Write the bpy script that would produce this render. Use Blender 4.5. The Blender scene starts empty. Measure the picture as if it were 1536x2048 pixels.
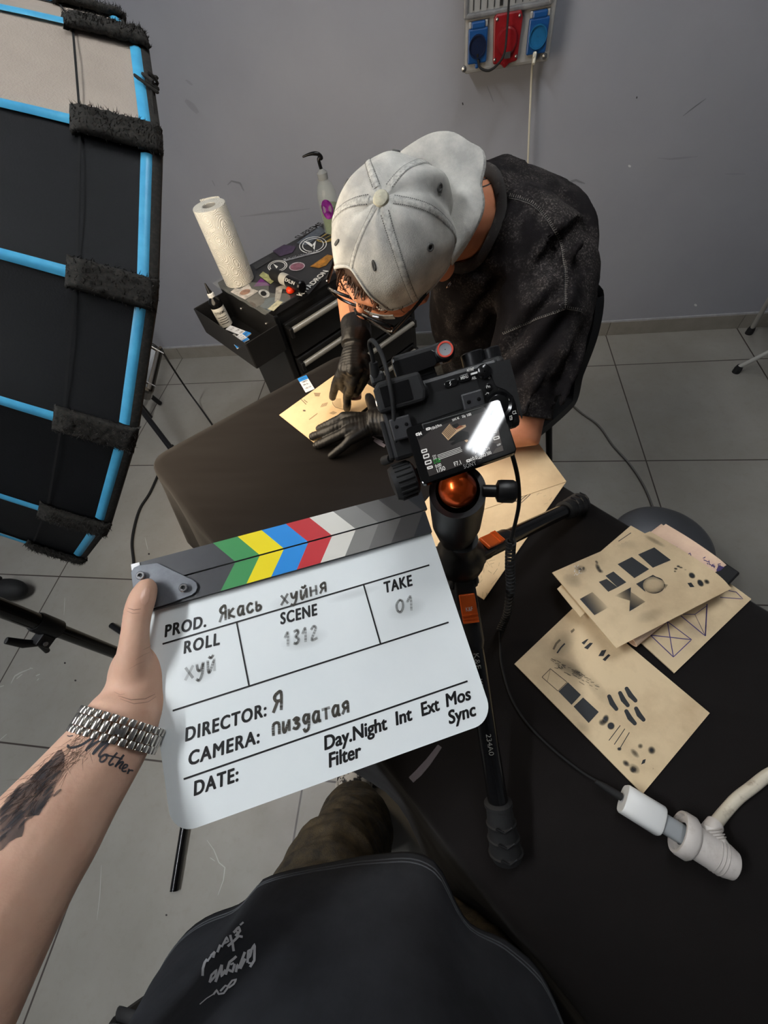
import bpy, bmesh, math, random
import numpy as np
from mathutils import Vector, Matrix, noise
from mathutils.bvhtree import BVHTree

random.seed(7)
SC = bpy.context.scene
COL = SC.collection
pi = math.pi

# ------------------------------------------------------------------ camera
RM = np.array([[0.98712617, 0.01006424, -0.15962653],
               [0.09533132, -0.83839172, 0.53666681],
               [-0.12842842, -0.54497526, -0.82855785]])   # world = RM @ (right, down, forward)
FOC = 820.83
CAMH = 1.402
CAM = np.array([0.0, 0.0, CAMH])
cd = bpy.data.cameras.new('camera')
co = bpy.data.objects.new('view_camera', cd)
COL.objects.link(co)
cd.sensor_fit = 'VERTICAL'
cd.sensor_height = 36.0
cd.sensor_width = 27.0
cd.lens = 36.0 * FOC / 2048.0
cd.clip_start = 0.01
m4 = Matrix.Identity(4)
for i in range(3):
    m4[i][0] = RM[i, 0]
    m4[i][1] = -RM[i, 1]
    m4[i][2] = -RM[i, 2]
    m4[i][3] = CAM[i]
co.matrix_world = m4
SC.camera = co

# ------------------------------------------------------------------ exposure and world
SC.view_settings.view_transform = 'Standard'
SC.view_settings.look = 'None'
SC.view_settings.gamma = 1.0
SC.view_settings.use_curve_mapping = False
SC.view_settings.exposure = 0.0
wd = bpy.data.worlds.new('world')
SC.world = wd
wd.use_nodes = True
wd.node_tree.nodes['Background'].inputs[0].default_value = (0.55, 0.58, 0.62, 1)
wd.node_tree.nodes['Background'].inputs[1].default_value = 0.05
LAMP_POWER = 54.0       # batten over the table, emission strength
LAMP_LEFT = 134.0        # batten over the left half of the floor
SOFTBOX_POWER = 5.6     # diffuser of the softbox


# ------------------------------------------------------------------ measuring helpers
def ray(px, py):
    d = RM @ np.array([px - 768.0, py - 1024.0, FOC])
    return d / np.linalg.norm(d)


def at(px, py, z):
    d = ray(px, py)
    return CAM + d * ((z - CAMH) / d[2])


def aty(px, py, y):
    d = ray(px, py)
    return CAM + d * (y / d[1])


def atd(px, py, dist):
    return CAM + ray(px, py) * dist


def atp(px, py, p0, n):
    d = ray(px, py)
    return CAM + d * (np.dot(np.asarray(p0) - CAM, n) / np.dot(d, n))


def V(*a):
    return np.array(a, float)


def nz(v):
    v = np.asarray(v, float)
    return v / (np.linalg.norm(v) + 1e-12)


# ------------------------------------------------------------------ materials
def lin(c):
    c = c / 255.0
    return c / 12.92 if c <= 0.04045 else ((c + 0.055) / 1.055) ** 2.4


def rgb(r, g, b):
    return (lin(r), lin(g), lin(b), 1.0)


MATS = {}


def mat(name, col, rough=0.5, metal=0.0, spec=0.5, var=None, vscale=8.0, bump=0.0, bscale=60.0, bstretch=None,
        emit=None, estr=0.0, trans=0.0, ior=1.45, coat=0.0, sheen=0.0, detail=6.0, vlo=0.35, vhi=0.65, alpha=1.0):
    """Principled material; var = second colour mixed in by noise, bump = noise bump strength."""
    if name in MATS:
        return MATS[name]
    m = bpy.data.materials.new(name)
    m.use_nodes = True
    nt = m.node_tree
    N, L = nt.nodes, nt.links
    b = N['Principled BSDF']
    b.inputs['Base Color'].default_value = col
    b.inputs['Roughness'].default_value = rough
    b.inputs['Metallic'].default_value = metal
    b.inputs['Specular IOR Level'].default_value = spec
    b.inputs['IOR'].default_value = ior
    b.inputs['Transmission Weight'].default_value = trans
    b.inputs['Coat Weight'].default_value = coat
    b.inputs['Sheen Weight'].default_value = sheen
    b.inputs['Alpha'].default_value = alpha
    if emit:
        b.inputs['Emission Color'].default_value = emit
        b.inputs['Emission Strength'].default_value = estr
    tc = N.new('ShaderNodeTexCoord')
    src = tc.outputs['Object']
    if bstretch or True:
        mp = N.new('ShaderNodeMapping')
        mp.inputs['Scale'].default_value = bstretch or (1, 1, 1)
        L.new(src, mp.inputs['Vector'])
        bsrc = mp.outputs['Vector']
    if var:
        n = N.new('ShaderNodeTexNoise')
        n.inputs['Scale'].default_value = vscale
        n.inputs['Detail'].default_value = detail
        n.inputs['Roughness'].default_value = 0.65
        L.new(src, n.inputs['Vector'])
        r = N.new('ShaderNodeValToRGB')
        r.color_ramp.elements[0].position = vlo
        r.color_ramp.elements[0].color = col
        r.color_ramp.elements[1].position = vhi
        r.color_ramp.elements[1].color = var
        L.new(n.outputs['Fac'], r.inputs['Fac'])
        L.new(r.outputs['Color'], b.inputs['Base Color'])
    if bump:
        n2 = N.new('ShaderNodeTexNoise')
        n2.inputs['Scale'].default_value = bscale
        n2.inputs['Detail'].default_value = 4.0
        L.new(bsrc, n2.inputs['Vector'])
        bp = N.new('ShaderNodeBump')
        bp.inputs['Strength'].default_value = bump
        bp.inputs['Distance'].default_value = 0.004
        L.new(n2.outputs['Fac'], bp.inputs['Height'])
        L.new(bp.outputs['Normal'], b.inputs['Normal'])
    MATS[name] = m
    return m


def ink(name, col, rough=0.6):
    """Ink on a surface: coverage comes from the mesh attribute 'ink' (0 bare, 1 full)."""
    if name in MATS:
        return MATS[name]
    m = bpy.data.materials.new(name)
    m.use_nodes = True
    nt = m.node_tree
    b = nt.nodes['Principled BSDF']
    b.inputs['Base Color'].default_value = col
    b.inputs['Roughness'].default_value = rough
    a = nt.nodes.new('ShaderNodeAttribute')
    a.attribute_name = 'ink'
    nt.links.new(a.outputs['Fac'], b.inputs['Alpha'])
    MATS[name] = m
    return m


# ------------------------------------------------------------------ objects
ORG = {}


def tag(o, label=None, cat=None, group=None, kind=None):
    if label: o['label'] = label
    if cat: o['category'] = cat
    if group: o['group'] = group
    if kind: o['kind'] = kind
    return o


def thing(name, base, label, cat, group=None):
    o = bpy.data.objects.new(name, None)
    o.empty_display_size = 0.05
    COL.objects.link(o)
    o.location = tuple(base)
    ORG[o.name] = np.array(base, float)
    return tag(o, label, cat, group)


def link_mesh(name, me, mats, parent=None, org=None):
    o = bpy.data.objects.new(name, me)
    for m in (mats if isinstance(mats, (list, tuple)) else [mats]):
        me.materials.append(m)
    COL.objects.link(o)
    if parent is not None:
        o.parent = parent
        po = ORG[parent.name]
        ORG[o.name] = po
        me.transform(Matrix.Translation(tuple(-po)))
    else:
        org = V(0, 0, 0) if org is None else np.asarray(org, float)
        o.location = tuple(org)
        ORG[o.name] = org
        me.transform(Matrix.Translation(tuple(-org)))
    return o


class MB:
    """collects shapes in world coordinates and links them as one mesh object"""

    def __init__(s):
        s.v, s.f, s.mi, s.ink, s.m = [], [], [], [], 0

    def add(s, vs, fs, inkv=1.0):
        o = len(s.v)
        s.v += [tuple(map(float, p)) for p in vs]
        s.f += [tuple(i + o for i in f) for f in fs]
        s.mi += [s.m] * len(fs)
        s.ink += list(inkv) if hasattr(inkv, '__len__') else [inkv] * len(vs)
        return s

    def box(s, c, size, ax=None):
        ax = np.eye(3) if ax is None else np.asarray(ax, float)
        h = np.asarray(size, float) / 2
        vs = [np.asarray(c) + ax[0] * h[0] * i + ax[1] * h[1] * j + ax[2] * h[2] * k
              for i in (-1, 1) for j in (-1, 1) for k in (-1, 1)]
        fs = [(0, 1, 3, 2), (4, 6, 7, 5), (0, 4, 5, 1), (2, 3, 7, 6), (0, 2, 6, 4), (1, 5, 7, 3)]
        if np.dot(np.cross(ax[0], ax[1]), ax[2]) < 0:
            fs = [f[::-1] for f in fs]
        return s.add(vs, fs)

    def rings(s, R, cap=True, closed=False):
        k = len(R[0])
        vs = [p for r in R for p in r]
        fs = []
        n = len(R)
        for i in range(n if closed else n - 1):
            a, b = i * k, ((i + 1) % n) * k
            for j in range(k):
                j2 = (j + 1) % k
                fs.append((a + j, a + j2, b + j2, b + j))
        if cap and not closed:
            fs.append(tuple(range(k))[::-1])
            fs.append(tuple((n - 1) * k + j for j in range(k)))
        return s.add(vs, fs)

    def tube(s, path, r, seg=12, cap=True, flat=1.0, up=None, closed=False, roundcap=False):
        P = [np.asarray(p, float) for p in path]
        n = len(P)
        rr = list(r) if hasattr(r, '__len__') else [r] * n
        if roundcap:
            d0, d1 = nz(P[0] - P[1]), nz(P[-1] - P[-2])
            a, b = P[0], P[-1]
            ra, rb = rr[0], rr[-1]
            hd = [(0.0, 1.0), (0.5, 0.866), (0.85, 0.527), (1.0, 0.12)]
            P = [a + d0 * ra * t for t, _ in hd[::-1][:-1]] + P + [b + d1 * rb * t for t, _ in hd[1:]]
            rr = [ra * q for _, q in hd[::-1][:-1]] + rr + [rb * q for _, q in hd[1:]]
            n = len(P)
        T = []
        for i in range(n):
            if closed:
                t = P[(i + 1) % n] - P[i - 1]
            else:
                t = P[min(i + 1, n - 1)] - P[max(i - 1, 0)]
            T.append(nz(t))
        u = np.asarray(up, float) if up is not None else (V(0, 0, 1) if abs(T[0][2]) < 0.9 else V(1, 0, 0))
        R = []
        for i in range(n):
            u = u - T[i] * np.dot(u, T[i])
            u = nz(u)
            w = np.cross(T[i], u)
            R.append([P[i] + (w * math.cos(a) + u * math.sin(a) * flat) * rr[i]
                      for a in [2 * pi * j / seg for j in range(seg)]])
        return s.rings(R, cap, closed)

    def lathe(s, prof, c, axis=(0, 0, 1), seg=32, cap=True, up=None):
        c = np.asarray(c, float)
        a = nz(axis)
        u = nz(np.cross(a, V(1, 0, 0) if abs(a[0]) < 0.9 else V(0, 1, 0))) if up is None else nz(up)
        w = np.cross(a, u)
        R = [[c + a * z + (u * math.cos(t) + w * math.sin(t)) * r for t in [2 * pi * j / seg for j in range(seg)]]
             for r, z in prof]
        return s.rings(R, cap)

    def prism(s, poly, vec):
        k = len(poly)
        P = [np.asarray(p, float) for p in poly]
        vec = np.asarray(vec, float)
        nrm = sum(np.cross(P[i] - P[0], P[(i + 1) % k] - P[0]) for i in range(k))
        vs = P + [p + vec for p in P]
        fl = np.dot(nrm, vec) > 0
        fs = [tuple(range(k))[::-1], tuple(range(k, 2 * k))] + [(i, (i + 1) % k, (i + 1) % k + k, i + k) for i in range(k)]
        if not fl:
            fs = [f[::-1] for f in fs]
        return s.add(vs, fs)

    def ball(s, c, r, seg=20, ax=None, sc=(1, 1, 1)):
        ax = np.eye(3) if ax is None else np.asarray(ax, float)
        n = seg // 2
        R = []
        for i in range(n + 1):
            t = pi * (i + 0.02 * (i == 0) - 0.02 * (i == n)) / n
            R.append([np.asarray(c) + ax[0] * r * sc[0] * math.sin(t) * math.cos(2 * pi * j / seg)
                      + ax[1] * r * sc[1] * math.sin(t) * math.sin(2 * pi * j / seg)
                      - ax[2] * r * sc[2] * math.cos(t) for j in range(seg)])
        return s.rings(R)

    def grid(s, nu, nv, fn, thick=0.0, nrm=None):
        """surface fn(u,v); with thick a second skin is offset along nrm(u,v) and the rim closed"""
        P = [[np.asarray(fn(i / nu, j / nv), float) for j in range(nv + 1)] for i in range(nu + 1)]
        idx = lambda i, j: i * (nv + 1) + j
        top = [p for r in P for p in r]
        fs = [(idx(i, j), idx(i + 1, j), idx(i + 1, j + 1), idx(i, j + 1)) for i in range(nu) for j in range(nv)]
        if not thick:
            return s.add(top, fs)
        nn = np.asarray(nrm, float) if nrm is not None else None
        bot = []
        for i in range(nu + 1):
            for j in range(nv + 1):
                if nn is None:
                    a = P[min(i + 1, nu)][j] - P[max(i - 1, 0)][j]
                    b = P[i][min(j + 1, nv)] - P[i][max(j - 1, 0)]
                    q = nz(np.cross(a, b))
                else:
                    q = nn
                bot.append(P[i][j] - q * thick)
        o = len(top)
        fs2 = [tuple(k + o for k in f[::-1]) for f in fs]
        rim = [idx(i, 0) for i in range(nu + 1)] + [idx(nu, j) for j in range(1, nv + 1)] \
            + [idx(i, nv) for i in range(nu - 1, -1, -1)] + [idx(0, j) for j in range(nv - 1, 0, -1)]
        fs3 = [(rim[k - 1], rim[k - 1] + o, rim[k] + o, rim[k]) for k in range(len(rim))]
        return s.add(top + bot, fs + fs2 + fs3)

    def mesh(s, name, smooth=True, angle=40):
        me = bpy.data.meshes.new(name)
        me.from_pydata(s.v, [], s.f)
        me.polygons.foreach_set('material_index', s.mi)
        if smooth:
            me.polygons.foreach_set('use_smooth', [True] * len(s.f))
            if angle < 180:
                me.set_sharp_from_angle(angle=math.radians(angle))
        me.update()
        return me

    def build(s, name, mats, parent=None, smooth=True, angle=40, bevel=0.0, sub=0, org=None, useink=False, fixn=False):
        me = s.mesh(name, smooth, angle)
        if useink:
            at_ = me.attributes.new('ink', 'FLOAT', 'POINT')
            at_.data.foreach_set('value', [float(x) for x in s.ink])
        if fixn:
            bm = bmesh.new()
            bm.from_mesh(me)
            bmesh.ops.recalc_face_normals(bm, faces=bm.faces)
            bm.to_mesh(me)
            bm.free()
        o = link_mesh(name, me, mats, parent, org)
        if bevel:
            md = o.modifiers.new('bevel', 'BEVEL')
            md.width = bevel
            md.segments = 2
            md.limit_method = 'ANGLE'
            md.angle_limit = math.radians(40)
            md.harden_normals = False
        if sub:
            md = o.modifiers.new('sub', 'SUBSURF')
            md.levels = md.render_levels = sub
        return o


def remesh(mb, voxel, smooth=4, fac=0.5):
    """fuse overlapping closed shapes into one continuous skin; returns a bpy mesh in world coordinates"""
    me = mb.mesh('tmp', smooth=True, angle=180)
    bm = bmesh.new()
    bm.from_mesh(me)
    bmesh.ops.recalc_face_normals(bm, faces=bm.faces)
    bm.to_mesh(me)
    bm.free()
    o = bpy.data.objects.new('tmp', me)
    COL.objects.link(o)
    md = o.modifiers.new('r', 'REMESH')
    md.mode = 'VOXEL'
    md.voxel_size = voxel
    md.use_smooth_shade = True
    if smooth:
        sm = o.modifiers.new('s', 'SMOOTH')
        sm.factor = fac
        sm.iterations = smooth
    dg = bpy.context.evaluated_depsgraph_get()
    out = bpy.data.meshes.new_from_object(o.evaluated_get(dg))
    bpy.data.objects.remove(o)
    out.materials.clear()
    return out


def verts_np(me):
    a = np.empty(len(me.vertices) * 3, np.float32)
    me.vertices.foreach_get('co', a)
    return a.reshape(-1, 3).astype(float)


def set_verts(me, a):
    me.vertices.foreach_set('co', np.asarray(a, np.float32).ravel())
    me.update()


def normals_np(me):
    a = np.empty(len(me.vertices) * 3, np.float32)
    me.vertices.foreach_get('normal', a)
    return a.reshape(-1, 3).astype(float)


def cut(me, keep):
    """drop the vertices for which keep is False"""
    bm = bmesh.new()
    bm.from_mesh(me)
    bm.verts.ensure_lookup_table()
    bmesh.ops.delete(bm, geom=[v for v in bm.verts if not keep[v.index]], context='VERTS')
    bm.to_mesh(me)
    bm.free()
    me.update()


def bvh(*objs):
    """BVH of finished objects in world coordinates"""
    bpy.context.view_layer.update()
    dg = bpy.context.evaluated_depsgraph_get()
    vs, fs = [], []
    for o in objs:
        e = o.evaluated_get(dg)
        me = e.to_mesh()
        mw = o.matrix_world
        off = len(vs)
        vs += [mw @ v.co for v in me.vertices]
        fs += [tuple(i + off for i in p.vertices) for p in me.polygons]
        e.to_mesh_clear()
    return BVHTree.FromPolygons(vs, fs)


def hit(tree, px, py, off=0.0004):
    d = Vector(ray(px, py))
    loc, n, i, t = tree.ray_cast(Vector(CAM), d)
    if loc is None:
        return None
    if n.dot(d) > 0:
        n = -n
    return np.array(loc + n * off)


def decal_stroke(mb, tree, pts, w, step=4.0, off=0.0004, inkv=1.0, taper=False):
    """a line drawn on a surface: pts and widths in photograph pixels"""
    Q = [np.array(pts[0], float)]
    W = [w[0] if hasattr(w, '__len__') else w]
    for i in range(1, len(pts)):
        a, b = np.array(pts[i - 1], float), np.array(pts[i], float)
        n = max(1, int(np.linalg.norm(b - a) / step))
        for k in range(1, n + 1):
            Q.append(a + (b - a) * k / n)
            W.append((w[i - 1] + (w[i] - w[i - 1]) * k / n) if hasattr(w, '__len__') else w)
    n = len(Q)
    if n < 2:
        return
    rows = []
    for i in range(n):
        t = Q[min(i + 1, n - 1)] - Q[max(i - 1, 0)]
        t = t / (np.linalg.norm(t) + 1e-9)
        p = np.array([-t[1], t[0]])
        ww = W[i] / 2
        if taper:
            ww *= 0.35 + 0.65 * math.sin(pi * (i + 0.5) / n)
        rows.append([hit(tree, *(Q[i] + p * ww * e), off) for e in (-1, 0, 1)])
    for i in range(n - 1):
        for j in range(2):
            q = [rows[i][j], rows[i][j + 1], rows[i + 1][j + 1], rows[i + 1][j]]
            if all(x is not None for x in q) and max(np.linalg.norm(q[0] - q[2]), np.linalg.norm(q[1] - q[3])) < 0.05:
                mb.add(q, [(0, 1, 2, 3)], inkv)


def decal_poly(mb, tree, poly, step=8.0, off=0.0004, inkf=1.0):
    """a filled shape on a surface; inkf is a number or a function of the pixel"""
    bm = bmesh.new()
    vs = [bm.verts.new((p[0], p[1], 0)) for p in poly]
    try:
        bm.faces.new(vs)
    except ValueError:
        bm.free()
        return
    bmesh.ops.triangulate(bm, faces=bm.faces[:])
    xs = [p[0] for p in poly]
    ys = [p[1] for p in poly]
    for ax, lo, hi in ((0, min(xs), max(xs)), (1, min(ys), max(ys))):
        k = lo + step
        while k < hi:
            pl = [0, 0, 0]
            pl[ax] = k
            no = [0, 0, 0]
            no[ax] = 1
            bmesh.ops.bisect_plane(bm, geom=bm.verts[:] + bm.edges[:] + bm.faces[:], plane_co=pl, plane_no=no)
            k += step
    bm.verts.index_update()
    P = [hit(tree, v.co.x, v.co.y, off) for v in bm.verts]
    A = [inkf(v.co.x, v.co.y) if callable(inkf) else inkf for v in bm.verts]
    for f in bm.faces:
        ii = [v.index for v in f.verts]
        if all(P[i] is not None for i in ii):
            q = [P[i] for i in ii]
            if max(np.linalg.norm(a - q[0]) for a in q) < 0.08:
                mb.add(q, [tuple(range(len(ii)))], [A[i] for i in ii])
    bm.free()


def imprint(target, mb, m):
    """add drawn marks to the mesh of the thing they are drawn on, with their own ink material"""
    if not mb.f:
        return
    me = target.data
    me.materials.append(m)
    k = len(me.materials) - 1
    off = ORG[target.name]
    bm = bmesh.new()
    bm.from_mesh(me)
    ly = bm.verts.layers.float.get('ink') or bm.verts.layers.float.new('ink')
    vs = []
    for p, a in zip(mb.v, mb.ink):
        v = bm.verts.new(tuple(np.array(p) - off))
        v[ly] = float(a)
        vs.append(v)
    for f in mb.f:
        try:
            fc = bm.faces.new([vs[i] for i in f])
            fc.material_index = k
        except ValueError:
            pass
    bm.to_mesh(me)
    bm.free()
    me.update()


def disc_px(cx, cy, rx, ry=None, ang=0.0, n=18):
    ry = rx if ry is None else ry
    c, s_ = math.cos(ang), math.sin(ang)
    return [(cx + rx * math.cos(t) * c - ry * math.sin(t) * s_, cy + rx * math.cos(t) * s_ + ry * math.sin(t) * c)
            for t in [2 * pi * i / n for i in range(n)]]


def soft_spot(cx, cy, rx, ry, ang, peak):
    c, s_ = math.cos(ang), math.sin(ang)

    def fn(x, y):
        dx, dy = x - cx, y - cy
        a, b = (dx * c + dy * s_) / rx, (-dx * s_ + dy * c) / ry
        return max(0.0, peak * (1 - (a * a + b * b)))
    return fn


def text_tris(s, bold=0.0, shear=0.0, spacing=1.0):
    """letters of the built-in font as 2-D triangles: (points, faces, width, cap height=1)"""
    cu = bpy.data.curves.new('t', 'FONT')
    cu.body = s
    cu.size = 1.0
    cu.offset = bold
    cu.shear = shear
    cu.space_character = spacing
    cu.resolution_u = 4
    o = bpy.data.objects.new('t', cu)
    COL.objects.link(o)
    dg = bpy.context.evaluated_depsgraph_get()
    me = bpy.data.meshes.new_from_object(o.evaluated_get(dg))
    vs = [(v.co.x, v.co.y) for v in me.vertices]
    fs = [tuple(p.vertices) for p in me.polygons]
    bpy.data.objects.remove(o)
    bpy.data.curves.remove(cu)
    bpy.data.meshes.remove(me)
    xs = [p[0] for p in vs] or [0, 1]
    return vs, fs, min(xs), max(xs)


def text_on(mb, s, fn, h=None, bold=0.0, shear=0.0, spacing=1.0, fit=None, inkv=1.0):
    """lay text with fn(x, y) -> world; x runs 0..fit (or natural width), y in the same unit; cap height h"""
    vs, fs, x0, x1 = text_tris(s, bold, shear, spacing)
    k = (fit / (x1 - x0)) if fit else (h / 0.72)
    ky = (h / 0.72) if h else k
    mb.add([fn((x - x0) * k, y * ky) for x, y in vs], fs, inkv)


def box_ax(z, x):
    """axes (x, y, z) with z fixed and x as near as possible"""
    z = nz(z)
    x = np.asarray(x, float)
    x = nz(x - z * np.dot(x, z))
    return np.array([x, np.cross(z, x), z])


def bez(P, n=24):
    """Catmull-Rom curve through the points"""
    P = [np.asarray(p, float) for p in P]
    out = []
    for i in range(len(P) - 1):
        a, b, c, d = P[max(i - 1, 0)], P[i], P[i + 1], P[min(i + 2, len(P) - 1)]
        for k in range(n):
            t = k / n
            out.append(0.5 * ((2 * b) + (c - a) * t + (2 * a - 5 * b + 4 * c - d) * t * t + (3 * b - a - 3 * c + d) * t ** 3))
    out.append(P[-1])
    return out
# ================================================================== setting
X0, X1, Y0, Y1, ZC = -2.9, 2.5, -2.4, 2.014, 2.75


def tile_material():
    m = bpy.data.materials.new('floor_tile')
    m.use_nodes = True
    nt = m.node_tree
    N, L = nt.nodes, nt.links
    b = N['Principled BSDF']
    tc = N.new('ShaderNodeTexCoord')
    sp = N.new('ShaderNodeSeparateXYZ')
    L.new(tc.outputs['Object'], sp.inputs[0])

    def mth(op, a, c=None):
        n = N.new('ShaderNodeMath')
        n.operation = op
        for k, q in enumerate((a, c)):
            if q is None: continue
            if isinstance(q, (int, float)):
                n.inputs[k].default_value = q
            else:
                L.new(q, n.inputs[k])
        return n.outputs[0]

    def line(o, off):
        w = mth('FLOORED_MODULO', mth('ADD', mth('SUBTRACT', o, off), 0.3), 0.6)
        return mth('LESS_THAN', mth('ABSOLUTE', mth('SUBTRACT', w, 0.3)), 0.0026)
    grout = mth('MAXIMUM', line(sp.outputs[0], 0.781), line(sp.outputs[1], 1.7685))

    def noise(sc, det, rough=0.6):
        n = N.new('ShaderNodeTexNoise')
        n.inputs['Scale'].default_value = sc
        n.inputs['Detail'].default_value = det
        n.inputs['Roughness'].default_value = rough
        L.new(tc.outputs['Object'], n.inputs['Vector'])
        return n.outputs['Fac']

    def ramp(f, p0, c0, p1, c1):
        r = N.new('ShaderNodeValToRGB')
        r.color_ramp.elements[0].position, r.color_ramp.elements[0].color = p0, c0
        r.color_ramp.elements[1].position, r.color_ramp.elements[1].color = p1, c1
        L.new(f, r.inputs['Fac'])
        return r.outputs['Color']

    def mix(f, a, c):
        n = N.new('ShaderNodeMix')
        n.data_type = 'RGBA'
        L.new(f, n.inputs['Factor'])
        for k, q in ((6, a), (7, c)):
            if isinstance(q, tuple):
                n.inputs[k].default_value = q
            else:
                L.new(q, n.inputs[k])
        return n.outputs[2]
    base = ramp(noise(3.0, 8), 0.3, rgb(132, 128, 120), 0.7, rgb(147, 144, 137))
    base = mix(ramp(noise(38.0, 6, 0.7), 0.52, (0, 0, 0, 1), 0.75, (0.35, 0.35, 0.35, 1)), base, rgb(122, 117, 109))
    ms = N.new('ShaderNodeTexMusgrave') if hasattr(bpy.types, 'ShaderNodeTexMusgrave') else None
    col = mix(grout, base, rgb(62, 54, 50))
    L.new(col, b.inputs['Base Color'])
    L.new(ramp(noise(9.0, 5), 0.3, (0.34, 0.34, 0.34, 1), 0.7, (0.5, 0.5, 0.5, 1)), b.inputs['Roughness'])
    b.inputs['Specular IOR Level'].default_value = 0.35
    bp = N.new('ShaderNodeBump')
    bp.inputs['Strength'].default_value = 0.35
    bp.inputs['Distance'].default_value = 0.002
    L.new(mth('SUBTRACT', 1.0, grout), bp.inputs['Height'])
    L.new(bp.outputs['Normal'], b.inputs['Normal'])
    return m


M_tile = tile_material()
M_wall = mat('wall_paint', rgb(149, 150, 155), 0.55, var=rgb(143, 144, 150), vscale=2.2, bump=0.06, bscale=140, spec=0.35)
M_ceil = mat('ceiling_paint', rgb(205, 205, 203), 0.8, var=rgb(198, 198, 196), vscale=3)
M_skirt = mat('skirting_tile', rgb(138, 133, 124), 0.4, var=rgb(124, 119, 110), vscale=9)
M_caulk = mat('caulk', rgb(168, 168, 170), 0.7, var=rgb(150, 150, 152), vscale=30)


def struct(name, mb, m, label=None):
    o = mb.build(name, m, smooth=False)
    o['kind'] = 'structure'
    return o


struct('floor', MB().box(((X0 + X1) / 2, (Y0 + Y1) / 2, -0.05), (X1 - X0 + 0.2, Y1 - Y0 + 0.2, 0.1)), M_tile)
wall = struct('wall_back', MB().box(((X0 + X1) / 2, Y1 + 0.06, ZC / 2), (X1 - X0 + 0.24, 0.12, ZC)), M_wall)
struct('wall_left', MB().box((X0 - 0.06, (Y0 + Y1) / 2, ZC / 2), (0.12, Y1 - Y0, ZC)), M_wall)
struct('wall_right', MB().box((X1 + 0.06, (Y0 + Y1) / 2, ZC / 2), (0.12, Y1 - Y0, ZC)), M_wall)
struct('wall_front', MB().box(((X0 + X1) / 2, Y0 - 0.06, ZC / 2), (X1 - X0 + 0.24, 0.12, ZC)), M_wall)
struct('ceiling', MB().box(((X0 + X1) / 2, (Y0 + Y1) / 2, ZC + 0.05), (X1 - X0 + 0.24, Y1 - Y0 + 0.24, 0.1)), M_ceil)
sk = MB()
xs = [X0] + [0.783 + 0.6 * k for k in range(-6, 4) if X0 < 0.783 + 0.6 * k < X1] + [X1]
for a, b_ in zip(xs[:-1], xs[1:]):
    sk.box(((a + b_) / 2, Y1 - 0.005, 0.036), (b_ - a - 0.003, 0.010, 0.070))
sk.m = 1
sk.box(((X0 + X1) / 2, Y1 - 0.004, 0.0745), (X1 - X0, 0.008, 0.007))
sk.m = 2
sk.box(((X0 + X1) / 2, Y1 - 0.003, 0.036), (X1 - X0, 0.006, 0.068))
struct('baseboard_back', sk, [M_skirt, M_caulk, mat('grout', rgb(70, 62, 57), 0.9)])

# marks on the wall and the floor
wt = bvh(wall)
mk = MB()
for pts, w, a in [([(1125, 367), (1140, 364), (1152, 360), (1158, 363), (1170, 367)], 5, 0.25), ([(1366, 232), (1378, 222), (1390, 213), (1412, 197)], 2.2, 0.35),
                  ([(1315, 316), (1340, 318), (1372, 315), (1395, 313)], 4, 0.12), ([(480, 433), (510, 430), (545, 425), (590, 421), (620, 417)], 4, 0.12),
                  ([(455, 370), (463, 362), (480, 366), (488, 382)], 4, 0.22), ([(424, 360), (430, 372)], 2, 0.2), ([(372, 160), (385, 170)], 5, 0.14),
                  ([(371, 200), (384, 212), (396, 226)], 12, 0.12), ([(1274, 193), (1273, 197)], 3, 0.9), ([(925, 205), (926, 210)], 3, 0.9),
                  ([(974, 172), (980, 186), (987, 204)], 3, 0.18), ([(1450, 348), (1490, 348)], 4, 0.1)]:
    decal_stroke(mk, wt, pts, w, off=0.0006, inkv=a, taper=True)
imprint(wall, mk, ink('wall_scuff', rgb(40, 40, 44)))
mk = MB()
for p in [(1259, 332), (1391, 610)]:
    decal_poly(mk, wt, disc_px(*p, 3.2, 2.4, 0.5, 8), 9, 0.0008)
imprint(wall, mk, mat('plaster_chip', rgb(205, 205, 205), 0.8))

fl = bpy.data.objects['floor']
ft = bvh(fl)
mk = MB()
for pts, w in [([(0, 1374), (8, 1371)], 2.2), ([(22, 1367), (30, 1352), (42, 1345), (52, 1341), (62, 1337)], 2.6), ([(33, 1358), (45, 1348)], 2),
               ([(72, 1352), (80, 1348)], 2.5), ([(74, 1361), (78, 1357)], 2), ([(60, 1336), (66, 1337)], 2.2), ([(0, 1480), (14, 1468)], 1.5),
               ([(414, 1680), (428, 1700), (438, 1725), (450, 1735), (447, 1760), (436, 1790)], 2.2), ([(420, 1715), (430, 1722)], 1.6),
               ([(203, 1730), (200, 1790), (194, 1840)], 1.2), ([(130, 1195), (128, 1230)], 1.2), ([(290, 1075), (296, 1100)], 1.4)]:
    decal_stroke(mk, ft, pts, w, off=0.0005, inkv=0.55, taper=True)
imprint(fl, mk, ink('scratch', rgb(225, 222, 214)))
mk = MB()
for p in [(130, 1326), (151, 1361), (298, 1108), (333, 1830)]:
    decal_poly(mk, ft, disc_px(*p, 2.2, 2.0, 0, 7), 9, 0.0005)
imprint(fl, mk, mat('speck', rgb(35, 32, 30), 0.8))


# ceiling battens (seen only as the bright streak mirrored in the camera screen)
M_white = mat('white_enamel', rgb(225, 226, 226), 0.4)


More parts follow.
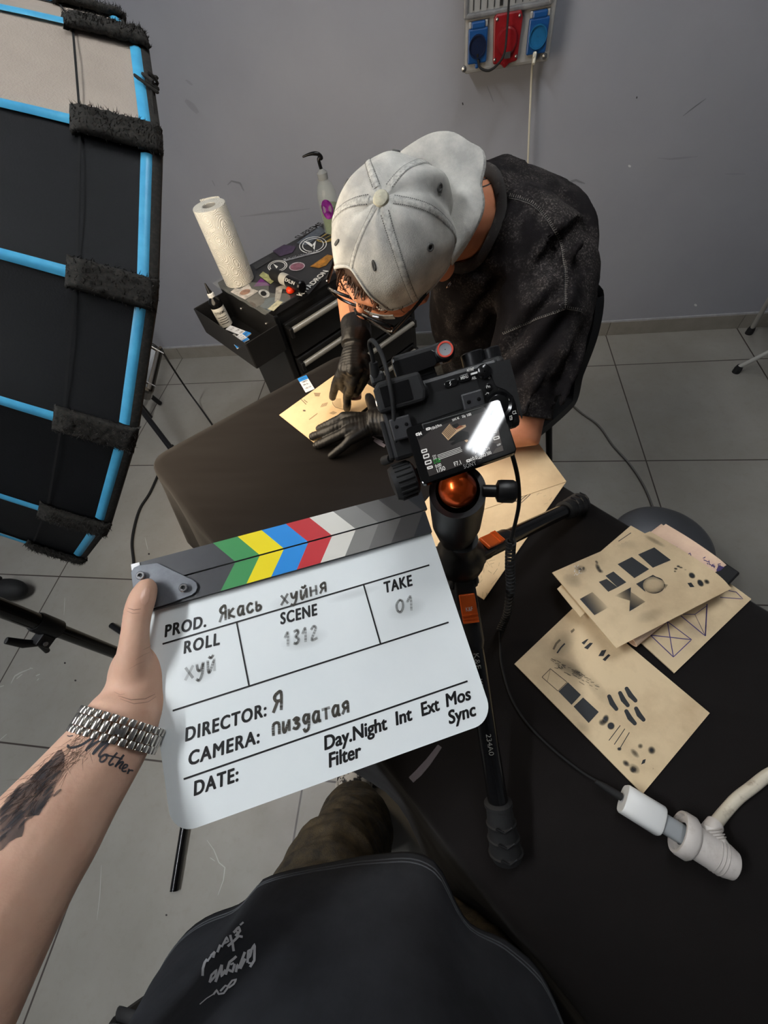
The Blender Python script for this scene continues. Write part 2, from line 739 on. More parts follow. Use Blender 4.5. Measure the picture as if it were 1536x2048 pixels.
def batten(x, y, ln, label, power, rot=0.0):
    M_tube = mat('lamp_tube_%d' % power, rgb(235, 242, 255), 0.4, emit=(0.95, 0.975, 1.0, 1), estr=power)
    ax = np.array([V(math.cos(rot), math.sin(rot), 0), V(-math.sin(rot), math.cos(rot), 0), V(0, 0, 1)])
    t = thing('ceiling_light', (x, y, ZC), label, 'lamp', 'ceiling battens')
    MB().box((x, y, ZC - 0.02), (0.09, ln + 0.04, 0.04), ax).build('housing', M_white, t, smooth=False, bevel=0.006)
    for i, dx in enumerate((-0.030, 0, 0.030)):
        MB().box(V(x, y, ZC - 0.047) + ax[0] * dx, (0.020, ln, 0.012), ax).build('lamp_tube', M_tube, t, smooth=False, bevel=0.005)


batten(0.36, 0.98, 1.2, "white ceiling batten light mirrored in the camera screen", LAMP_POWER, -0.50)
batten(-1.25, -0.25, 1.25, 'white ceiling batten light above the floor left of the standing person', LAMP_LEFT)
# ================================================================== shared materials
M_blackplastic = mat('black_plastic', rgb(17, 17, 18), 0.42, var=rgb(22, 22, 23), vscale=30)
M_blackmatte = mat('black_matte', rgb(15, 15, 16), 0.62, bump=0.08, bscale=300)
M_blackgloss = mat('black_gloss', rgb(14, 14, 15), 0.18)
M_blackmetal = mat('black_metal', rgb(26, 26, 28), 0.33, metal=0.4)
M_rubber = mat('black_rubber', rgb(17, 17, 18), 0.75)
M_chrome = mat('chrome', rgb(200, 200, 202), 0.18, metal=1.0)
M_steel = mat('steel', rgb(165, 165, 165), 0.32, metal=1.0)
M_alu = mat('brushed_aluminium', rgb(178, 176, 168), 0.42, metal=0.55)
M_copper = mat('orange_anodised', rgb(200, 78, 22), 0.26, metal=0.85, coat=0.3)
M_orange = mat('orange_paint', rgb(214, 92, 28), 0.4, metal=0.3)
M_paperwhite = mat('white_print', rgb(225, 225, 222), 0.6)
M_white_plastic = mat('white_plastic', rgb(215, 216, 214), 0.35)
M_blue = mat('blue_plastic', rgb(20, 68, 122), 0.3)
M_red = mat('red_plastic', rgb(130, 20, 26), 0.3, var=rgb(116, 17, 22), vscale=40)

# ------------------------------------------------------------------ power panel on the wall
t = thing('socket_panel', (0.168, Y1, 1.03), 'grey power distribution box with two blue sockets and one red socket on the wall', 'socket box')
YF = Y1 - 0.085
P = lambda x, y, o=0.0: aty(x, y, YF - o)
bl, br = P(928, 146), P(1097, 127)
xl, xr, zb = bl[0], br[0], (bl[2] + br[2]) / 2
M_box = mat('grey_enclosure', rgb(150, 149, 146), 0.45, var=rgb(142, 141, 138), vscale=12)
MB().box(((xl + xr) / 2, (YF + Y1) / 2, zb + 0.26), (xr - xl, Y1 - YF, 0.52)).build('body', M_box, t, smooth=False, bevel=0.008)
# breaker window
w0, w1 = P(930, 30), P(1108, 6)
zw = (w0[2] + w1[2]) / 2
wx0, wx1 = w0[0] + 0.002, w1[0] - 0.012
fr = MB()
for c, s_ in [(((wx0 + wx1) / 2, YF - 0.006, zw), (wx1 - wx0, 0.014, 0.012)), (((wx0 + wx1) / 2, YF - 0.006, zw + 0.17), (wx1 - wx0, 0.014, 0.012)),
              ((wx0, YF - 0.006, zw + 0.085), (0.012, 0.014, 0.18)), ((wx1, YF - 0.006, zw + 0.085), (0.012, 0.014, 0.18))]:
    fr.box(c, s_)
fr.build('window_frame', mat('smoky_frame', rgb(120, 120, 120), 0.25, var=rgb(96, 96, 97), vscale=25), t, smooth=False, bevel=0.004)
pn = MB().box(((wx0 + wx1) / 2, YF - 0.001, zw + 0.085), (wx1 - wx0 - 0.01, 0.003, 0.16))
pn.build('breaker_plate', mat('breaker_plate', rgb(140, 140, 138), 0.4), t, smooth=False)
for k in range(11):
    x = wx0 + 0.022 + k * (wx1 - wx0 - 0.04) / 10
    MB().box((x, YF - 0.004, zw + 0.075), (0.0022 if k not in (4, 9) else 0.009, 0.004, 0.13)).build('breaker', M_blackplastic, t, smooth=False)


def panel_socket(cx, cz, lit):
    s_ = MB()
    s_.box((cx, YF - 0.008, cz), (0.058, 0.016, 0.074))
    s_.box((cx, YF - 0.010, cz + 0.043), (0.042, 0.014, 0.016))
    s_.box((cx, YF - 0.010, cz - 0.042), (0.012, 0.014, 0.012))
    so = s_.build('socket', M_blue, t, smooth=False, bevel=0.004)
    k = MB().lathe([(0.026, 0), (0.026, 0.008), (0.023, 0.008), (0.023, 0.003), (0.001, 0.003)], (cx, YF - 0.016, cz), (0, -1, 0), 28, cap=False)
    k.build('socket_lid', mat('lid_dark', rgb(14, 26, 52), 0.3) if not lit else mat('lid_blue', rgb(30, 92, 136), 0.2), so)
    MB().box((cx - 0.024, YF - 0.006, cz + 0.044), (0.008, 0.010, 0.014)).box((cx + 0.024, YF - 0.006, cz + 0.044), (0.008, 0.010, 0.014)).build(
        'hinge', M_box, so, smooth=False, bevel=0.002)


c1, c2 = P(955, 92, 0.01), P(1075, 72, 0.01)
panel_socket(c1[0], c1[2], False)
panel_socket(c2[0], c2[2], True)
q = P(1013, 80, 0.01)
rs = MB()
rs.prism([(q[0] + a, YF, q[2] + b_) for a, b_ in [(-0.037, -0.046), (-0.012, -0.050), (0.0, -0.060), (0.012, -0.050), (0.037, -0.046), (0.042, 0.04), (0.036, 0.056), (-0.036, 0.056), (-0.042, 0.048)]], (0, -0.02, 0))
ro = rs.build('red_socket', M_red, t, smooth=False, bevel=0.004)
MB().lathe([(0.03, 0), (0.03, 0.012), (0.026, 0.016), (0.001, 0.016)], (q[0], YF - 0.018, q[2]), (0, -1, 0), 28, cap=False).build('red_lid', M_red, ro)
MB().box((q[0] + 0.004, YF - 0.0352, q[2] - 0.028), (0.018, 0.001, 0.014)).build('rating_plate', M_steel, ro, smooth=False)
rv = MB()
for dx, dz in ((-0.032, 0.046), (0.032, 0.046), (-0.032, -0.036), (0.032, -0.036)):
    rv.lathe([(0.0042, 0), (0.0036, 0.003), (0.0005, 0.004)], (q[0] + dx, YF - 0.02, q[2] + dz), (0, -1, 0), 12, cap=False)
rv.build('rivets', M_steel, ro)
for p in ((928, 138), (1089, 112)):
    c = P(*p)
    k = MB().lathe([(0.008, 0), (0.007, 0.003), (0.0005, 0.005)], c, (0, -1, 0), 18, cap=False)
    k.build('corner_screw', M_steel, t)

# cables of the panel
c = P(956, 121, 0.02)
pts = [P(955, 108, 0.02), c, P(961, 136, 0.04), P(978, 141, 0.06), P(996, 128, 0.07), P(1009, 105, 0.07), P(1014, 60, 0.06), P(1018, 0, 0.05), P(1023, -70, 0.05)]
tag(MB().tube(bez(pts, 10), 0.0032, 8).build('cable', M_rubber, org=pts[0]), 'black cable looping up from the left blue socket', 'cable')
pts = [P(1069, 108, 0.02), P(1067, 116, 0.03)] + [aty(x, y, Y1 - 0.05) for x, y in [(1064, 140), (1060, 220), (1056, 320), (1052, 420)]] + [aty(1050, 520, Y1 - 0.05), (V(0.26, Y1 - 0.05, 0.02)), (V(0.3, Y1 - 0.2, 0.006))]
wc = thing('cable', pts[0], 'white cable hanging down the wall from the right blue socket', 'cable')
M_wcable = mat('cream_cable', rgb(196, 190, 172), 0.5)
MB().tube(bez(pts, 10), 0.0036, 8).build('cord', M_wcable, wc)
MB().tube([P(1070, 106, 0.02), P(1067, 128, 0.04)], [0.006, 0.0042], 12).build('plug', M_wcable, wc)

# ------------------------------------------------------------------ tool cart
ZT = 0.73
FLc, BLc = at(537, 624, ZT), at(434, 564, ZT)
e2 = nz(BLc - FLc)
e1 = V(-e2[1], e2[0], 0) * -1
if e1[0] < 0: e1 = -e1
DEP = np.linalg.norm(BLc - FLc)
WID = 0.62
CX = np.array([e1, e2, V(0, 0, 1)])


def cart(a, b_, z):
    return FLc * V(1, 1, 0) + e1 * a + e2 * b_ + V(0, 0, z)


def cart_uv(px, py, z=ZT):
    q = at(px, py, z) - FLc
    return float(q @ e1), float(q @ e2)


M_cart = mat('black_powder_coat', rgb(23, 23, 24), 0.42, bump=0.05, bscale=400, var=rgb(28, 28, 29), vscale=20)
t = thing('tool_cart', cart(WID / 2, DEP / 2, 0), 'black tool cart by the wall with stickers on its top and grey drawer handles', 'tool cart')
CART = t
bd = MB()
bd.box(cart(WID / 2, DEP / 2, 0.41), (WID - 0.012, DEP - 0.012, 0.60), CX)
bd.box(cart(0.012, 0.008, 0.41), (0.024, 0.03, 0.6), CX)
bd.box(cart(WID - 0.012, 0.008, 0.41), (0.024, 0.03, 0.6), CX)
bd.build('body', M_cart, t, smooth=False, bevel=0.004)
tb = MB()
tb.box(cart(WID / 2, DEP / 2, ZT - 0.012), (WID, DEP, 0.022), CX)
tb.build('top', mat('cart_top', rgb(46, 46, 48), 0.38, var=rgb(40, 40, 42), vscale=14), t, smooth=False, bevel=0.003)
for k, z in enumerate((0.615, 0.485, 0.355, 0.205)):
    hgt = 0.12 if k < 3 else 0.16
    d = MB().box(cart(WID / 2, -0.008, z), (WID - 0.06, 0.018, hgt), CX).build('drawer', M_cart, t, smooth=False, bevel=0.004)
    hb = MB()
    zz = z + hgt / 2 - 0.018
    hb.tube([cart(0.04, -0.034, zz), cart(WID - 0.04, -0.034, zz)], 0.0095, 14)
    hb.build('handle', M_alu, d)
    eb = MB()
    for a in (0.034, WID - 0.034):
        eb.box(cart(a, -0.026, zz - 0.004), (0.014, 0.036, 0.034), CX)
    eb.build('handle_bracket', M_blackplastic, d, smooth=False, bevel=0.004)
for a in (0.05, WID - 0.05):
    for b_ in (0.05, DEP - 0.05):
        k = MB().lathe([(0.028, -0.011), (0.032, -0.006), (0.032, 0.006), (0.028, 0.011)], cart(a, b_, 0.032), e1, 20)
        k.box(cart(a, b_, 0.078), (0.03, 0.03, 0.065), CX)
        k.build('caster', M_rubber, t, bevel=0.002)

# open bin on the left side
bz0, bz1 = 0.61, 0.70
ua, ub = cart_uv(385, 622, bz1)
fa, fb = cart_uv(497, 684, bz1)
bo = (ua + fa) / 2
b0, b1 = fb, ub + 0.01
bn = MB()
th = 0.004
bn.box(cart(bo / 2, (b0 + b1) / 2, bz0), (-bo, b1 - b0, th), CX)
bn.box(cart(bo, (b0 + b1) / 2, (bz0 + bz1) / 2), (th, b1 - b0, bz1 - bz0), CX)
bn.box(cart(-0.002, (b0 + b1) / 2, (bz0 + bz1) / 2 + 0.012), (th, b1 - b0, bz1 - bz0 + 0.03), CX)
bn.box(cart(bo / 2, b0, (bz0 + bz1) / 2), (-bo, th, bz1 - bz0), CX)
bn.box(cart(bo / 2, b1, (bz0 + bz1) / 2), (-bo, th, bz1 - bz0), CX)
BIN = bn.build('side_bin', M_cart, t, smooth=False, bevel=0.0015)
for b_ in (0.045, 0.2):
    MB().lathe([(0.006, 0), (0.005, 0.003), (0.0005, 0.004)], cart(-0.004, b_, 0.675), -e1, 14, cap=False).build('bolt', M_steel, BIN)

# clear mat and stickers on the top
M_clear = mat('clear_sheet', rgb(200, 205, 200), 0.15, alpha=0.16, spec=0.6)
MB().grid(30, 4, lambda u, v: cart(-0.006 + 0.10 * v * (1 + 0.15 * math.sin(u * 17)) - 0.01, -0.004 + (DEP + 0.01) * u, ZT + 0.0012 - 0.012 * max(0, 0.14 - v) * (1 + math.sin(u * 30)))).build('clear_film', M_clear, t)
ZS = ZT + 0.0006


def sticker(poly_px, m, name='sticker', dz=0.0):
    P_ = [at(x, y, ZS + dz) for x, y in poly_px]
    mb = MB().add(P_, [tuple(range(len(P_)))])
    o = mb.build(name, m, t, smooth=False, fixn=False)
    return o


def lettered(text, a_px, b_px, cap, m, dz=0.0012):
    A, B = at(*a_px, ZS + dz), at(*b_px, ZS + dz)
    ux = nz(B - A)
    uy = np.cross(V(0, 0, 1), ux)
    mb = MB()
    text_on(mb, text, lambda x, y: A + ux * x + uy * y, h=cap, fit=np.linalg.norm(B - A), bold=0.02)
    mb.build('sticker_lettering', m, t, smooth=False)


st = lambda n, *c: mat('sticker_' + n, rgb(*c), 0.4, var=rgb(*[max(0, int(v * 0.72)) for v in c]), vscale=60)
sticker([(593, 486), (640, 452), (652, 463), (612, 491)], st('slate', 92, 100, 110))
lettered('SUPREME', (598, 478), (648, 447), 0.03, M_blackplastic)
sticker([(632, 481), (660, 461), (672, 466), (672, 480), (648, 486)], st('gold', 178, 152, 80))
for k in range(2):
    sticker([(636 + k * 6, 478 + 3 * k), (662 + k * 4, 464 + 5 * k), (665 + k * 4, 467 + 5 * k), (640 + k * 6, 482 + 3 * k)], M_blackplastic, dz=0.0008)
sticker([(545, 502), (568, 489), (592, 493), (585, 505), (560, 513)], st('violet', 74, 56, 84))
sticker([(504, 530), (536, 513), (546, 518), (512, 539)], st('ash', 74, 74, 74))
sticker([(566, 518), (633, 500), (640, 504), (569, 523)], st('silver', 150, 152, 158))
lettered('KWADRON', (572, 519), (632, 503), 0.012, M_blackplastic)
sticker([(594, 599), (653, 540), (660, 541), (607, 600)], M_blackgloss)
lettered('KWADRON', (603, 592), (657, 542), 0.022, M_paperwhite)
sticker(disc_px(594, 533, 16, 8.5, -0.15), st('pale', 205, 196, 200))
sticker(disc_px(594, 533, 14, 7, -0.15), st('rose', 150, 96, 112), dz=0.0008)
sticker([(620, 533), (655, 509), (668, 512), (652, 531), (638, 536)], st('amber', 172, 118, 40))
sticker([(623, 533), (650, 515), (655, 520), (640, 533)], st('ochre', 196, 130, 40), dz=0.0008)
sticker([(507, 573), (522, 556), (541, 571)], st('magenta', 116, 42, 122))
sticker([(518, 551), (526, 543), (552, 559), (541, 568)], st('lime', 176, 178, 122))
sticker(disc_px(528, 587, 11.5, 8, 0.3), st('white', 208, 208, 208))
sticker(disc_px(527, 587, 6, 5, 0.3), M_blackplastic, dz=0.0008)
sticker([(461, 584), (470, 576), (480, 578), (498, 568), (503, 577), (517, 582), (508, 588), (490, 599), (476, 592)], st('cream', 214, 206, 200))
sticker(disc_px(490, 584, 11, 5, -0.3), st('lip', 170, 130, 110), dz=0.0008)
sticker([(492, 600), (515, 586), (530, 597), (528, 606), (510, 616)], st('taupe', 92, 86, 82))
sticker([(520, 613), (533, 597), (553, 594), (569, 603), (540, 623)], st('bluegrey', 84, 98, 108))
sticker([(535, 618), (556, 600), (566, 604), (547, 622)], st('butter', 206, 202, 172), dz=0.0008)
sticker([(552, 575), (570, 568), (592, 576), (585, 580), (565, 578), (560, 600), (549, 604)], st('bone', 186, 180, 170), dz=0.0004)
rg = MB()
for c, rx, ry in (((626, 490), 27, 16), ((626, 490), 21, 12.5), ((555, 532), 19, 11), ((555, 532), 15.5, 8.6)):
    rg.tube([at(x, y, ZS + 0.0004) for x, y in disc_px(*c, rx, ry, -0.15, 28)], 0.0016, 6, closed=True, flat=0.3)
rg.build('sticker_ring', M_paperwhite, t)
for poly in ([(607, 482), (618, 484), (628, 492), (626, 496)], [(632, 481), (626, 488), (624, 494), (629, 500)], [(546, 527), (556, 533), (553, 537)]):
    sticker(poly, M_paperwhite, dz=0.0008)

# ------------------------------------------------------------------ things on the cart
# paper towel roll
c = at(480, 561, ZT)
ztop = 0.222
rr = 0.05
ax = V(0, 0, 1)
t = thing('paper_towel_roll', c, 'tall white paper towel roll standing on the corner of the tool cart', 'paper towel')


def towel_mat():
    m = mat('paper_towel', rgb(206, 204, 195), 0.85)
    nt = m.node_tree
    N, L = nt.nodes, nt.links
    tc = N.new('ShaderNodeTexCoord')
    vo = N.new('ShaderNodeTexVoronoi')
    vo.inputs['Scale'].default_value = 26
    L.new(tc.outputs['Object'], vo.inputs['Vector'])
    mu = N.new('ShaderNodeMath'); mu.operation = 'MULTIPLY'; mu.inputs[1].default_value = 62
    L.new(vo.outputs['Distance'], mu.inputs[0])
    si = N.new('ShaderNodeMath'); si.operation = 'SINE'
    L.new(mu.outputs[0], si.inputs[0])
    bp = N.new('ShaderNodeBump')
    bp.inputs['Strength'].default_value = 0.5
    bp.inputs['Distance'].default_value = 0.0012
    L.new(si.outputs[0], bp.inputs['Height'])
    L.new(bp.outputs['Normal'], N['Principled BSDF'].inputs['Normal'])
    return m


M_towel = towel_mat()
MB().lathe([(0.021, 0.0), (rr - 0.001, 0.0), (rr, 0.002), (rr, ztop - 0.002), (rr - 0.001, ztop), (0.021, ztop), (0.021, ztop - 0.05), (0.021, 0.0)], c + V(0, 0, 0.0005), ax, 48, cap=False).build('roll', M_towel, t)
MB().lathe([(0.0212, 0.001), (0.0212, ztop - 0.0015), (0.0196, ztop - 0.0015), (0.0196, 0.001)], c, ax, 32, cap=False).build('core', mat('card_core', rgb(150, 148, 142), 0.9), t)
MB().grid(14, 2, lambda u, v: c + V((rr + 0.0012 + 0.012 * max(0, u - 0.7) * 2) * math.cos(1.2 + 1.2 * u), (rr + 0.0012 + 0.012 * max(0, u - 0.7) * 2) * math.sin(1.2 + 1.2 * u), ztop * v + 0.004 * v), 0.0006).build('loose_sheet', M_towel, t)

# wash bottle
c = at(668, 462, ZT)
t = thing('wash_bottle', c, 'clear squeeze bottle with a bent black spout at the back of the tool cart', 'bottle')
M_clearp = mat('clear_plastic', rgb(190, 198, 190), 0.12, alpha=0.24, spec=0.7)
k = 0.034
hz = 0.165
MB().lathe([(0.02, 0.0), (k, 0.002), (k, hz * 0.62), (k * 0.98, hz * 0.72), (k * 0.78, hz * 0.86), (k * 0.46, hz * 0.94), (k * 0.44, hz)], c + V(0, 0, 0.001), ax, 32, cap=True).build('bottle_body', M_clearp, t)
MB().lathe([(0.001, 0.003), (k - 0.004, 0.003), (k - 0.004, hz * 0.50), (0.001, hz * 0.50)], c, ax, 28, cap=False).build('green_liquid', mat('green_soap', rgb(122, 142, 88), 0.2, trans=0.35), t)
MB().lathe([(k * 0.5, hz - 0.006), (k * 0.52, hz + 0.012), (k * 0.3, hz + 0.018), (0.004, hz + 0.024)], c, ax, 24).build('bottle_cap', mat('clear_cap', rgb(150, 152, 150), 0.2, alpha=0.7), t)
top = c + V(0, 0, hz + 0.02)
sp_ = [top, top + V(-0.002, 0, 0.028)]
sp_ += [atp(x, y, top, nz(-ray(640, 330) * V(1, 1, 0))) for x, y in [(643, 316), (638, 309), (629, 307), (617, 309), (605, 314)]]
MB().tube(bez(sp_, 6), [0.0058] * 24 + [0.0058 - 0.0034 * i / 12 for i in range(13)], 12).build('spout', M_blackgloss, t)
vv = nz((CAM - c) * V(1, 1, 0))
sd = np.cross(V(0, 0, 1), vv)
an0 = -0.25
lb = []
for i in range(24):
    a_ = 2 * pi * i / 24
    x_, z_ = 0.021 * math.cos(a_), 0.030 * math.sin(a_)
    th_ = an0 + x_ / k
    lb.append(c + V(0, 0, 0.082 + z_) + (vv * math.cos(th_) - sd * math.sin(th_) * -1) * (k + 0.0008))
mb = MB()
ctr = c + V(0, 0, 0.082) + (vv * math.cos(an0) + sd * math.sin(an0)) * (k + 0.0012)
mb.add(lb + [ctr], [(i, (i + 1) % 24, 24) for i in range(24)])
mb.build('purple_label', mat('purple_foil', rgb(96, 24, 104), 0.2, metal=0.5, var=rgb(168, 60, 170), vscale=70, ), t)


def ink_bottle(base, axis, length, r, label, text, lab_facing, group=None, capm=None, nozzle=True):
    axis = nz(axis)
    t = thing('ink_bottle', base, label, 'ink bottle', group)
    H = length
    MB().lathe([(r * 0.92, 0), (r, 0.003), (r, H * 0.60), (r * 0.92, H * 0.66), (r * 0.45, H * 0.72), (r * 0.42, H * 0.74)], base, axis, 28).build('bottle_body', M_blackgloss, t)
    MB().lathe([(r * 0.52, H * 0.735), (r * 0.52, H * 0.80), (r * 0.40, H * 0.815)], base, axis, 24).build('collar', M_white_plastic, t)
    if nozzle:
        MB().lathe([(r * 0.40, H * 0.81), (r * 0.30, H * 0.86), (r * 0.13, H * 0.99), (r * 0.08, H)], base, axis, 20).build('nozzle', M_blackplastic, t)
    f = nz(lab_facing - axis * np.dot(lab_facing, axis))
    s_ = np.cross(axis, f)

    def on(x, y, o=0.0006):
        th_ = x / r
        return base + axis * y + (f * math.cos(th_) + s_ * math.sin(th_)) * (r + o)
    lb = MB().grid(16, 1, lambda u, v: on((u - 0.5) * r * 3.4, H * (0.14 + 0.40 * v)))
    lo = lb.build('paper_label', mat('label_paper', rgb(206, 205, 198), 0.6), t)
    mb = MB()
    text_on(mb, text, lambda x, y: on((x - r * 0.9), H * 0.42 + y, 0.0010), h=r * 0.42, fit=r * 1.8, bold=0.02)
    for j in range(4):
        w = r * (1.5 - 0.25 * (j % 2))
        mb.grid(8, 1, lambda u, v, j=j, w=w: on((u - 0.5) * w, H * (0.35 - 0.045 * j) + v * H * 0.012, 0.0010))
    mb.build('label_print', M_blackplastic, lo)
    return t


c = cart(bo * 0.5, cart_uv(462, 640, bz0)[1], bz0 + 0.003)
bdir = at(455, 660, 0.62)
ua, ub = cart_uv(460, 662, bz0)
c = cart(bo * 0.52, ub, bz0 + 0.003)
ink_bottle(c, V(-0.06, 0.03, 1.0), 0.165, 0.0215, 'upright black ink bottle with a white collar in the side bin of the cart', 'DYNAMIC', CAM - c)
a_, b_ = at(546, 548, ZT + 0.020), at(605, 575, ZT + 0.020)
t2 = thing('ink_bottle', b_, 'black ink bottle lying on its side on the stickers of the tool cart', 'ink bottle')
axx = nz(a_ - b_)
Ln = np.linalg.norm(a_ - b_)
r_ = 0.0185
MB().lathe([(r_ * 0.8, 0), (r_, 0.004), (r_, Ln * 0.45)], b_, axx, 28).build('bottle_body', M_blackgloss, t2)
MB().lathe([(r_ * 0.98, Ln * 0.45), (r_ * 0.98, Ln * 0.66)], b_, axx, 28).build('white_band', mat('band', rgb(170, 168, 160), 0.5), t2)
MB().lathe([(r_ * 1.04, Ln * 0.66), (r_ * 1.06, Ln * 0.68), (r_ * 1.02, Ln * 0.96), (r_ * 0.9, Ln)], b_, axx, 28).build('bottle_cap', M_blackmatte, t2)
f = nz(CAM - b_)
f = nz(f - axx * np.dot(f, axx))
s_ = np.cross(axx, f)
mb = MB()
text_on(mb, 'EXLIN', lambda x, y: b_ + axx * (Ln * 0.42 - x) + (f * math.cos((y - 0.004) / r_) + s_ * math.sin((y - 0.004) / r_)) * (r_ + 0.0006), h=0.010, fit=Ln * 0.30)
mb.build('label_print', M_paperwhite, t2)
# small orange cap
c = at(582, 583, ZT + 0.0015)
t3 = MB().lathe([(0.0135, 0), (0.0145, 0.003), (0.0135, 0.010), (0.009, 0.014), (0.001, 0.015)], c, (0, 0, 1), 20)
tag(t3.build('ink_cup', mat('orange_cup', rgb(226, 60, 14), 0.35, var=rgb(200, 40, 8), vscale=90), org=c), 'small bright orange ink cup near the front edge of the cart top', 'ink cup')


def cartridge_box(A, ux, uy, w, h, th, label, nm='cartridge_box'):
    n = np.cross(ux, uy)
    t = thing(nm, A + ux * w / 2 + uy * h / 2, label, 'cartridge packet', 'needle cartridge packets')
    AX = np.array([ux, uy, n])
    MB().box(A + ux * w / 2 + uy * h / 2 + n * th / 2, (w, h, th), AX).build('packet', mat('packet_white', rgb(212, 216, 222), 0.35), t, smooth=False, bevel=0.0006)
    MB().box(A + ux * w / 2 + uy * h * 0.875 + n * (th + 0.0003), (w, h * 0.25, 0.0006), AX).build('blue_header', mat('packet_blue', rgb(40, 128, 206), 0.35), t, smooth=False)
    mb = MB()
    for j, (s, k) in enumerate((('0801', 0.62), ('RL', 0.42), ('18.10', 0.18))):
        text_on(mb, s, lambda x, y, k=k: A + ux * (w * 0.2 + x) + uy * (h * k + y) + n * (th + 0.0008), h=h * 0.09, fit=w * 0.6)
    text_on(mb, 'kwadron', lambda x, y: A + ux * (w * 0.15 + x) + uy * (h * 0.84 + y) + n * (th + 0.0012), h=h * 0.07, fit=w * 0.7)
    mb.build('print', mat('packet_print', rgb(70, 70, 78), 0.6), t, smooth=False)
    return t


zb = bz0 + 0.045
for (p1, p2, p3, lab, dz) in [((462, 652), (503, 668), (498, 680), 'upper blue and white needle packet lying in the side bin of the cart', 0.012),
                              ((484, 668), (497, 678), (504, 668), 'needle packet with a blue end standing at the front of the side bin', 0.02),
                              ((470, 668), (488, 692), (496, 690), 'lower blue and white needle packet at the bottom of the side bin', 0.0)]:
    A, B, C_ = at(*p1, zb + dz), at(*p2, zb + dz), at(*p3, zb + dz)
    ux = nz(B - A)
    uy = nz(np.cross(V(0, 0, 1), ux))
    cartridge_box(A - ux * 0.0, uy * -1, ux, 0.024, max(0.05, np.linalg.norm(B - A)), 0.003, lab)
# ================================================================== table, cloth and practice sheets
TN, TA = V(0.667, 0.745, 0), V(0.745, -0.667, 0)
TZ = 0.75


def tb_(n, a, z=TZ):
    return TN * n + TA * a + V(0, 0, z)


aend = lambda n: -0.885 + 0.12 * n
t = thing('table', tb_(0.23, 0.0, 0), 'long narrow work table hidden under the black cloth', 'table')
MB().prism([tb_(-0.025, aend(0) + 0.02, TZ - 0.03), tb_(-0.025, 0.94, TZ - 0.03), tb_(0.485, 0.94, TZ - 0.03), tb_(0.485, aend(0.5) + 0.02, TZ - 0.03)], (0, 0, 0.024)).build(
    'tabletop', mat('table_board', rgb(60, 58, 56), 0.6), t, smooth=False)
for n, a in ((0.03, -0.78), (0.43, -0.74), (0.03, 0.86), (0.43, 0.86)):
    MB().tube([tb_(n, a, 0.001), tb_(n, a, TZ - 0.03)], 0.014, 12).build('leg', M_blackmetal, t)


def cloth_mat():
    m = mat('black_cloth', rgb(22, 19.5, 19), 0.95, spec=0.10, sheen=0.06)
    nt = m.node_tree
    N, L = nt.nodes, nt.links
    tc = N.new('ShaderNodeTexCoord')
    hs = None
    for sc, st_ in ((900.0, 0.10), (7.0, 0.55)):
        n = N.new('ShaderNodeTexNoise')
        n.inputs['Scale'].default_value = sc
        n.inputs['Detail'].default_value = 2
        mp = N.new('ShaderNodeMapping')
        mp.inputs['Rotation'].default_value = (0, 0, 0.73)
        mp.inputs['Scale'].default_value = (1, 1, 1) if sc > 100 else (0.35, 1.6, 1)
        L.new(tc.outputs['Object'], mp.inputs['Vector'])
        L.new(mp.outputs['Vector'], n.inputs['Vector'])
        bp = N.new('ShaderNodeBump')
        bp.inputs['Strength'].default_value = st_
        bp.inputs['Distance'].default_value = 0.0015 if sc > 100 else 0.02
        L.new(n.outputs['Fac'], bp.inputs['Height'])
        if hs: L.new(hs, bp.inputs['Normal'])
        hs = bp.outputs['Normal']
    L.new(hs, N['Principled BSDF'].inputs['Normal'])
    return m


M_cloth = cloth_mat()
per = []
cor = [(-0.045, aend(-0.045)), (0.5, aend(0.5)), (0.5, 0.96), (-0.045, 0.96)]
rad = 0.045
for i in range(4):
    p0, p1, p2 = [np.array(cor[(i + k) % 4]) for k in (-1, 0, 1)]
    d0, d1 = nz(p0 - p1), nz(p2 - p1)
    for k in range(7):
        s_ = k / 6
        q = p1 + d0 * rad * (1 - s_) ** 2 + d1 * rad * s_ ** 2
        per.append(q)
    ln = np.linalg.norm(p2 - p1)
    nn = int(ln / 0.03)
    for k in range(1, nn):
        per.append(p1 + d1 * (rad + (ln - 2 * rad) * k / nn))
per = np.array(per)
NP = len(per)
tan = np.roll(per, -1, 0) - np.roll(per, 1, 0)
tan = tan / np.linalg.norm(tan, axis=1)[:, None]
outw = np.stack([tan[:, 1], -tan[:, 0]], 1)
if np.dot(outw[3], per[3] - per.mean(0)) < 0: outw = -outw
arc = np.concatenate([[0], np.cumsum(np.linalg.norm(np.diff(per, axis=0), axis=1))])
prof = [(-0.02, TZ + 0.0015, 0), (-0.004, TZ + 0.001, 0), (0.003, TZ - 0.006, 0.02), (0.007, TZ - 0.022, 0.1), (0.015, 0.68, 0.3), (0.030, 0.61, 0.6), (0.048, 0.53, 0.85), (0.062, 0.47, 1.0)]
R = []
for o_, z_, w_ in prof:
    ring = []
    for i in range(NP):
        wv = (0.014 * math.sin(arc[i] * 24) + 0.010 * math.sin(arc[i] * 9.5 + 1)) * w_
        q = per[i] + outw[i] * (o_ + wv)
        zz = z_ - 0.02 * w_ * math.sin(arc[i] * 3.1)
        ring.append(tb_(q[0], q[1], zz))
    R.append(ring)
cm = MB()
cm.rings(R, cap=False)
cm.add(R[0], [tuple(range(NP))])
o = cm.build('tablecloth', M_cloth, angle=180, fixn=True, org=tb_(0.23, 0, TZ))
tag(o, 'black cloth draped over the long work table', 'tablecloth')
CLOTH = o
ct = bvh(o)
mk = MB()
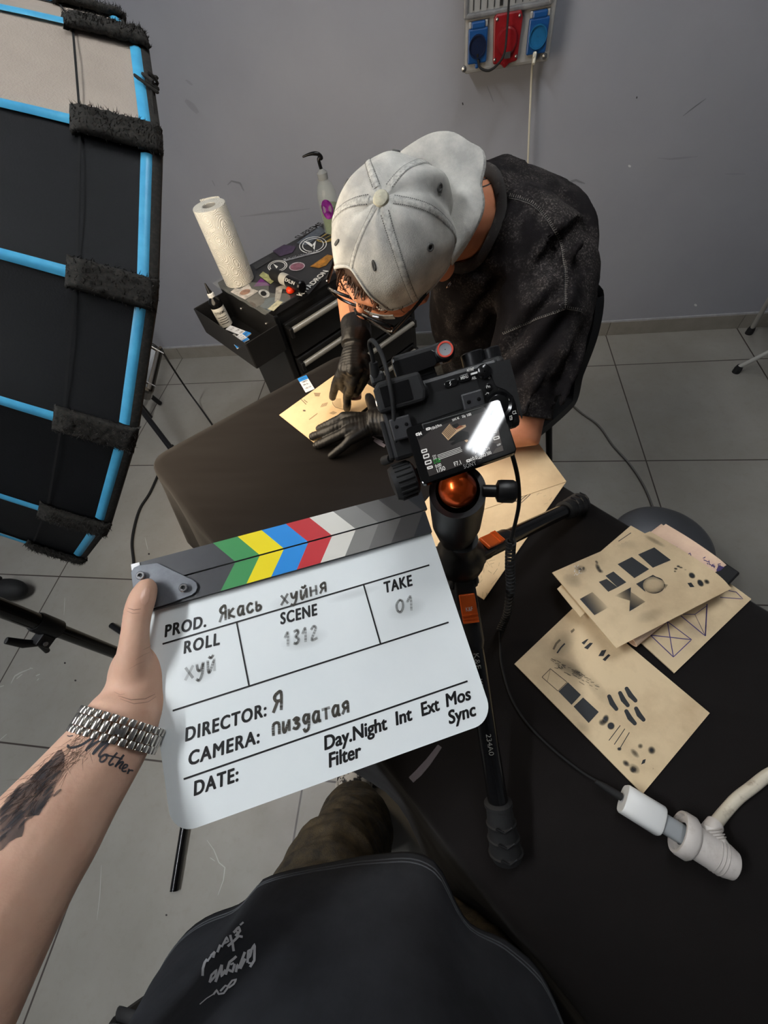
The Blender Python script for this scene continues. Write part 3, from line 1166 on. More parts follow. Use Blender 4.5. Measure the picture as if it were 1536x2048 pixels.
decal_stroke(mk, ct, [(822, 1560), (838, 1545), (858, 1522), (880, 1492)], [14, 15, 13, 10], inkv=0.35, off=0.0008)
decal_stroke(mk, ct, [(748, 880), (760, 887), (770, 893)], [5, 8, 6], inkv=0.9, off=0.0008)
decal_stroke(mk, ct, [(745, 874), (766, 884)], [2, 2], inkv=0.8, off=0.0008)
imprint(o, mk, ink('smear', rgb(150, 140, 145)))

# ------------------------------------------------------------------ practice sheets
def skin_sheet_mat(name, c1, c2):
    m = mat(name, c1, 0.55, var=c2, vscale=14, vlo=0.45, vhi=0.8, spec=0.35, bump=0.08, bscale=60)
    return m


M_sheet = skin_sheet_mat('practice_skin', rgb(224, 196, 154), rgb(206, 176, 136))
M_sheet2 = skin_sheet_mat('practice_skin_smudged', rgb(212, 190, 154), rgb(182, 158, 125))
M_pink = skin_sheet_mat('practice_skin_pink', rgb(220, 192, 166), rgb(198, 162, 146))
I_black = ink('tattoo_ink', rgb(26, 29, 33))
I_grey = ink('pencil', rgb(70, 66, 62))
I_violet = ink('stencil_ink', rgb(66, 54, 110))


def sheet(label, corners, m, th=0.002, bow=0.0, bow_bc=None, group='practice skin sheets'):
    """corners A,B,C,D in world; A->B first side"""
    A, B, C, D = [np.asarray(p, float) for p in corners]

    def fn(u, v):
        p = A * (1 - u) * (1 - v) + B * u * (1 - v) + C * u * v + D * (1 - u) * v
        p = p + V(0, 0, bow * math.sin(pi * u) * math.sin(pi * (0.15 + 0.7 * v)))
        if bow_bc is not None:
            p = p + bow_bc * (u ** 3) * math.sin(pi * v)
        return p
    mb = MB().grid(28, 20, fn, th)
    o = mb.build('practice_skin_sheet', m, angle=50, org=(A + C) / 2, fixn=True)
    tag(o, label, 'practice skin', group)
    return o


ZB = TZ + 0.0035
# a: under the gloved hands
A = at(559, 831, ZB)
u_ = nz(at(667, 753, ZB) - A)
v_ = nz(at(627.5, 889, ZB) - A)
v_ = nz(v_ - u_ * np.dot(u_, v_) * 0.5)
SA = sheet('tan practice skin sheet lying under the two gloved hands', [A, A + u_ * 0.205, A + u_ * 0.205 + v_ * 0.15, A + v_ * 0.15], M_sheet)
# packet half under it
pa, pb, pc = at(590, 749, ZB), at(607, 742, ZB), at(612, 783, ZB)
ux = nz(pb - pa)
uy = np.cross(V(0, 0, 1), ux)
hh = 0.062
cartridge_box(at(613, 785, TZ + 0.002) - ux * 0.002, ux, uy, 0.024, hh, 0.0008, 'flat blue and white needle packet on the cloth tucked under the tan sheet')
# b: under the tripod
Rr, Bt = at(1132, 964, ZB), at(968, 1199, ZB)
d_ = nz(Rr - Bt)
p_ = V(-d_[1], d_[0], 0)
SB = sheet('large tan practice skin sheet under the tripod with ruled pencil lines', [Bt, Rr + d_ * 0.0, Rr + p_ * 0.192, Bt + p_ * 0.192], M_sheet, bow=0.0)
R2 = at(1133, 963, ZB + 0.0012)
d2_ = nz(at(1078, 890, ZB) - at(1132, 964, ZB))
q2_ = V(-d2_[1], d2_[0], 0)
SB2 = sheet('tan practice skin sheet showing behind the camera beside the seated man\'s elbow', [R2 + q2_ * 0.20, R2, R2 + d2_ * 0.14, R2 + d2_ * 0.14 + q2_ * 0.20], M_sheet, th=0.001)
# f: lower left of the right-hand group
F0, F1, F2 = at(1028.5, 1328.5, ZB), at(1284, 1588, ZB), at(1418, 1426.5, ZB)
F3 = F0 + (F2 - F1)
SF = sheet('tan practice skin sheet nearest the white charger with rows of black dashes', [F0, F3, F2, F1], M_sheet2)
# e: triangles
E0, E1 = at(1349, 1346, ZB + 0.0025), at(1503, 1198, ZB + 0.0025)
d_ = nz(E1 - E0)
p_ = nz(at(1282, 1289, ZB + 0.0025) - E0)
p_ = nz(p_ - d_ * np.dot(d_, p_))
SE = sheet('tan practice skin sheet at the table edge with violet triangle outlines', [E0, E1, E1 + p_ * 0.145, E0 + p_ * 0.145], M_sheet2)
# d: folded sheet with violet stencil lace
G1, G2 = at(1264, 1288, TZ + 0.012), at(1446, 1139, TZ + 0.016)
w_ = nz(G2 - G1)
q_ = V(-w_[1], w_[0], 0)
if np.dot(q_, at(1200, 1150, TZ) - G1) < 0: q_ = -q_
sec = [(0.105, 0.008), (0.06, 0.008), (0.02, 0.008), (0.004, 0.0085), (-0.004, 0.012), (-0.006, 0.017), (-0.003, 0.022), (0.004, 0.025), (0.02, 0.026), (0.06, 0.023), (0.10, 0.016)]
Lw = np.linalg.norm(G2 - G1)
secP = bez([V(a, b_, 0) for a, b_ in sec], 4)


def dfn(u, v):
    k = v * (len(secP) - 1)
    i = min(int(k), len(secP) - 2)
    s_ = secP[i] + (secP[i + 1] - secP[i]) * (k - i)
    return V(G1[0], G1[1], TZ) + w_ * (u * Lw) + q_ * s_[0] + V(0, 0, s_[1])


o = MB().grid(20, 40, dfn, 0.0018).build('practice_skin_sheet', M_pink, angle=60, org=(G1 + G2) / 2, fixn=True)
SD = tag(o, 'folded pinkish practice skin sheet with violet lace pattern rolled under the top sheet', 'practice skin', 'practice skin sheets')
# c2 under the top sheet, c the top sheet
SC2 = sheet('tan practice skin sheet peeking out from under the left end of the top sheet', [at(1114, 1178, TZ + 0.030), at(1261, 1052, TZ + 0.030), at(1318, 1084, TZ + 0.030), at(1160, 1235, TZ + 0.030)], M_sheet2, th=0.0015)
SCc = sheet('topmost tan practice skin sheet with filled black squares and a shaded ball', [at(1104, 1146, TZ + 0.034), at(1299, 1064, TZ + 0.034), at(1461, 1178, TZ + 0.030), at(1231.6, 1297, TZ + 0.034)], M_sheet2, th=0.002, bow=0.006,
            bow_bc=(at(1434, 1144, TZ + 0.03) - at(1395, 1128, TZ + 0.03)) * 0.9)
# black box holding the stack up at the table edge
c = at(1434, 1152, TZ + 0.012)
tag(MB().box(c * V(1, 1, 0) + V(0, 0, TZ + 0.0155), (0.034, 0.034, 0.026), np.array([nz(TN + TA * 0.1), nz(TA - TN * 0.1), V(0, 0, 1)])).build('small_box', M_blackmatte, smooth=False, bevel=0.003, org=c),
    'small black box at the table edge under the folded pinkish sheet', 'box')


# --- what is drawn on the sheets
def draw(target, items, m, name='drawing'):
    tr = bvh(target)
    mb = MB()
    for it in items:
        if it[0] == 'p': decal_poly(mb, tr, it[1], 7, 0.0004, it[2] if len(it) > 2 else 1.0)
        elif it[0] == 's': decal_stroke(mb, tr, it[1], it[2], 4, 0.0005, it[3] if len(it) > 3 else 1.0)
        elif it[0] == 'o':
            _, cx, cy, rx, ry, ang, pk = it
            decal_poly(mb, tr, disc_px(cx, cy, rx, ry, ang), 3.0, 0.0006, soft_spot(cx, cy, rx, ry, ang, pk))
    if mb.f:
        imprint(target, mb, m)


z4 = lambda x, y: (1020 + x / 2.977, 1000 + y / 2.977)
Z4 = lambda *p: [z4(*q) for q in p]


def lerp_ink(p0, p1, a0, a1):
    p0, p1 = np.array(p0), np.array(p1)
    d = p1 - p0

    def fn(x, y):
        t_ = float(np.dot(np.array([x, y]) - p0, d) / np.dot(d, d))
        return max(0.0, min(1.0, a0 + (a1 - a0) * t_))
    return fn


bc = z4(857, 508)


def ball_ink(x, y):
    dx, dy = (x - bc[0]) / 21.5, (y - bc[1]) / 16.5
    r2 = dx * dx + dy * dy
    return min(1.0, max(0.0, 0.08 + 0.9 * max(0, (dx * 0.35 + dy * 0.6)) ** 2 + 0.35 * r2 ** 3))


sq = [('p', Z4((762, 325), (858, 283), (957, 358), (850, 404))), ('p', Z4((640, 383), (725, 340), (828, 412), (740, 466))),
      ('p', Z4((568, 452), (615, 426), (692, 490), (640, 520))), ('p', Z4((528, 488), (575, 470), (640, 520), (585, 547)), 0.9),
      ('p', Z4((415, 590), (490, 548), (585, 640), (502, 686)), lerp_ink(z4(455, 640), z4(545, 580), 1.0, 0.05)),
      ('p', Z4((620, 572), (720, 520), (714, 600)), lerp_ink(z4(640, 600), z4(716, 540), 0.0, 0.95)),
      ('p', Z4((716, 545), (806, 606), (710, 664)), lerp_ink(z4(715, 650), z4(760, 570), 1.0, 0.25)),
      ('p', Z4((912, 482), (850, 446), (750, 500), (806, 548), *[(857 + 66 * math.cos(a_), 508 + 51 * math.sin(a_)) for a_ in [2.55 + k_ * 0.27 for k_ in range(12)]]), 0.95),
      ('p', disc_px(*bc, 21.8, 16.8, 0.0, 26), ball_ink),
      ('p', Z4((915, 500), (940, 505), (922, 530)), 0.4)]
sq += [('o', *z4(1082, 450), 8, 6, 0.6, 1.5), ('o', *z4(1132, 495), 9, 6, 0.9, 1.6), ('o', *z4(1170, 487), 7, 5, 0.6, 1.0), ('p', Z4((1055, 495), (1078, 492), (1097, 518), (1072, 520))),
       ('o', *z4(1000, 395), 4, 2.5, 0.2, 1.4), ('o', *z4(985, 410), 5, 2.5, 0.3, 1.2), ('o', *z4(980, 425), 3.5, 2, 0.3, 1.0), ('o', *z4(1015, 402), 5, 2, 0.2, 1.2), ('o', *z4(1040, 415), 4, 1.6, 0.2, 0.9),
       ('o', *z4(524, 405), 11, 5, 1.1, 0.9), ('o', *z4(515, 370), 5, 3, 0.8, 0.9), ('o', *z4(540, 425), 6, 4, 0.4, 0.7), ('o', *z4(420, 412), 14, 8, 0.2, 0.4), ('o', *z4(438, 408), 3, 4, 0.1, 0.9),
       ('o', *z4(418, 415), 3, 4, 0.1, 0.8), ('o', *z4(370, 480), 22, 14, 0.4, 0.22), ('o', *z4(830, 690), 30, 14, -0.3, 0.16), ('o', *z4(660, 255), 40, 12, 0.2, 0.14), ('o', *z4(860, 245), 26, 5, 0.5, 0.35)]
draw(SCc, sq, I_black)
hl = MB()
htree = bvh(SCc)
for k in range(16):
    x, y = random.uniform(378, 430), random.uniform(395, 460)
    decal_stroke(hl, htree, [z4(x, y), z4(x + 6, y + random.uniform(-14, 14))], 1.0, off=0.0008)
imprint(SCc, hl, M_paperwhite)

ff = []
for q in [((425, 850), (455, 830), (468, 828), (440, 862)), ((440, 880), (475, 850), (494, 852), (462, 890)), ((525, 930), (545, 896), (574, 892), (556, 930)), ((550, 950), (585, 918), (598, 924), (566, 960)),
          ((360, 780), (380, 764), (386, 775), (366, 794))]:
    ff.append(('p', Z4(*q), 0.95 if q[0][0] > 400 else 0.5))
ff += [('s', Z4((258, 890), (275, 855), (298, 832)), 4, 0.5), ('s', Z4((280, 912), (302, 880), (326, 855)), 3, 0.95),
       ('p', Z4((288, 1140), (345, 1086), (422, 1160), (366, 1220))), ('p', Z4((378, 1230), (435, 1176), (528, 1262), (468, 1328))),
       ('s', Z4((190, 1055), (240, 1005), (340, 1085), (285, 1138)), 1.3, 0.8), ('s', Z4((190, 1055), (285, 1138)), 1.3, 0.8), ('s', Z4((240, 1005), (222, 1080)), 1.0, 0.5)]
for a, b_ in [((590, 1170), (632, 1244)), ((655, 1150), (700, 1222)), ((694, 1124), (746, 1194)), ((692, 1258), (742, 1330)), ((750, 1242), (794, 1308))]:
    P_ = [np.array(z4(*a)), np.array(z4(*b_))]
    m_ = (P_[0] + P_[1]) / 2 + np.array([-1.5, 1.0])
    ff.append(('s', [P_[0], m_, P_[1]], [8, 10.5, 8]))
    ff += [('p', disc_px(*P_[0], 4.2, n=10)), ('p', disc_px(*P_[1], 4.2, n=10))]
ff += [('o', *z4(568, 1305), 7, 10, 0.3, 1.2), ('o', *z4(548, 1325), 8, 7, 0.3, 0.8), ('o', *z4(600, 1345), 8, 8, -0.6, 2.0),
       ('s', Z4((656, 1342), (588, 1432)), 1.6), ('s', Z4((683, 1362), (620, 1456)), 1.6), ('s', Z4((710, 1384), (656, 1475)), 1.6), ('o', *z4(650, 1482), 5, 4, 0, 1.5),
       ('o', *z4(775, 1465), 6, 6, 0, 0.7), ('o', *z4(842, 1490), 8, 9, -0.5, 1.0), ('o', *z4(742, 1508), 13, 6, 0.8, 0.6), ('p', Z4((780, 1575), (790, 1548), (808, 1542), (802, 1566)), 1.0),
       ('o', *z4(690, 1568), 9, 6, 0.7, 0.9), ('o', *z4(732, 1606), 8, 7, 0.7, 1.0), ('o', *z4(740, 1600), 14, 9, 0.7, 0.5), ('o', *z4(850, 1599), 1.6, 1.6, 0, 2), ('o', *z4(827, 1669), 1.3, 1.3, 0, 2), ('o', *z4(1088, 1267), 1.4, 1.4, 0, 2), ('o', *z4(816, 1176), 1.4, 1.4, 0, 2)]
for k in range(46):
    x = random.uniform(0, 1)
    px_, py_ = z4(240 + 270 * x + random.uniform(-14, 14), 955 + 150 * x + random.uniform(-22, 30))
    ff.append(('s', [(px_, py_), (px_ + random.uniform(3, 9), py_ + random.uniform(1, 5))], 1.3, random.uniform(0.2, 0.7)))
for k in range(60):
    px_, py_ = z4(random.uniform(150, 1050), random.uniform(760, 1500))
    ff.append(('o', px_, py_, random.uniform(0.6, 1.2), random.uniform(0.6, 1.2), 0, 0.8))
ff += [('o', *z4(350, 1000), 42, 14, 0.5, 0.35), ('o', *z4(400, 1030), 14, 6, 0.5, 0.7), ('o', *z4(310, 860), 22, 36, 0.7, 0.22), ('o', *z4(520, 1130), 40, 14, 0.9, 0.12), ('o', *z4(430, 1350), 16, 10, 0.4, 0.15)]
draw(SF, ff, I_black)
draw(SE, [('s', Z4((835, 805), (1080, 832), (972, 935), (835, 805)), 1.8), ('s', Z4((936, 724), (972, 935)), 1.8), ('s', Z4((936, 724), (1080, 832)), 1.6), ('s', Z4((835, 805), (936, 724)), 1.5),
          ('s', Z4((1172, 620), (1162, 810), (1016, 690)), 1.8), ('s', Z4((1172, 620), (1162, 810)), 2.4), ('s', Z4((1100, 682), (1162, 810)), 1.3, 0.6), ('s', Z4((1172, 630), (1100, 682), (1030, 680)), 1.3),
          ('s', Z4((1250, 580), (1386, 590), (1345, 548), (1300, 540)), 1.4, 0.9), ('o', *z4(1090, 770), 26, 18, 0.5, 0.12)], I_violet)
dd = []
for k in range(30):
    x = random.random()
    px_, py_ = 1336 + 110 * x + random.uniform(-3, 3), 1089 + 44 * x + random.uniform(-1, 10)
    dd.append(('s', [(px_, py_), (px_ + random.uniform(-5, 6), py_ + random.uniform(-4, 5)), (px_ + random.uniform(-2, 8), py_ + random.uniform(-3, 5))], 1.6, 0.85))
dd += [('p', [(1432, 1141), (1436, 1132), (1446, 1134), (1444, 1148)], 0.8)]
draw(SD, dd, I_violet)
z6 = lambda x, y: (540 + x / 4.8, 620 + y / 4.8)
Z6 = lambda *p: [z6(*q) for q in p]
aa = [('s', Z6((298, 858), (348, 908)), 1.1, 0.8), ('s', Z6((308, 848), (360, 890)), 1.1, 0.8), ('o', *z6(328, 966), 4, 2.2, 0.2, 1.6)]
for k in range(5):
    aa.append(('s', Z6((420 + k * 3, 798 + 7 * k), (486 - k * 3, 800 + 7 * k)), 1.0, 0.55))
    aa.append(('s', Z6((488 + 12 * k, 935 - 3 * k), (505 + 12 * k, 900 - 3 * k)), 0.9, 0.6))
    aa.append(('s', Z6((376 + 16 * k, 1056 - 12 * k), (392 + 16 * k, 1040 - 12 * k)), 1.8, 0.4))
    aa.append(('s', Z6((570 + 8 * k, 990 - 4 * k), (612 + 8 * k, 1004 - 4 * k)), 1.0, 0.4))
aa += [('s', Z6((600, 880), (604, 905), (630, 935), (720, 960)), 1.2, 0.6), ('p', Z6((604, 895), (640, 850), (680, 850), (690, 940), (640, 935)), 0.18)]
draw(SA, aa, I_grey)
z8 = lambda x, y: (760 + x / 3.491, 900 + y / 3.491)
Z8 = lambda *p: [z8(*q) for q in p]
bb = [('s', Z8((1085, 165), (1190, 228)), 1.2, 0.9), ('s', Z8((1092, 160), (1198, 222)), 1.2, 0.8), ('s', Z8((1128, 150), (1212, 188)), 1.2, 0.9), ('s', Z8((1150, 190), (1182, 146)), 1.1, 0.8),
      ('s', Z8((1178, 192), (1230, 165)), 1.1, 0.8), ('s', Z8((1190, 200), (1232, 180)), 1.1, 0.8), ('s', Z8((1205, 208), (1236, 190)), 1.1, 0.8),
      ('s', Z8((948, 362), (1026, 296)), 1.2, 0.9), ('s', Z8((966, 366), (1040, 302)), 1.2, 0.9), ('s', Z8((986, 370), (1050, 310)), 1.2, 0.9),
      ('s', Z8((668, 190), (740, 118), (672, 186)), 1.1, 0.8), ('s', Z8((690, 205), (762, 114)), 1.1, 0.8), ('s', Z8((700, 210), (752, 120)), 1.0, 0.7), ('s', Z8((660, 184), (700, 150)), 1.0, 0.7)]
for k in range(26):
    x, y = random.uniform(690, 840), random.uniform(690, 1000)
    bb.append(('s', Z8((x, y), (x + random.uniform(-50, 30), y + random.uniform(10, 50))), 0.9, random.uniform(0.2, 0.5)))
for k in range(26):
    x, y = random.uniform(800, 1200), random.uniform(60, 380)
    bb.append(('s', Z8((x, y), (x + random.uniform(10, 60), y - random.uniform(5, 25))), 0.8, random.uniform(0.1, 0.35)))
draw(SB, bb, I_grey)
draw(SC2, [('s', Z4((645, 247), (720, 196)), 1.6, 0.9)], I_grey)

# ------------------------------------------------------------------ charger, extension socket and cords on the cloth
zc = TZ + 0.0185
z5 = lambda x, y: (1180 + x / 4.315, 1500 + y / 4.315)
a_, b_ = at(*z5(285, 415), zc), at(*z5(610, 615), zc)
ad = nz(b_ - a_)
AXc = box_ax((0, 0, 1), ad)
t = thing('usb_charger', (a_ + b_) / 2 * V(1, 1, 0) + V(0, 0, TZ + 0.002), 'white usb plug charger lying on the black cloth with a black cable in its end', 'charger')
Lc = np.linalg.norm(b_ - a_)
rw, rh = 0.0165, 0.0145


def srect(cx, w, h, ax, n=28, e=3.2):
    out = []
    for i in range(n):
        t_ = 2 * pi * i / n
        c_, s_ = math.cos(t_), math.sin(t_)
        out.append(cx + ax[1] * w * math.copysign(abs(c_) ** (2 / e), c_) + ax[2] * h * math.copysign(abs(s_) ** (2 / e), s_))
    return out


MB().rings([srect(a_ + ad * x, rw * k, rh * k, AXc) for x, k in [(0, 0.93), (0.0015, 1.0), (Lc - 0.0015, 1.0), (Lc, 0.94)]]).build('charger_body', M_white_plastic, t, angle=50)
e_ = b_ + ad * 0.022
MB().rings([srect(b_ - ad * 0.002 + ad * x, 0.0105, 0.0085, AXc) for x in (0, 0.026)]).build('plug_collar', mat('grey_plug', rgb(140, 144, 146), 0.4), t, angle=50)
t = thing('extension_socket', at(*z5(860, 800), zc) * V(1, 1, 0) + V(0, 0, TZ + 0.002), 'worn white angled extension socket holding the charger on the black cloth', 'socket')
M_worn = mat('worn_white_plastic', rgb(196, 190, 184), 0.45, var=rgb(168, 160, 152), vscale=60, vlo=0.5, vhi=0.75)
s0 = b_ + ad * 0.016
MB().lathe([(0.012, 0.004), (0.019, 0.004), (0.0195, 0.0), (0.0225, 0.0), (0.0235, 0.003), (0.0235, 0.012), (0.021, 0.015), (0.0175, 0.017), (0.0175, 0.038), (0.0172, 0.047), (0.0145, 0.055), (0.008, 0.0585), (0.0005, 0.0590)], s0 + V(0, 0, 0.004), ad, 36, cap=False).build('socket_body', M_worn, t)
rbm = MB()
for x in (0.036, 0.0395, 0.043):
    rbm.lathe([(0.0176, -0.0008), (0.0182, 0), (0.0176, 0.0008)], s0 + V(0, 0, 0.004) + ad * x, ad, 30, cap=False)
rbm.build('grip_ribs', mat('ribs', rgb(176, 170, 164), 0.5), t)
cs = s0 + ad * 0.046 + V(0, 0, 0.004)
p1 = at(*z5(1040, 690), TZ + 0.022)
p2 = at(*z5(1080, 640), TZ + 0.018)
sr = MB().tube([cs, cs + (p1 - cs) * 0.5, p1, p2], [0.0115, 0.0115, 0.0105, 0.0085], 14)
sr.build('strain_relief', M_worn, t)
for k in range(4):
    q = cs + (p1 - cs) * (0.72 + 0.1 * k)
    MB().lathe([(0.0112, -0.0008), (0.0122, 0), (0.0112, 0.0008)], q, p1 - cs, 16, cap=False).build('relief_rib', mat('ribs', rgb(176, 170, 164), 0.5), t)
pts = [p1, p2] + [at(*z5(x, y), TZ + 0.009) for x, y in [(1160, 540), (1270, 420), (1400, 320), (1536, 215), (1680, 150), (1800, 120)]]
MB().tube(bez(pts, 8), 0.0062, 14).build('cord', mat('dirty_cord', rgb(196, 188, 170), 0.5, var=rgb(120, 104, 84), vscale=70, vlo=0.55, vhi=0.78), t)
# ================================================================== softbox and stands
nn = nz(V(0.572, 0.44, -0.692))
SBR = 0.45
SBC = V(-1.564, 1.486, -0.841) * SBR + CAM
t2p = atp(316, 285, SBC, nn)
t3p = atp(303, 605, SBC, nn)
ea = nz(t2p - SBC)
eb = np.cross(nn, ea)
if np.dot(eb, t3p - SBC) < 0: eb = -eb
NR = 16


def sb(ang, r, x):
    """ang in rib steps from the rib at T2; r radius; x distance behind the rim"""
    a = ang * 2 * pi / NR
    return SBC + (ea * math.cos(a) + eb * math.sin(a)) * r - nn * x


def sbr(x):
    return SBR * math.sqrt(max(0.02, 1 - 1.9 * max(x, 0)))


def facet(k, v, x, o=0.0):
    """point on the flat facet between rib k and k+1"""
    r = sbr(x) + o
    return sb(k, r, x) * (1 - v) + sb(k + 1, r, x) * v


M_sbblack = mat('softbox_nylon', rgb(19, 20, 22), 0.62, bump=0.1, bscale=500, var=rgb(16, 17, 19), vscale=6, spec=0.22)
M_sbgrey = mat('softbox_grey', rgb(172, 160, 147), 0.6, bump=0.25, bscale=420, bstretch=(1, 1, 1), var=rgb(160, 148, 136), vscale=8)
M_piping = mat('blue_piping', rgb(82, 178, 218), 0.35, var=rgb(70, 160, 204), vscale=40)
M_velcro = mat('velcro', rgb(30, 28, 25), 0.95, var=rgb(52, 48, 42), vscale=260, vlo=0.45, vhi=0.7)
t = thing('softbox', SBC, 'big round black softbox with blue piping and velcro tabs leaning in at the left', 'softbox')
XS = [0.0, 0.03, 0.06, 0.10, 0.15, 0.20, 0.27, 0.34, 0.40, 0.45, 0.49, 0.505]
for k in range(NR):
    kk = ((k + 8) % NR) - 8
    g = kk in (-1, -2)  # two upper facets coloured grey, all others black
    mb = MB()
    mb.grid(len(XS) - 1, 6, lambda u, v, k=k: facet(k, v, XS[int(round(u * (len(XS) - 1)))], -0.012 * math.sin(pi * v) * min(1, XS[int(round(u * (len(XS) - 1)))] / 0.3) + 0.0025 * noise.noise(Vector((u * 9, v * 5, k))) * (1 if XS[int(round(u * (len(XS) - 1)))] > 0.09 else 0)))
    o = mb.build('grey_panel' if g else 'fabric_panel', M_sbgrey if g else M_sbblack, t, angle=60)
    # stitch line
    MB().grid(24, 1, lambda u, v, k=k: facet(k, 0.03 + 0.94 * u, 0.068 + 0.0022 * v + 0.0008 * math.sin(u * 150), 0.0012)).build('stitch_line', mat('thread', rgb(14, 14, 15), 0.9), o, smooth=False)
    pp = MB()
    pp.grid(16, 3, lambda u, v, k=k: facet(k, 0.10 + 0.80 * u, 0.004 + 0.012 * v, 0.0014 + 0.0026 * math.sin(pi * v)))
    pp.build('rim_piping', M_piping, t)
    pr = MB()
    pr.grid(12, 3, lambda u, v, k=k: sb(k + (v - 0.5) * 0.075 * (1 - 0.4 * u), sbr(0.074 + 0.40 * u) + 0.0012 + 0.0035 * math.sin(pi * v), 0.074 + 0.40 * u))
    pr.build('rib_piping', M_piping, t)
    # velcro tab over the rib
    vt = MB()
    nu, nv = 26, 12

    def tab(u, v, k=k):
        x = -0.004 + 0.082 * u
        a = k + (v - 0.5) * 0.20
        e = min(1, 8 * min(u + 0.02, 1.02 - u, v + 0.02, 1.02 - v))
        j = 0.0016 * noise.noise(Vector((u * 60 + k, v * 26, 3))) + 0.0012 * random.uniform(-1, 1)
        return sb(a, sbr(max(x, 0)) * (1 - 0.0019) + 0.004 + 0.0075 * e + j, x)
    vt.grid(nu, nv, tab, 0.006)
    vo = vt.build('velcro_tab', M_velcro, t, angle=180, fixn=True)
    fz = MB()
    near = -4 <= kk <= 7
    if near:
        for j in range(520):
            u, v = random.random(), random.random()
            if random.random() < 0.3: v = random.choice((0.0, 1.0))
            p = tab(u, v)
            rad_ = nz(p - SBC - nn * np.dot(p - SBC, nn))
            d = nz(rad_ + V(*[random.uniform(-1, 1) for _ in range(3)]) * 0.9)
            s_ = nz(np.cross(d, V(0.3, 0.5, 0.8))) * 0.0005
            h_ = random.uniform(0.003, 0.0065)
            fz.add([p - s_, p + s_, p + d * h_ + nn * random.uniform(-0.002, 0.002)], [(0, 1, 2)])
        fz.build('fuzz', M_velcro, vo, smooth=False)
lip = MB()
lip.rings([[sb(i // 4, r, x) * (1 - (i % 4) / 4) + sb(i // 4 + 1, r, x) * ((i % 4) / 4) for i in range(4 * NR)] for r, x in ((SBR * 0.995, 0.008), (SBR + 0.001, 0.004), (SBR + 0.001, -0.004), (SBR - 0.004, -0.007), (SBR - 0.02, -0.006), (SBR - 0.022, 0.01))], cap=False)
lip.build('front_lip', M_velcro, t)
sv = MB()
sv.rings([[sb(i / 2, (sbr(x) * 0.93 - 0.010) * (1 if i % 2 == 0 else math.cos(pi / NR)), x) for i in range(2 * NR)] for x in XS[1:]], cap=False)
sv.build('silver_lining', mat('silver_lining', rgb(190, 190, 190), 0.35, metal=0.6), t)
M_diff = mat('diffuser', rgb(240, 235, 225), 0.6, emit=(1.0, 0.83, 0.62, 1), estr=SOFTBOX_POWER)
MB().rings([[sb(NR * i / 48, SBR - 0.025, 0.03) for i in range(48)], [sb(NR * i / 48, SBR - 0.025, 0.032) for i in range(48)]]).build('diffuser', M_diff, t, smooth=False)
MB().lathe([(0.10, 0.0), (0.105, 0.02), (0.085, 0.03), (0.05, 0.05), (0.05, 0.20), (0.045, 0.21)], SBC - nn * 0.49, -nn, 28).build('lamp_head', M_blackplastic, t)
# loose knot on the rim
kb = MB()
q = atp(302, 170, SBC, nn)
for j in range(9):
    a_ = [random.uniform(-1, 1) for _ in range(3)]
    kb.tube(bez([q, q + V(*a_) * 0.008, q + V(a_[1], a_[2], a_[0]) * 0.011, q + V(a_[2], a_[0], a_[1]) * 0.006], 5), 0.0018, 6)
kb.tube(bez([q, atp(306, 210, SBC, nn), atp(311, 262, SBC, nn)], 6), 0.0018, 6)
kb.build('tie_cord', M_velcro, t)
# yoke to the stand
HUB = V(-0.797, 0.186, 0)
mt = SBC - nn * 0.60
yk = MB()
yk.tube([mt, V(mt[0], mt[1], mt[2] + 0.02), HUB + V(0, 0, 1.62)], 0.013, 12)
yk.build('yoke', M_blackmetal, t)

t = thing('light_stand', HUB, 'black light stand whose column with lever clamp crosses the floor at left', 'light stand')
zcl = 0.685
c_ = MB()
c_.tube([HUB + V(0, 0, 0.02), HUB + V(0, 0, zcl)], 0.0135, 20)
c_.build('lower_column', M_blackgloss, t)
MB().tube([HUB + V(0, 0, zcl), HUB + V(0, 0, 1.64)], 0.0158, 20).build('upper_column', M_blackgloss, t)
MB().lathe([(0.0155, -0.03), (0.0195, -0.028), (0.0195, 0.02), (0.0175, 0.026)], HUB + V(0, 0, zcl), (0, 0, 1), 24).build('clamp_collar', M_blackplastic, t)
sd = nz(np.cross(V(0, 0, 1), CAM * V(1, 1, 0) - HUB))
tow = nz((CAM - HUB) * V(1, 1, 0))
if np.dot(sd, V(0, -1, 0)) < 0: sd = -sd
hc = HUB + V(0, 0, zcl - 0.012)
lv = MB()
lv.box(hc + sd * 0.026 + tow * 0.004, (0.022, 0.02, 0.03), np.array([sd, tow, V(0, 0, 1)]))
lv.tube([hc + sd * 0.034, hc + sd * 0.042 + V(0, 0, 0.026), hc + sd * 0.046 + V(0, 0, 0.062)], [0.006, 0.0085, 0.0065], 10, flat=0.6)
lv.tube([hc + sd * 0.032 + V(0, 0, -0.004), hc + sd * 0.042 + V(0, 0, -0.03)], [0.007, 0.005], 10)
lv.build('clamp_lever', M_blackplastic, t, bevel=0.001)
MB().tube([hc + sd * 0.03 + tow * 0.012, hc + sd * 0.03 + tow * 0.018], 0.0045, 8).build('clamp_bolt', M_steel, t)
MB().lathe([(0.018, 0.01), (0.026, 0.02), (0.026, 0.065), (0.018, 0.075)], HUB, (0, 0, 1), 20).build('leg_hub', M_blackplastic, t)
L1, L2 = at(222, 1250, 0.015), at(348, 1782, 0.012)
L3 = HUB * 3 - L1 - L2
L3[2] = 0.012
for e in (L1, L2, L3):
    e = V(e[0], e[1], 0.0115)
    d = nz((e - HUB) * V(1, 1, 0))
    MB().tube([HUB + d * 0.02 + V(0, 0, 0.042), HUB + d * 0.2 + V(0, 0, 0.02), e], 0.011, 16).build('leg', M_blackgloss, t)

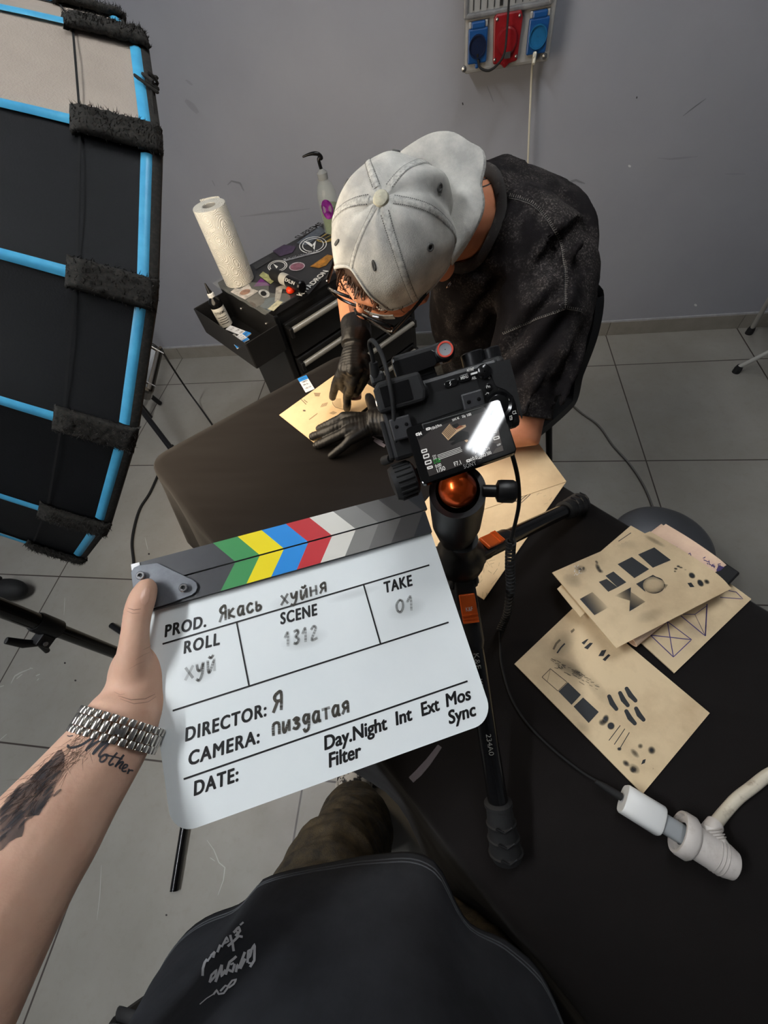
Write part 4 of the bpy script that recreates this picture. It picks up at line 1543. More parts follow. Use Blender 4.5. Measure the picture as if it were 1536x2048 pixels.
# second stand behind the softbox, with its leg reaching under the table
HB = at(190, 700, 0.42) * V(1, 1, 0)
le = at(415, 993, 0.012)
t = thing('light_stand', HB, 'second black light stand behind the softbox with a leg reaching under the table', 'light stand')
MB().tube([HB + V(0, 0, 0.0), HB + V(0, 0, 1.25)], 0.0145, 16).build('column', M_blackmetal, t)
MB().lathe([(0.018, -0.02), (0.03, -0.01), (0.03, 0.03), (0.018, 0.04)], HB + V(0, 0, 0.32), (0, 0, 1), 18).build('leg_hub', M_blackplastic, t)
d = nz((le - HB) * V(1, 1, 0))
for a_ in (0, 2 * pi / 3, -2 * pi / 3):
    dd_ = V(d[0] * math.cos(a_) - d[1] * math.sin(a_), d[0] * math.sin(a_) + d[1] * math.cos(a_), 0)
    ln = np.linalg.norm((le - HB)[:2]) if a_ == 0 else 0.10
    MB().tube([HB + V(0, 0, 0.32) + dd_ * 0.02, HB + dd_ * ln + V(0, 0, 0.012)], 0.0125, 14).build('leg', M_blackmetal, t)

# equipment case with chrome latches
zs = lambda x, y, dd: atd(280 + x / 12.8, 640 + y / 12.8, dd)
D0 = 1.62
k_ = [zs(505, 690, D0), zs(300, 1560, D0 - 0.05)]
vy = nz(k_[0] - k_[1])
vx = nz(ray(310, 735) - vy * np.dot(ray(310, 735), vy))
vz = np.cross(vx, vy)
if vz[0] > 0: vz = -vz
Hc = np.linalg.norm(k_[0] - k_[1]) * 1.35
cc = (k_[0] + k_[1]) / 2 + vz * 0.048 + vx * 0.04 - vy * 0.02
t = thing('equipment_case', cc, 'black ribbed equipment case with chrome latches showing behind the softbox', 'case')
cb = MB().box(cc, (0.09, Hc, 0.12), np.array([vx, vy, vz]))
cb.build('case_body', M_blackgloss, t, smooth=False, bevel=0.014)
for j in (-1, 0, 1):
    MB().box(cc - vx * 0.046 + vz * (-0.02 + 0.026 * j), (0.008, Hc * 0.9, 0.012), np.array([vx, vy, vz])).build('rib', M_blackplastic, t, smooth=False, bevel=0.003)
MB().tube(bez([cc + vy * Hc * 0.48 - vz * 0.055, cc + vy * Hc * 0.58 - vz * 0.03, cc + vy * Hc * 0.60 + vz * 0.02, cc + vy * Hc * 0.5 + vz * 0.04], 6), 0.008, 10).build('carry_handle', M_blackplastic, t)
for s_ in (0.36, -0.36):
    MB().tube([cc + vy * Hc * s_ - vz * 0.063 - vx * 0.05, cc + vy * Hc * (s_ + 0.10) + vz * 0.01 - vx * 0.052], 0.0022, 8).build('latch', M_chrome, t)


def cable(pts, r, m, label, name='cable'):
    return tag(MB().tube(bez(pts, 8), r, 10).build(name, m, org=pts[0]), label, 'cable')


g = lambda x, y, z=0.006: at(x, y, z)
cs_ = zs(520, 700, D0 - 0.02)
e0 = at(415, 836, 0.006)
pts = [cs_, cs_ + (at(340, 728, 0.3) - cs_) * 0.9, at(372, 776, 0.12), at(398, 812, 0.02), e0, at(440, 872, 0.006), at(470, 910, 0.006)]
cable(pts, 0.0042, M_rubber, 'thin black cable running from the equipment case to the floor under the table')
cable([g(345, 890), g(322, 937), g(300, 985), g(281, 1015), g(270, 1048), g(264, 1085), g(267, 1120), g(270, 1155), g(285, 1190), g(330, 1230)], 0.0055, M_rubber, 'black cable curving over the floor tiles between table cloth and clapperboard')
M_gcable = mat('grey_cable', rgb(92, 90, 86), 0.5)
cable([g(1080, 770), g(1128, 797), g(1163, 826), g(1198, 852), g(1226, 891), g(1256, 924), g(1284, 965), g(1304, 1010), g(1318, 1060), g(1330, 1120)], 0.0038, M_gcable, 'grey cable lying on the floor tiles between the chair and the round stool')

# round stool
c = V(0.593, 0.62, 0.30)
t = thing('stool', c * V(1, 1, 0), 'round glossy black stool half hidden by the table edge', 'stool')
MB().lathe([(0.11, -0.05), (0.126, -0.045), (0.1317, -0.03), (0.1317, -0.012), (0.127, 0.0), (0.115, 0.009), (0.09, 0.021), (0.05, 0.033), (0.0005, 0.038)], c - V(0, 0, 0.006), (0, 0, 1), 64, cap=False).build('seat', mat('stool_metal', rgb(120, 122, 126), 0.42, metal=0.9), t)
MB().tube([c - V(0, 0, 0.05), c * V(1, 1, 0) + V(0, 0, 0.07)], 0.018, 16).build('post', M_chrome, t)
for k in range(5):
    a_ = 0.3 + k * 2 * pi / 5
    d = V(math.cos(a_), math.sin(a_), 0)
    lg = MB().tube([c * V(1, 1, 0) + V(0, 0, 0.075), c * V(1, 1, 0) + d * 0.14 + V(0, 0, 0.055)], [0.014, 0.009], 10).build('leg', M_blackplastic, t)
    MB().lathe([(0.018, -0.009), (0.022, -0.005), (0.022, 0.005), (0.018, 0.009)], c * V(1, 1, 0) + d * 0.14 + V(0, 0, 0.0225), V(-d[1], d[0], 0), 16).build('caster', M_rubber, lg)

# leg of a white metal seat at the right edge
f0 = at(1497, 667, 0.0)
f1 = at(1540, 596, 0.24)
t = thing('side_chair', f0 + V(0.2, -0.05, 0), 'white metal chair leg with black rubber foot at the right edge of the picture', 'chair')
M_wm = mat('white_metal', rgb(176, 174, 168), 0.35)
d = nz(f1 - f0)
top = f0 + d * (0.45 / d[2])
sc_ = top + V(0.22, -0.02, 0.01)
MB().lathe([(0.19, -0.015), (0.2, 0), (0.19, 0.02), (0.0005, 0.022)], sc_, (0, 0, 1), 32).build('seat', M_blackplastic, t)
for k in range(4):
    a_ = k * pi / 2
    o_ = f0 - sc_ * V(1, 1, 0)
    q = V(o_[0] * math.cos(a_) - o_[1] * math.sin(a_), o_[0] * math.sin(a_) + o_[1] * math.cos(a_), 0)
    o2 = (top - sc_) * V(1, 1, 0)
    q2 = V(o2[0] * math.cos(a_) - o2[1] * math.sin(a_), o2[0] * math.sin(a_) + o2[1] * math.cos(a_), 0)
    b0_, b1_ = sc_ * V(1, 1, 0) + q, sc_ * V(1, 1, 0) + q2 + V(0, 0, 0.445)
    if b0_[1] > Y1 - 0.02: b0_[1] = Y1 - 0.03
    lg = MB().tube([b0_ + V(0, 0, 0.03), b1_], 0.0095, 12).build('leg', M_wm, t)
    MB().lathe([(0.0155, 0), (0.0155, 0.022), (0.012, 0.035)], b0_, (0, 0, 1), 14).build('rubber_foot', M_rubber, lg)

# unidentified dark shape at the left edge, built as a rounded lump
q = at(20, 1182, 0.03)
t = thing('lump', q * V(1, 1, 0), 'small dark sandbag on the floor at the left edge below the softbox', 'lump')
sbm = MB()
sbm.ball(q * V(1, 1, 0) + V(0, 0, 0.045), 0.07, 20, sc=(1.3, 0.65, 0.62))
sbm.build('bag', M_rubber, t)
sbm = MB().box(q * V(1, 1, 0) + V(-0.03, 0, 0.085), (0.03, 0.085, 0.03))
sbm.build('strap', M_blackmatte, t, bevel=0.008)
# ================================================================== clapperboard
Q = [V(-0.312, 0.152, 1.064), V(-0.037, 0.267, 1.033), V(0.048, 0.055, 0.953), V(-0.228, -0.06, 0.984)]
kx = nz(Q[1] - Q[0])
ky = nz(Q[3] - Q[0])
kn = nz(np.cross(ky, kx))          # up, towards the viewer
if kn[2] < 0: kn = -kn
ky = np.cross(kx, kn)
ky = ky if np.dot(ky, Q[3] - Q[0]) > 0 else -ky
KO = Q[0]


def cuv(px, py):
    p = atp(px, py, KO, kn) - KO
    return float(p @ kx), float(p @ ky)


def cl(u, v, w=0.0):
    return KO + kx * u + ky * v + kn * w


def cpx(px, py, w=0.0):
    return cl(*cuv(px, py), w)


KAX = np.array([kx, -ky, kn])
t = thing('clapperboard', cl(0.15, 0.12), 'white film clapperboard with coloured sticks held in the raised left hand', 'clapperboard')
CLAP = t
zA = lambda x, y: (250 + x / 2.363, 960 + y / 2.363)
zB = lambda x, y: (300 + x / 2.194, 1240 + y / 2.194)
WB, HB_ = 0.30, np.linalg.norm(Q[3] - Q[0])
sb0 = cuv(*zA(1000, 376))[1]       # lower edge of the sticks
smid = cuv(*zA(900, 291))[1]
rc = 0.020


def rrect(u0, v0, u1, v1, radii, n=8):
    out = []
    for (cx, cy, a0), r in zip(((u0, v0, 180), (u1, v0, 270), (u1, v1, 0), (u0, v1, 90)), radii):
        sx, sy = (1 if cx == u0 else -1), (1 if cy == v0 else -1)
        for k in range(n + 1):
            a = math.radians(a0 + 90 * k / n)
            out.append((cx + sx * r + r * math.cos(a), cy + sy * r + r * math.sin(a)))
    return out


M_board = mat('white_acrylic', rgb(238, 243, 243), 0.3, var=rgb(232, 238, 239), vscale=5)
bp_ = rrect(0.0005, sb0 - 0.03, WB, HB_, (0.001, 0.001, rc, rc))
MB().prism([cl(u, v, -0.0035) for u, v in bp_], kn * 0.0035).build('board', M_board, t, angle=30)
M_stick = mat('stick_black', rgb(52, 53, 56), 0.45, var=rgb(46, 47, 50), vscale=30)
cols = [rgb(58, 138, 78), rgb(244, 222, 20), rgb(36, 138, 216), rgb(190, 46, 52), rgb(222, 219, 209), rgb(128, 126, 122), rgb(102, 100, 97), rgb(72, 70, 69)]
M_str = [mat('stripe_%d' % i, c, 0.4) for i, c in enumerate(cols)]


def stick(name, v0, v1, us0, us1, uend):
    mb = MB().prism([cl(0, v0), cl(uend, v0), cl(uend, v1), cl(0, v1)], kn * 0.006)
    for i in range(8):
        mb.m = i + 1
        mb.add([cl(us0[i], v0, 0.0063), cl(us0[i + 1], v0, 0.0063), cl(us1[i + 1], v1, 0.0063), cl(us1[i], v1, 0.0063)], [(0, 1, 2, 3)])
    return mb.build(name, [M_stick] + M_str, t, smooth=False, fixn=False)


u_top = [cuv(*zA(x, 405 - .264 * (x - 45)))[0] for x in (425, 540, 652, 765, 875, 985, 1090, 1195, 1300)]
u_mid = [cuv(*zA(x, 458 - .2775 * (x - 300)))[0] for x in (528, 642, 754, 868, 978, 1089, 1195, 1300, 1402)]
u_bot = [cuv(*zA(x, 532 - .29 * (x - 460)))[0] for x in (462, 582, 697, 816, 926, 1040, 1150, 1254, 1360)]
stick('upper_stick', 0.0, smid - 0.0008, u_top, u_mid, WB + 0.003)
stick('lower_stick', smid + 0.0008, sb0, u_mid, u_bot, WB)
hp = [cuv(*zA(x, y)) for x, y in [(48, 440), (62, 420), (88, 408), (170, 397), (250, 437), (330, 474), (352, 490), (357, 512), (350, 532), (330, 548), (250, 578), (180, 600), (90, 622), (70, 610)]]
M_hinge = mat('hinge_steel', rgb(104, 107, 112), 0.42, metal=0.35, var=rgb(92, 95, 100), vscale=90)
MB().prism([cl(u, v, 0.0062) for u, v in hp], kn * 0.0022).build('hinge_plate', M_hinge, t, smooth=False, bevel=0.0005)
for p in ((100, 459), (297, 515)):
    u, v = cuv(*zA(*p))
    sc_ = MB().lathe([(0.0042, 0.0), (0.0042, 0.0036), (0.0036, 0.0042), (0.0022, 0.0042), (0.0022, 0.002), (0.0004, 0.002)], cl(u, v, 0.0084), kn, 20, cap=False)
    so = sc_.build('screw', M_chrome, t)
    MB().lathe([(0.002, 0), (0.0003, 0.0002)], cl(u, v, 0.0106), kn, 6, cap=False).build('hex_socket', M_blackplastic, so, smooth=False)
MB().box(cl(0.004, 0.003, 0.0064), (0.008, 0.006, 0.001), KAX).build('worn_corner', M_steel, t, smooth=False)

pl = MB()


def cline(p0, p1, w=0.0016):
    a, b_ = np.array(cuv(*p0)), np.array(cuv(*p1))
    d = (b_ - a) / np.linalg.norm(b_ - a)
    n = np.array([-d[1], d[0]]) * w / 2
    pl.add([cl(*(a + n), 0.0003), cl(*(b_ + n), 0.0003), cl(*(b_ - n), 0.0003), cl(*(a - n), 0.0003)], [(0, 1, 2, 3)])


cline(zA(178, 775), zA(1438, 402))
cline(zA(528, 672), zB(435, 288))
cline(zA(1127, 493), zA(1207, 772))
cline(zB(100, 398), zB(1310, 10))
cline(zB(148, 698), zB(1393, 268))
M_print = mat('black_print', rgb(16, 16, 17), 0.5)
pl.build('ruled_lines', M_print, t, smooth=False)


def ctext(s, p0, p1, cap, shear=0.24, bold=0.0, sp=1.0):
    mb = MB()
    a, b_ = np.array(cuv(*p0)), np.array(cuv(*p1))
    d = (b_ - a) / np.linalg.norm(b_ - a)
    n = np.array([d[1], -d[0]])
    for k_, dx_ in enumerate([(0, 0)] + [(0.00055 * math.cos(a2), 0.00042 * math.sin(a2)) for a2 in [2 * pi * j2 / 8 for j2 in range(8)]]):
        text_on(mb, s, lambda x, y: cl(*(a + d * (x + dx_[0]) + n * (y + dx_[1])), 0.00022 + 0.00001 * k_), h=cap, fit=np.linalg.norm(b_ - a), bold=bold, shear=shear, spacing=sp)
    mb.build('lettering', M_print, t, smooth=False)


ctext('PROD.', zA(190, 742), zA(382, 692), 0.0112, sp=1.15)
ctext('ROLL', zB(150, 147), zB(305, 107), 0.0112, sp=1.2)
ctext('SCENE', zA(738, 682), zA(915, 635), 0.0112, sp=1.15)
ctext('TAKE', zA(1235, 532), zA(1365, 496), 0.0112, sp=1.15)
ctext('DIRECTOR:', zB(157, 532), zB(515, 418), 0.0112, sp=1.15)
ctext('CAMERA:', zB(175, 637), zB(485, 536), 0.0112, sp=1.15)
ctext('DATE:', zB(195, 770), zB(392, 703), 0.0112, sp=1.15)
ctext('Day.Night', zB(768, 570), zB(1045, 477), 0.0116)
ctext('Filter', zB(788, 646), zB(932, 598), 0.0116)
ctext('Int', zB(1082, 461), zB(1155, 436), 0.0116)
ctext('Ext', zB(1195, 421), zB(1275, 393), 0.0116)
ctext('Mos', zB(1303, 381), zB(1412, 346), 0.0116)
ctext('Sync', zB(1315, 456), zB(1435, 416), 0.0116)

# handwriting: letter strokes in a box x 0..1, y 0 (base) .. 1 (x-height)
GL = {'Я': [[(0.9, 0), (0.9, 1.5), (0.45, 1.5), (0.2, 1.2), (0.4, 0.85), (0.9, 0.8)], [(0.55, 0.82), (0.1, -0.05)]],
      'я': [[(0.8, 0), (0.8, 1), (0.4, 1), (0.2, 0.78), (0.4, 0.5), (0.8, 0.5)], [(0.45, 0.5), (0.1, 0)]],
      'к': [[(0.1, 1), (0.1, 0)], [(0.75, 1), (0.15, 0.45), (0.85, 0)]], 'а': [[(0.8, 0.9), (0.4, 1), (0.1, 0.6), (0.2, 0.1), (0.5, 0.05), (0.8, 0.6)], [(0.82, 1), (0.8, 0.1), (1, 0)]],
      'с': [[(0.85, 0.85), (0.5, 1), (0.12, 0.6), (0.25, 0.1), (0.6, 0), (0.9, 0.2)]], 'ь': [[(0.15, 1), (0.15, 0), (0.6, 0), (0.75, 0.25), (0.55, 0.5), (0.15, 0.48)]],
      'х': [[(0.1, 1), (0.85, 0)], [(0.9, 1), (0.05, 0)]], 'у': [[(0.1, 1), (0.2, 0.5), (0.5, 0.4), (0.8, 0.95)], [(0.85, 1), (0.7, 0.1), (0.35, -0.45), (0.05, -0.3)]],
      'й': [[(0.1, 1), (0.1, 0.15), (0.3, 0), (0.8, 0.9)], [(0.85, 1), (0.85, 0)], [(0.25, 1.35), (0.5, 1.2), (0.75, 1.4)]], 'и': [[(0.1, 1), (0.1, 0.15), (0.3, 0), (0.8, 0.9)], [(0.85, 1), (0.85, 0)]],
      'н': [[(0.1, 1), (0.1, 0)], [(0.85, 1), (0.85, 0)], [(0.1, 0.5), (0.85, 0.5)]], 'п': [[(0.1, 0), (0.15, 1), (0.8, 1), (0.85, 0)]],
      'з': [[(0.15, 0.85), (0.5, 1), (0.8, 0.8), (0.4, 0.55), (0.8, 0.3), (0.5, -0.05), (0.1, 0.1)]], 'д': [[(0.8, 0.9), (0.35, 1), (0.12, 0.6), (0.4, 0.2), (0.8, 0.8)], [(0.85, 1), (0.75, -0.3), (0.35, -0.6), (0.15, -0.35)]],
      'т': [[(0.05, 1), (0.95, 1)], [(0.5, 1), (0.5, 0)]], '1': [[(0.1, 0.9), (0.5, 1.4), (0.5, 0)]], '3': [[(0.15, 1.3), (0.6, 1.4), (0.75, 1.1), (0.35, 0.75), (0.8, 0.4), (0.5, 0), (0.1, 0.1)]],
      '2': [[(0.1, 1.1), (0.45, 1.4), (0.75, 1.1), (0.1, 0), (0.9, 0.05)]], '0': [[(0.5, 1.3), (0.15, 0.9), (0.2, 0.3), (0.55, 0.05), (0.85, 0.5), (0.8, 1.1), (0.5, 1.3)]], ' ': []}


def handwrite(s, p0, p1, xh, w, inkv, name='handwriting'):
    xh, w = xh * 1.12, w * 1.35
    a, b_ = np.array(cuv(*p0)), np.array(cuv(*p1))
    L_ = np.linalg.norm(b_ - a)
    d = (b_ - a) / L_
    n = np.array([d[1], -d[0]])
    adv = L_ / len(s)
    for i, ch in enumerate(s):
        mb = MB()
        for st_ in GL[ch]:
            pts = [np.array(q) for q in st_]
            if len(pts) > 2:
                c3 = bez([V(q[0], q[1], 0) for q in pts], 5)
                pts = [np.array([q[0], q[1]]) for q in c3]
            R_ = []
            for k in range(len(pts)):
                q = pts[k]
                x = i * adv + (q[0] * 0.78 + 0.15 * q[1]) * adv
                R_.append(a + d * x + n * (q[1] * xh))
            for k in range(len(R_) - 1):
                dd_ = R_[k + 1] - R_[k]
                dd_ = dd_ / (np.linalg.norm(dd_) + 1e-9)
                nn_ = np.array([-dd_[1], dd_[0]]) * w / 2
                e_ = dd_ * w * 0.3
                v_ = inkv * random.uniform(0.6, 1.0)
                mb.add([cl(*(R_[k] - e_ + nn_), 0.0003 + 0.00002 * k), cl(*(R_[k + 1] + e_ + nn_), 0.0003 + 0.00002 * k), cl(*(R_[k + 1] + e_ - nn_), 0.0003 + 0.00002 * k), cl(*(R_[k] - e_ - nn_), 0.0003 + 0.00002 * k)], [(0, 1, 2, 3)], v_)
        if mb.f:
            mb.build(name, M_marker, t, useink=True, smooth=False)


M_marker = ink('marker_ink', rgb(72, 68, 60))
handwrite('Якась', zA(445, 668), zA(660, 605), 0.0075, 0.0017, 0.8)
handwrite('хуйня', zA(738, 590), zA(965, 522), 0.0075, 0.0017, 0.8)
handwrite('хуй', zB(155, 262), zB(300, 215), 0.0088, 0.0018, 0.34)
handwrite('1312', zB(590, 116), zB(745, 78), 0.0078, 0.0018, 0.28)
handwrite('01', zA(1280, 632), zA(1385, 606), 0.0085, 0.0018, 0.28)
handwrite('Я', zB(538, 402), zB(592, 386), 0.0085, 0.0020, 1.0)
handwrite('пиздатая', zB(538, 506), zB(885, 398), 0.0075, 0.0019, 0.8)
BRD = [o for o in COL.objects if o.name == 'board'][0]
sm = MB()
for (x, y, rx, ry, an, pk) in [(*zA(850, 755), 52, 20, -0.27, 0.16), (*zA(1330, 610), 42, 22, -0.27, 0.14), (*zB(215, 230), 40, 24, -0.3, 0.14), (*zA(830, 560), 70, 20, -0.27, 0.12), (*zA(1080, 540), 60, 10, -0.27, 0.12), (*zB(700, 440), 90, 14, -0.3, 0.07)]:
    pts = disc_px(x, y, rx, ry, an, 20)
    f_ = soft_spot(x, y, rx, ry, an, pk)
    for k in range(4):
        pass
    ctr = cpx(x, y, 0.00022)
    ringm = [cpx(x + (q[0] - x) * .5, y + (q[1] - y) * .5, 0.00022) for q in pts]
    ringo = [cpx(*q, 0.00022) for q in pts]
    n_ = len(pts)
    sm.add([ctr] + ringm + ringo, [(0, 1 + i, 1 + (i + 1) % n_) for i in range(n_)] + [(1 + i, 1 + n_ + i, 1 + n_ + (i + 1) % n_, 1 + (i + 1) % n_) for i in range(n_)], [pk] + [pk * .7] * n_ + [0.0] * n_)
imprint(BRD, sm, M_marker)

# ================================================================== tripod with ball head
H = V(0.0126, 0.235, 0.930)
f1 = at(1158, 1008, TZ + 0.016)
f2 = at(1012, 1705, TZ + 0.018)
f3 = H * 3 - f1 - f2
f3 = V(f3[0], f3[1], TZ + 0.017)
t = thing('tripod', H * V(1, 1, 0) + V(0, 0, TZ), 'black table tripod with orange ball head and orange leg clips under the camera', 'tripod')
MB().lathe([(0.012, -0.05), (0.02, -0.042), (0.026, -0.02), (0.030, 0.0), (0.030, 0.018), (0.024, 0.03), (0.019, 0.04), (0.019, 0.055)], H, (0, 0, 1), 28).build('hub', M_blackplastic, t, angle=30)


def leg(f, clip):
    d = nz(f - H)
    L_ = np.linalg.norm(f - H)
    ax = box_ax(d, np.cross(V(0, 0, 1), d))     # x sideways, y up-ish
    upd = ax[1] if ax[1][2] > 0 else -ax[1]
    sx = ax[0]
    AX_ = np.array([sx, upd, d])
    jo = MB()
    jo.box(H + d * 0.036, (0.026, 0.020, 0.05), AX_)
    jo.tube([H + d * 0.026 - sx * 0.017, H + d * 0.026 + sx * 0.017], 0.0095, 18)
    lo = jo.build('leg_joint', M_blackplastic, t, smooth=True, angle=30, bevel=0.003)
    MB().tube([H + d * 0.026 - sx * 0.0185, H + d * 0.026 + sx * 0.0185], 0.0055, 16).build('hinge_bolt', M_steel, lo)
    if clip:
        MB().box(H + d * 0.058 + upd * 0.0135, (0.019, 0.005, 0.034), AX_).build('orange_clip', M_orange, lo, smooth=False, bevel=0.0012)
        for k in (0.066, 0.070, 0.074):
            MB().box(H + d * k + upd * 0.0163, (0.019, 0.0016, 0.0022), AX_).build('clip_ridge', M_orange, lo, smooth=False)
    MB().tube([H + d * 0.05, H + d * 0.055, H + d * 0.10, H + d * 0.108], [0.0130, 0.0142, 0.0142, 0.0120], 20).build('upper_tube', M_blackplastic, t)
    MB().tube([H + d * 0.10, H + d * (L_ - 0.055)], 0.0118, 20).build('leg_tube', M_blackgloss, t)
    ft = MB()
    prof_ = [(0.0, 0.0128), (0.002, 0.0165), (0.006, 0.0165), (0.007, 0.0150)]
    for k in range(3):
        x = 0.012 + 0.016 * k
        prof_ += [(x, 0.0152 + 0.0012 * k), (x + 0.011, 0.0160 + 0.0012 * k), (x + 0.012, 0.0178 + 0.0012 * k), (x + 0.014, 0.0172 + 0.0012 * k)]
    prof_ += [(0.064, 0.0165), (0.068, 0.010)]
    ft.lathe([(r, x) for x, r in prof_], H + d * (L_ - 0.058), d, 24)
    fo = ft.build('rubber_foot', M_rubber, t, angle=30)
    for k in range(3):
        q = H + d * (L_ - 0.058 + 0.020 + 0.016 * k) + upd * (0.0180 + 0.0012 * k)
        MB().tube([q - sx * 0.009 + d * 0.000, q + d * 0.005, q + sx * 0.009 + d * 0.000], 0.0012, 6).build('foot_chevron', M_blackplastic, fo)
    return d, AX_, L_


d1, A1, _ = leg(f1, True)
d2, A2, L2_ = leg(f2, True)
leg(f3, False)
# printing on the nearest leg
mb = MB()
mb2 = MB()
sx2 = A2[0] if np.dot(A2[0], V(1, 0, 0)) > 0 else -A2[0]


SGN = 1.0 if np.dot(np.cross(d2, sx2), A2[1]) > 0 else -1.0


def onleg(x, y):
    th_ = SGN * (y - 0.003) / 0.0119
    return H + d2 * x + (A2[1] * math.cos(th_) + sx2 * math.sin(th_)) * 0.0121


text_on(mb, 'K254A0', lambda x, y: onleg(0.142 + x, y), h=0.006, fit=0.03)
text_on(mb, 'K&F', lambda x, y: onleg(0.112 + x, y), h=0.007, fit=0.018)
text_on(mb, '234A0', lambda x, y: onleg(0.205 + x, y), h=0.006, fit=0.024)
mb.build('leg_print', mat('grey_print', rgb(120, 118, 112), 0.5), t, smooth=False)
cp = MB()
text_on(cp, 'K&F', lambda x, y: H + d2 * (0.050 + 0.011 - y) + A2[1] * 0.0162 + sx2 * (x - 0.004), h=0.005, fit=0.008)
cp.build('clip_print', M_paperwhite, t, smooth=False)

BC = V(-0.002, 0.282, 1.139)
bn_ = nz(V(0.12, -0.68, 0.72))
bx = V(0.96, 0.265, 0.09)
bx = nz(bx - bn_ * np.dot(bx, bn_))
by = np.cross(bn_, bx)
BAX = np.array([bx, by, bn_])


def cm_(u, v, w=0.0):
    return BC + bx * u + by * v + bn_ * w


ball_c = atp(915, 985, H, nz(V(0, 1, 0)))
ball_c = ball_c * V(1, 0, 1) + V(0, H[1] + 0.004, 0)
MB().ball(ball_c, 0.0185, 32).build('ball', M_copper, t)
foot_c = cm_(0.005, -0.036, -0.018)
nk = nz(foot_c - ball_c)
MB().tube([ball_c + nk * 0.012, ball_c + nk * 0.034], 0.0078, 20).build('ball_neck', M_copper, t)
MB().lathe([(0.012, 0.030), (0.022, 0.032), (0.022, 0.040), (0.02, 0.042)], ball_c, nk, 24).build('mount_plate', M_blackplastic, t)
hs = MB()
# open cup around the ball, lower towards the viewer
vdir = nz((CAM - ball_c) * V(1, 1, 0))
sdir = np.cross(V(0, 0, 1), vdir)
Rg = []
for o_, zf in ((0.0262, -0.062), (0.0275, -0.030), (0.0275, None), (0.0215, None), (0.0195, -0.014)):
    ring = []
    for i in range(48):
        a_ = 2 * pi * i / 48
        c_ = math.cos(a_)
        zr = -0.010 + 0.016 * (0.5 - 0.5 * c_) if zf is None else zf
        ring.append(ball_c + (vdir * math.cos(a_) + sdir * math.sin(a_)) * o_ + V(0, 0, zr))
    Rg.append(ring)
hs.rings(Rg, cap=False)
hs.rings([[p for p in Rg[0]], [ball_c * V(1, 1, 0) + (p - ball_c) * V(0.72, 0.72, 0) + V(0, 0, H[2] + 0.05) for p in Rg[0]]], cap=False)
hs.build('head_housing', M_blackplastic, t, angle=40)
pq = atp(985, 985, ball_c, nz(V(0, 1, 0)))
kd = nz(pq - ball_c)
MB().lathe([(0.006, 0.024), (0.006, 0.036), (0.0105, 0.038), (0.0112, 0.041), (0.0112, 0.052), (0.0095, 0.055), (0.0005, 0.056)], ball_c + V(0, 0, -0.002), kd * V(1, 1, 0.2), 18, cap=False).build('pan_knob', M_blackplastic, t)
a_, b_ = atp(848, 946, ball_c + V(0, 0.01, 0), nz(V(0, 1, 0))), atp(800, 964, ball_c + V(0, 0, 0), nz(V(0, 1, 0)))
kd = nz(b_ - a_)
kl = np.linalg.norm(b_ - a_)
kb = MB().lathe([(0.007, -0.03), (0.007, kl * 0.3), (0.0125, kl * 0.32), (0.0165, kl * 0.42), (0.0172, kl * 1.15), (0.0155, kl * 1.3), (0.0005, kl * 1.36)], a_, kd, 28, cap=False)
ko = kb.build('lock_knob', M_rubber, t, angle=30)
for i in range(20):
    an = 2 * pi * i / 20
    u = nz(np.cross(kd, V(0, 0, 1)))
    w = np.cross(kd, u)
    rr_ = u * math.cos(an) + w * math.sin(an)
    MB().tube([a_ + kd * kl * 0.5 + rr_ * 0.0172, a_ + kd * kl * 1.12 + rr_ * 0.0174], 0.0011, 6).build('knob_rib', M_rubber, ko)

# ================================================================== camera
t = thing('camera', cm_(0, -0.034, -0.02), 'black mirrorless camera on the tripod with its screen tilted up', 'camera')
CAMERA = t
z7 = lambda x, y: (720 + x / 4.267, 660 + y / 4.267)


def b7(x, y, w=0.0005):
    return atp(*z7(x, y), BC + bn_ * w, bn_)


def b7uv(x, y):
    p = b7(x, y) - BC
    return float(p @ bx), float(p @ by)


bd = MB()
bd.box(cm_(-0.004, -0.001, -0.019), (0.112, 0.064, 0.038), BAX)
bd.build('body', M_blackplastic, t, smooth=False, bevel=0.004)
gp = MB()
gs = [(0.036, -0.033), (0.060, -0.033), (0.0605, 0.0), (0.058, 0.033), (0.036, 0.033)]
gp.prism([cm_(u, v, -0.046) for u, v in gs], bn_ * 0.044)
gp.build('grip', M_blackmatte, t, smooth=False, bevel=0.005)
gl = [b7uv(*p) for p in [(1090, 290), (1275, 250), (1320, 420), (1350, 560), (1385, 740), (1380, 760), (1300, 560), (1240, 510), (1160, 480), (1125, 400)]]
MB().prism([cm_(u, v, 0.0002) for u, v in gl], bn_ * 0.0012).build('grip_leather', M_blackmatte, t, smooth=False)
# recessed well behind the screen, with the arms
wl = [b7uv(*p) for p in [(290, 640), (1000, 430), (1050, 610), (380, 840)]]
MB().prism([cm_(u, v, 0.0) for u, v in wl], bn_ * 0.0008).build('screen_well', mat('well', rgb(17, 17, 18), 0.5), t, smooth=False)
for p in ((345, 800), (950, 590)):
    u, v = b7uv(*p)
    ar = MB().box(cm_(u, v - 0.004, 0.006), (0.019, 0.020, 0.004), BAX).build('screen_arm', mat('arm_grey', rgb(44, 44, 46), 0.45), t, smooth=False, bevel=0.0015)
    for dx in (-0.004, 0.005):
        MB().lathe([(0.0018, 0), (0.0012, 0.0008), (0.0002, 0.0008)], cm_(u + dx, v - 0.002, 0.008), bn_, 10, cap=False).build('arm_screw', M_blackgloss, ar)
for x_, y_, w_ in ((700, 620, 0.03), (640, 660, 0.05)):
    pass
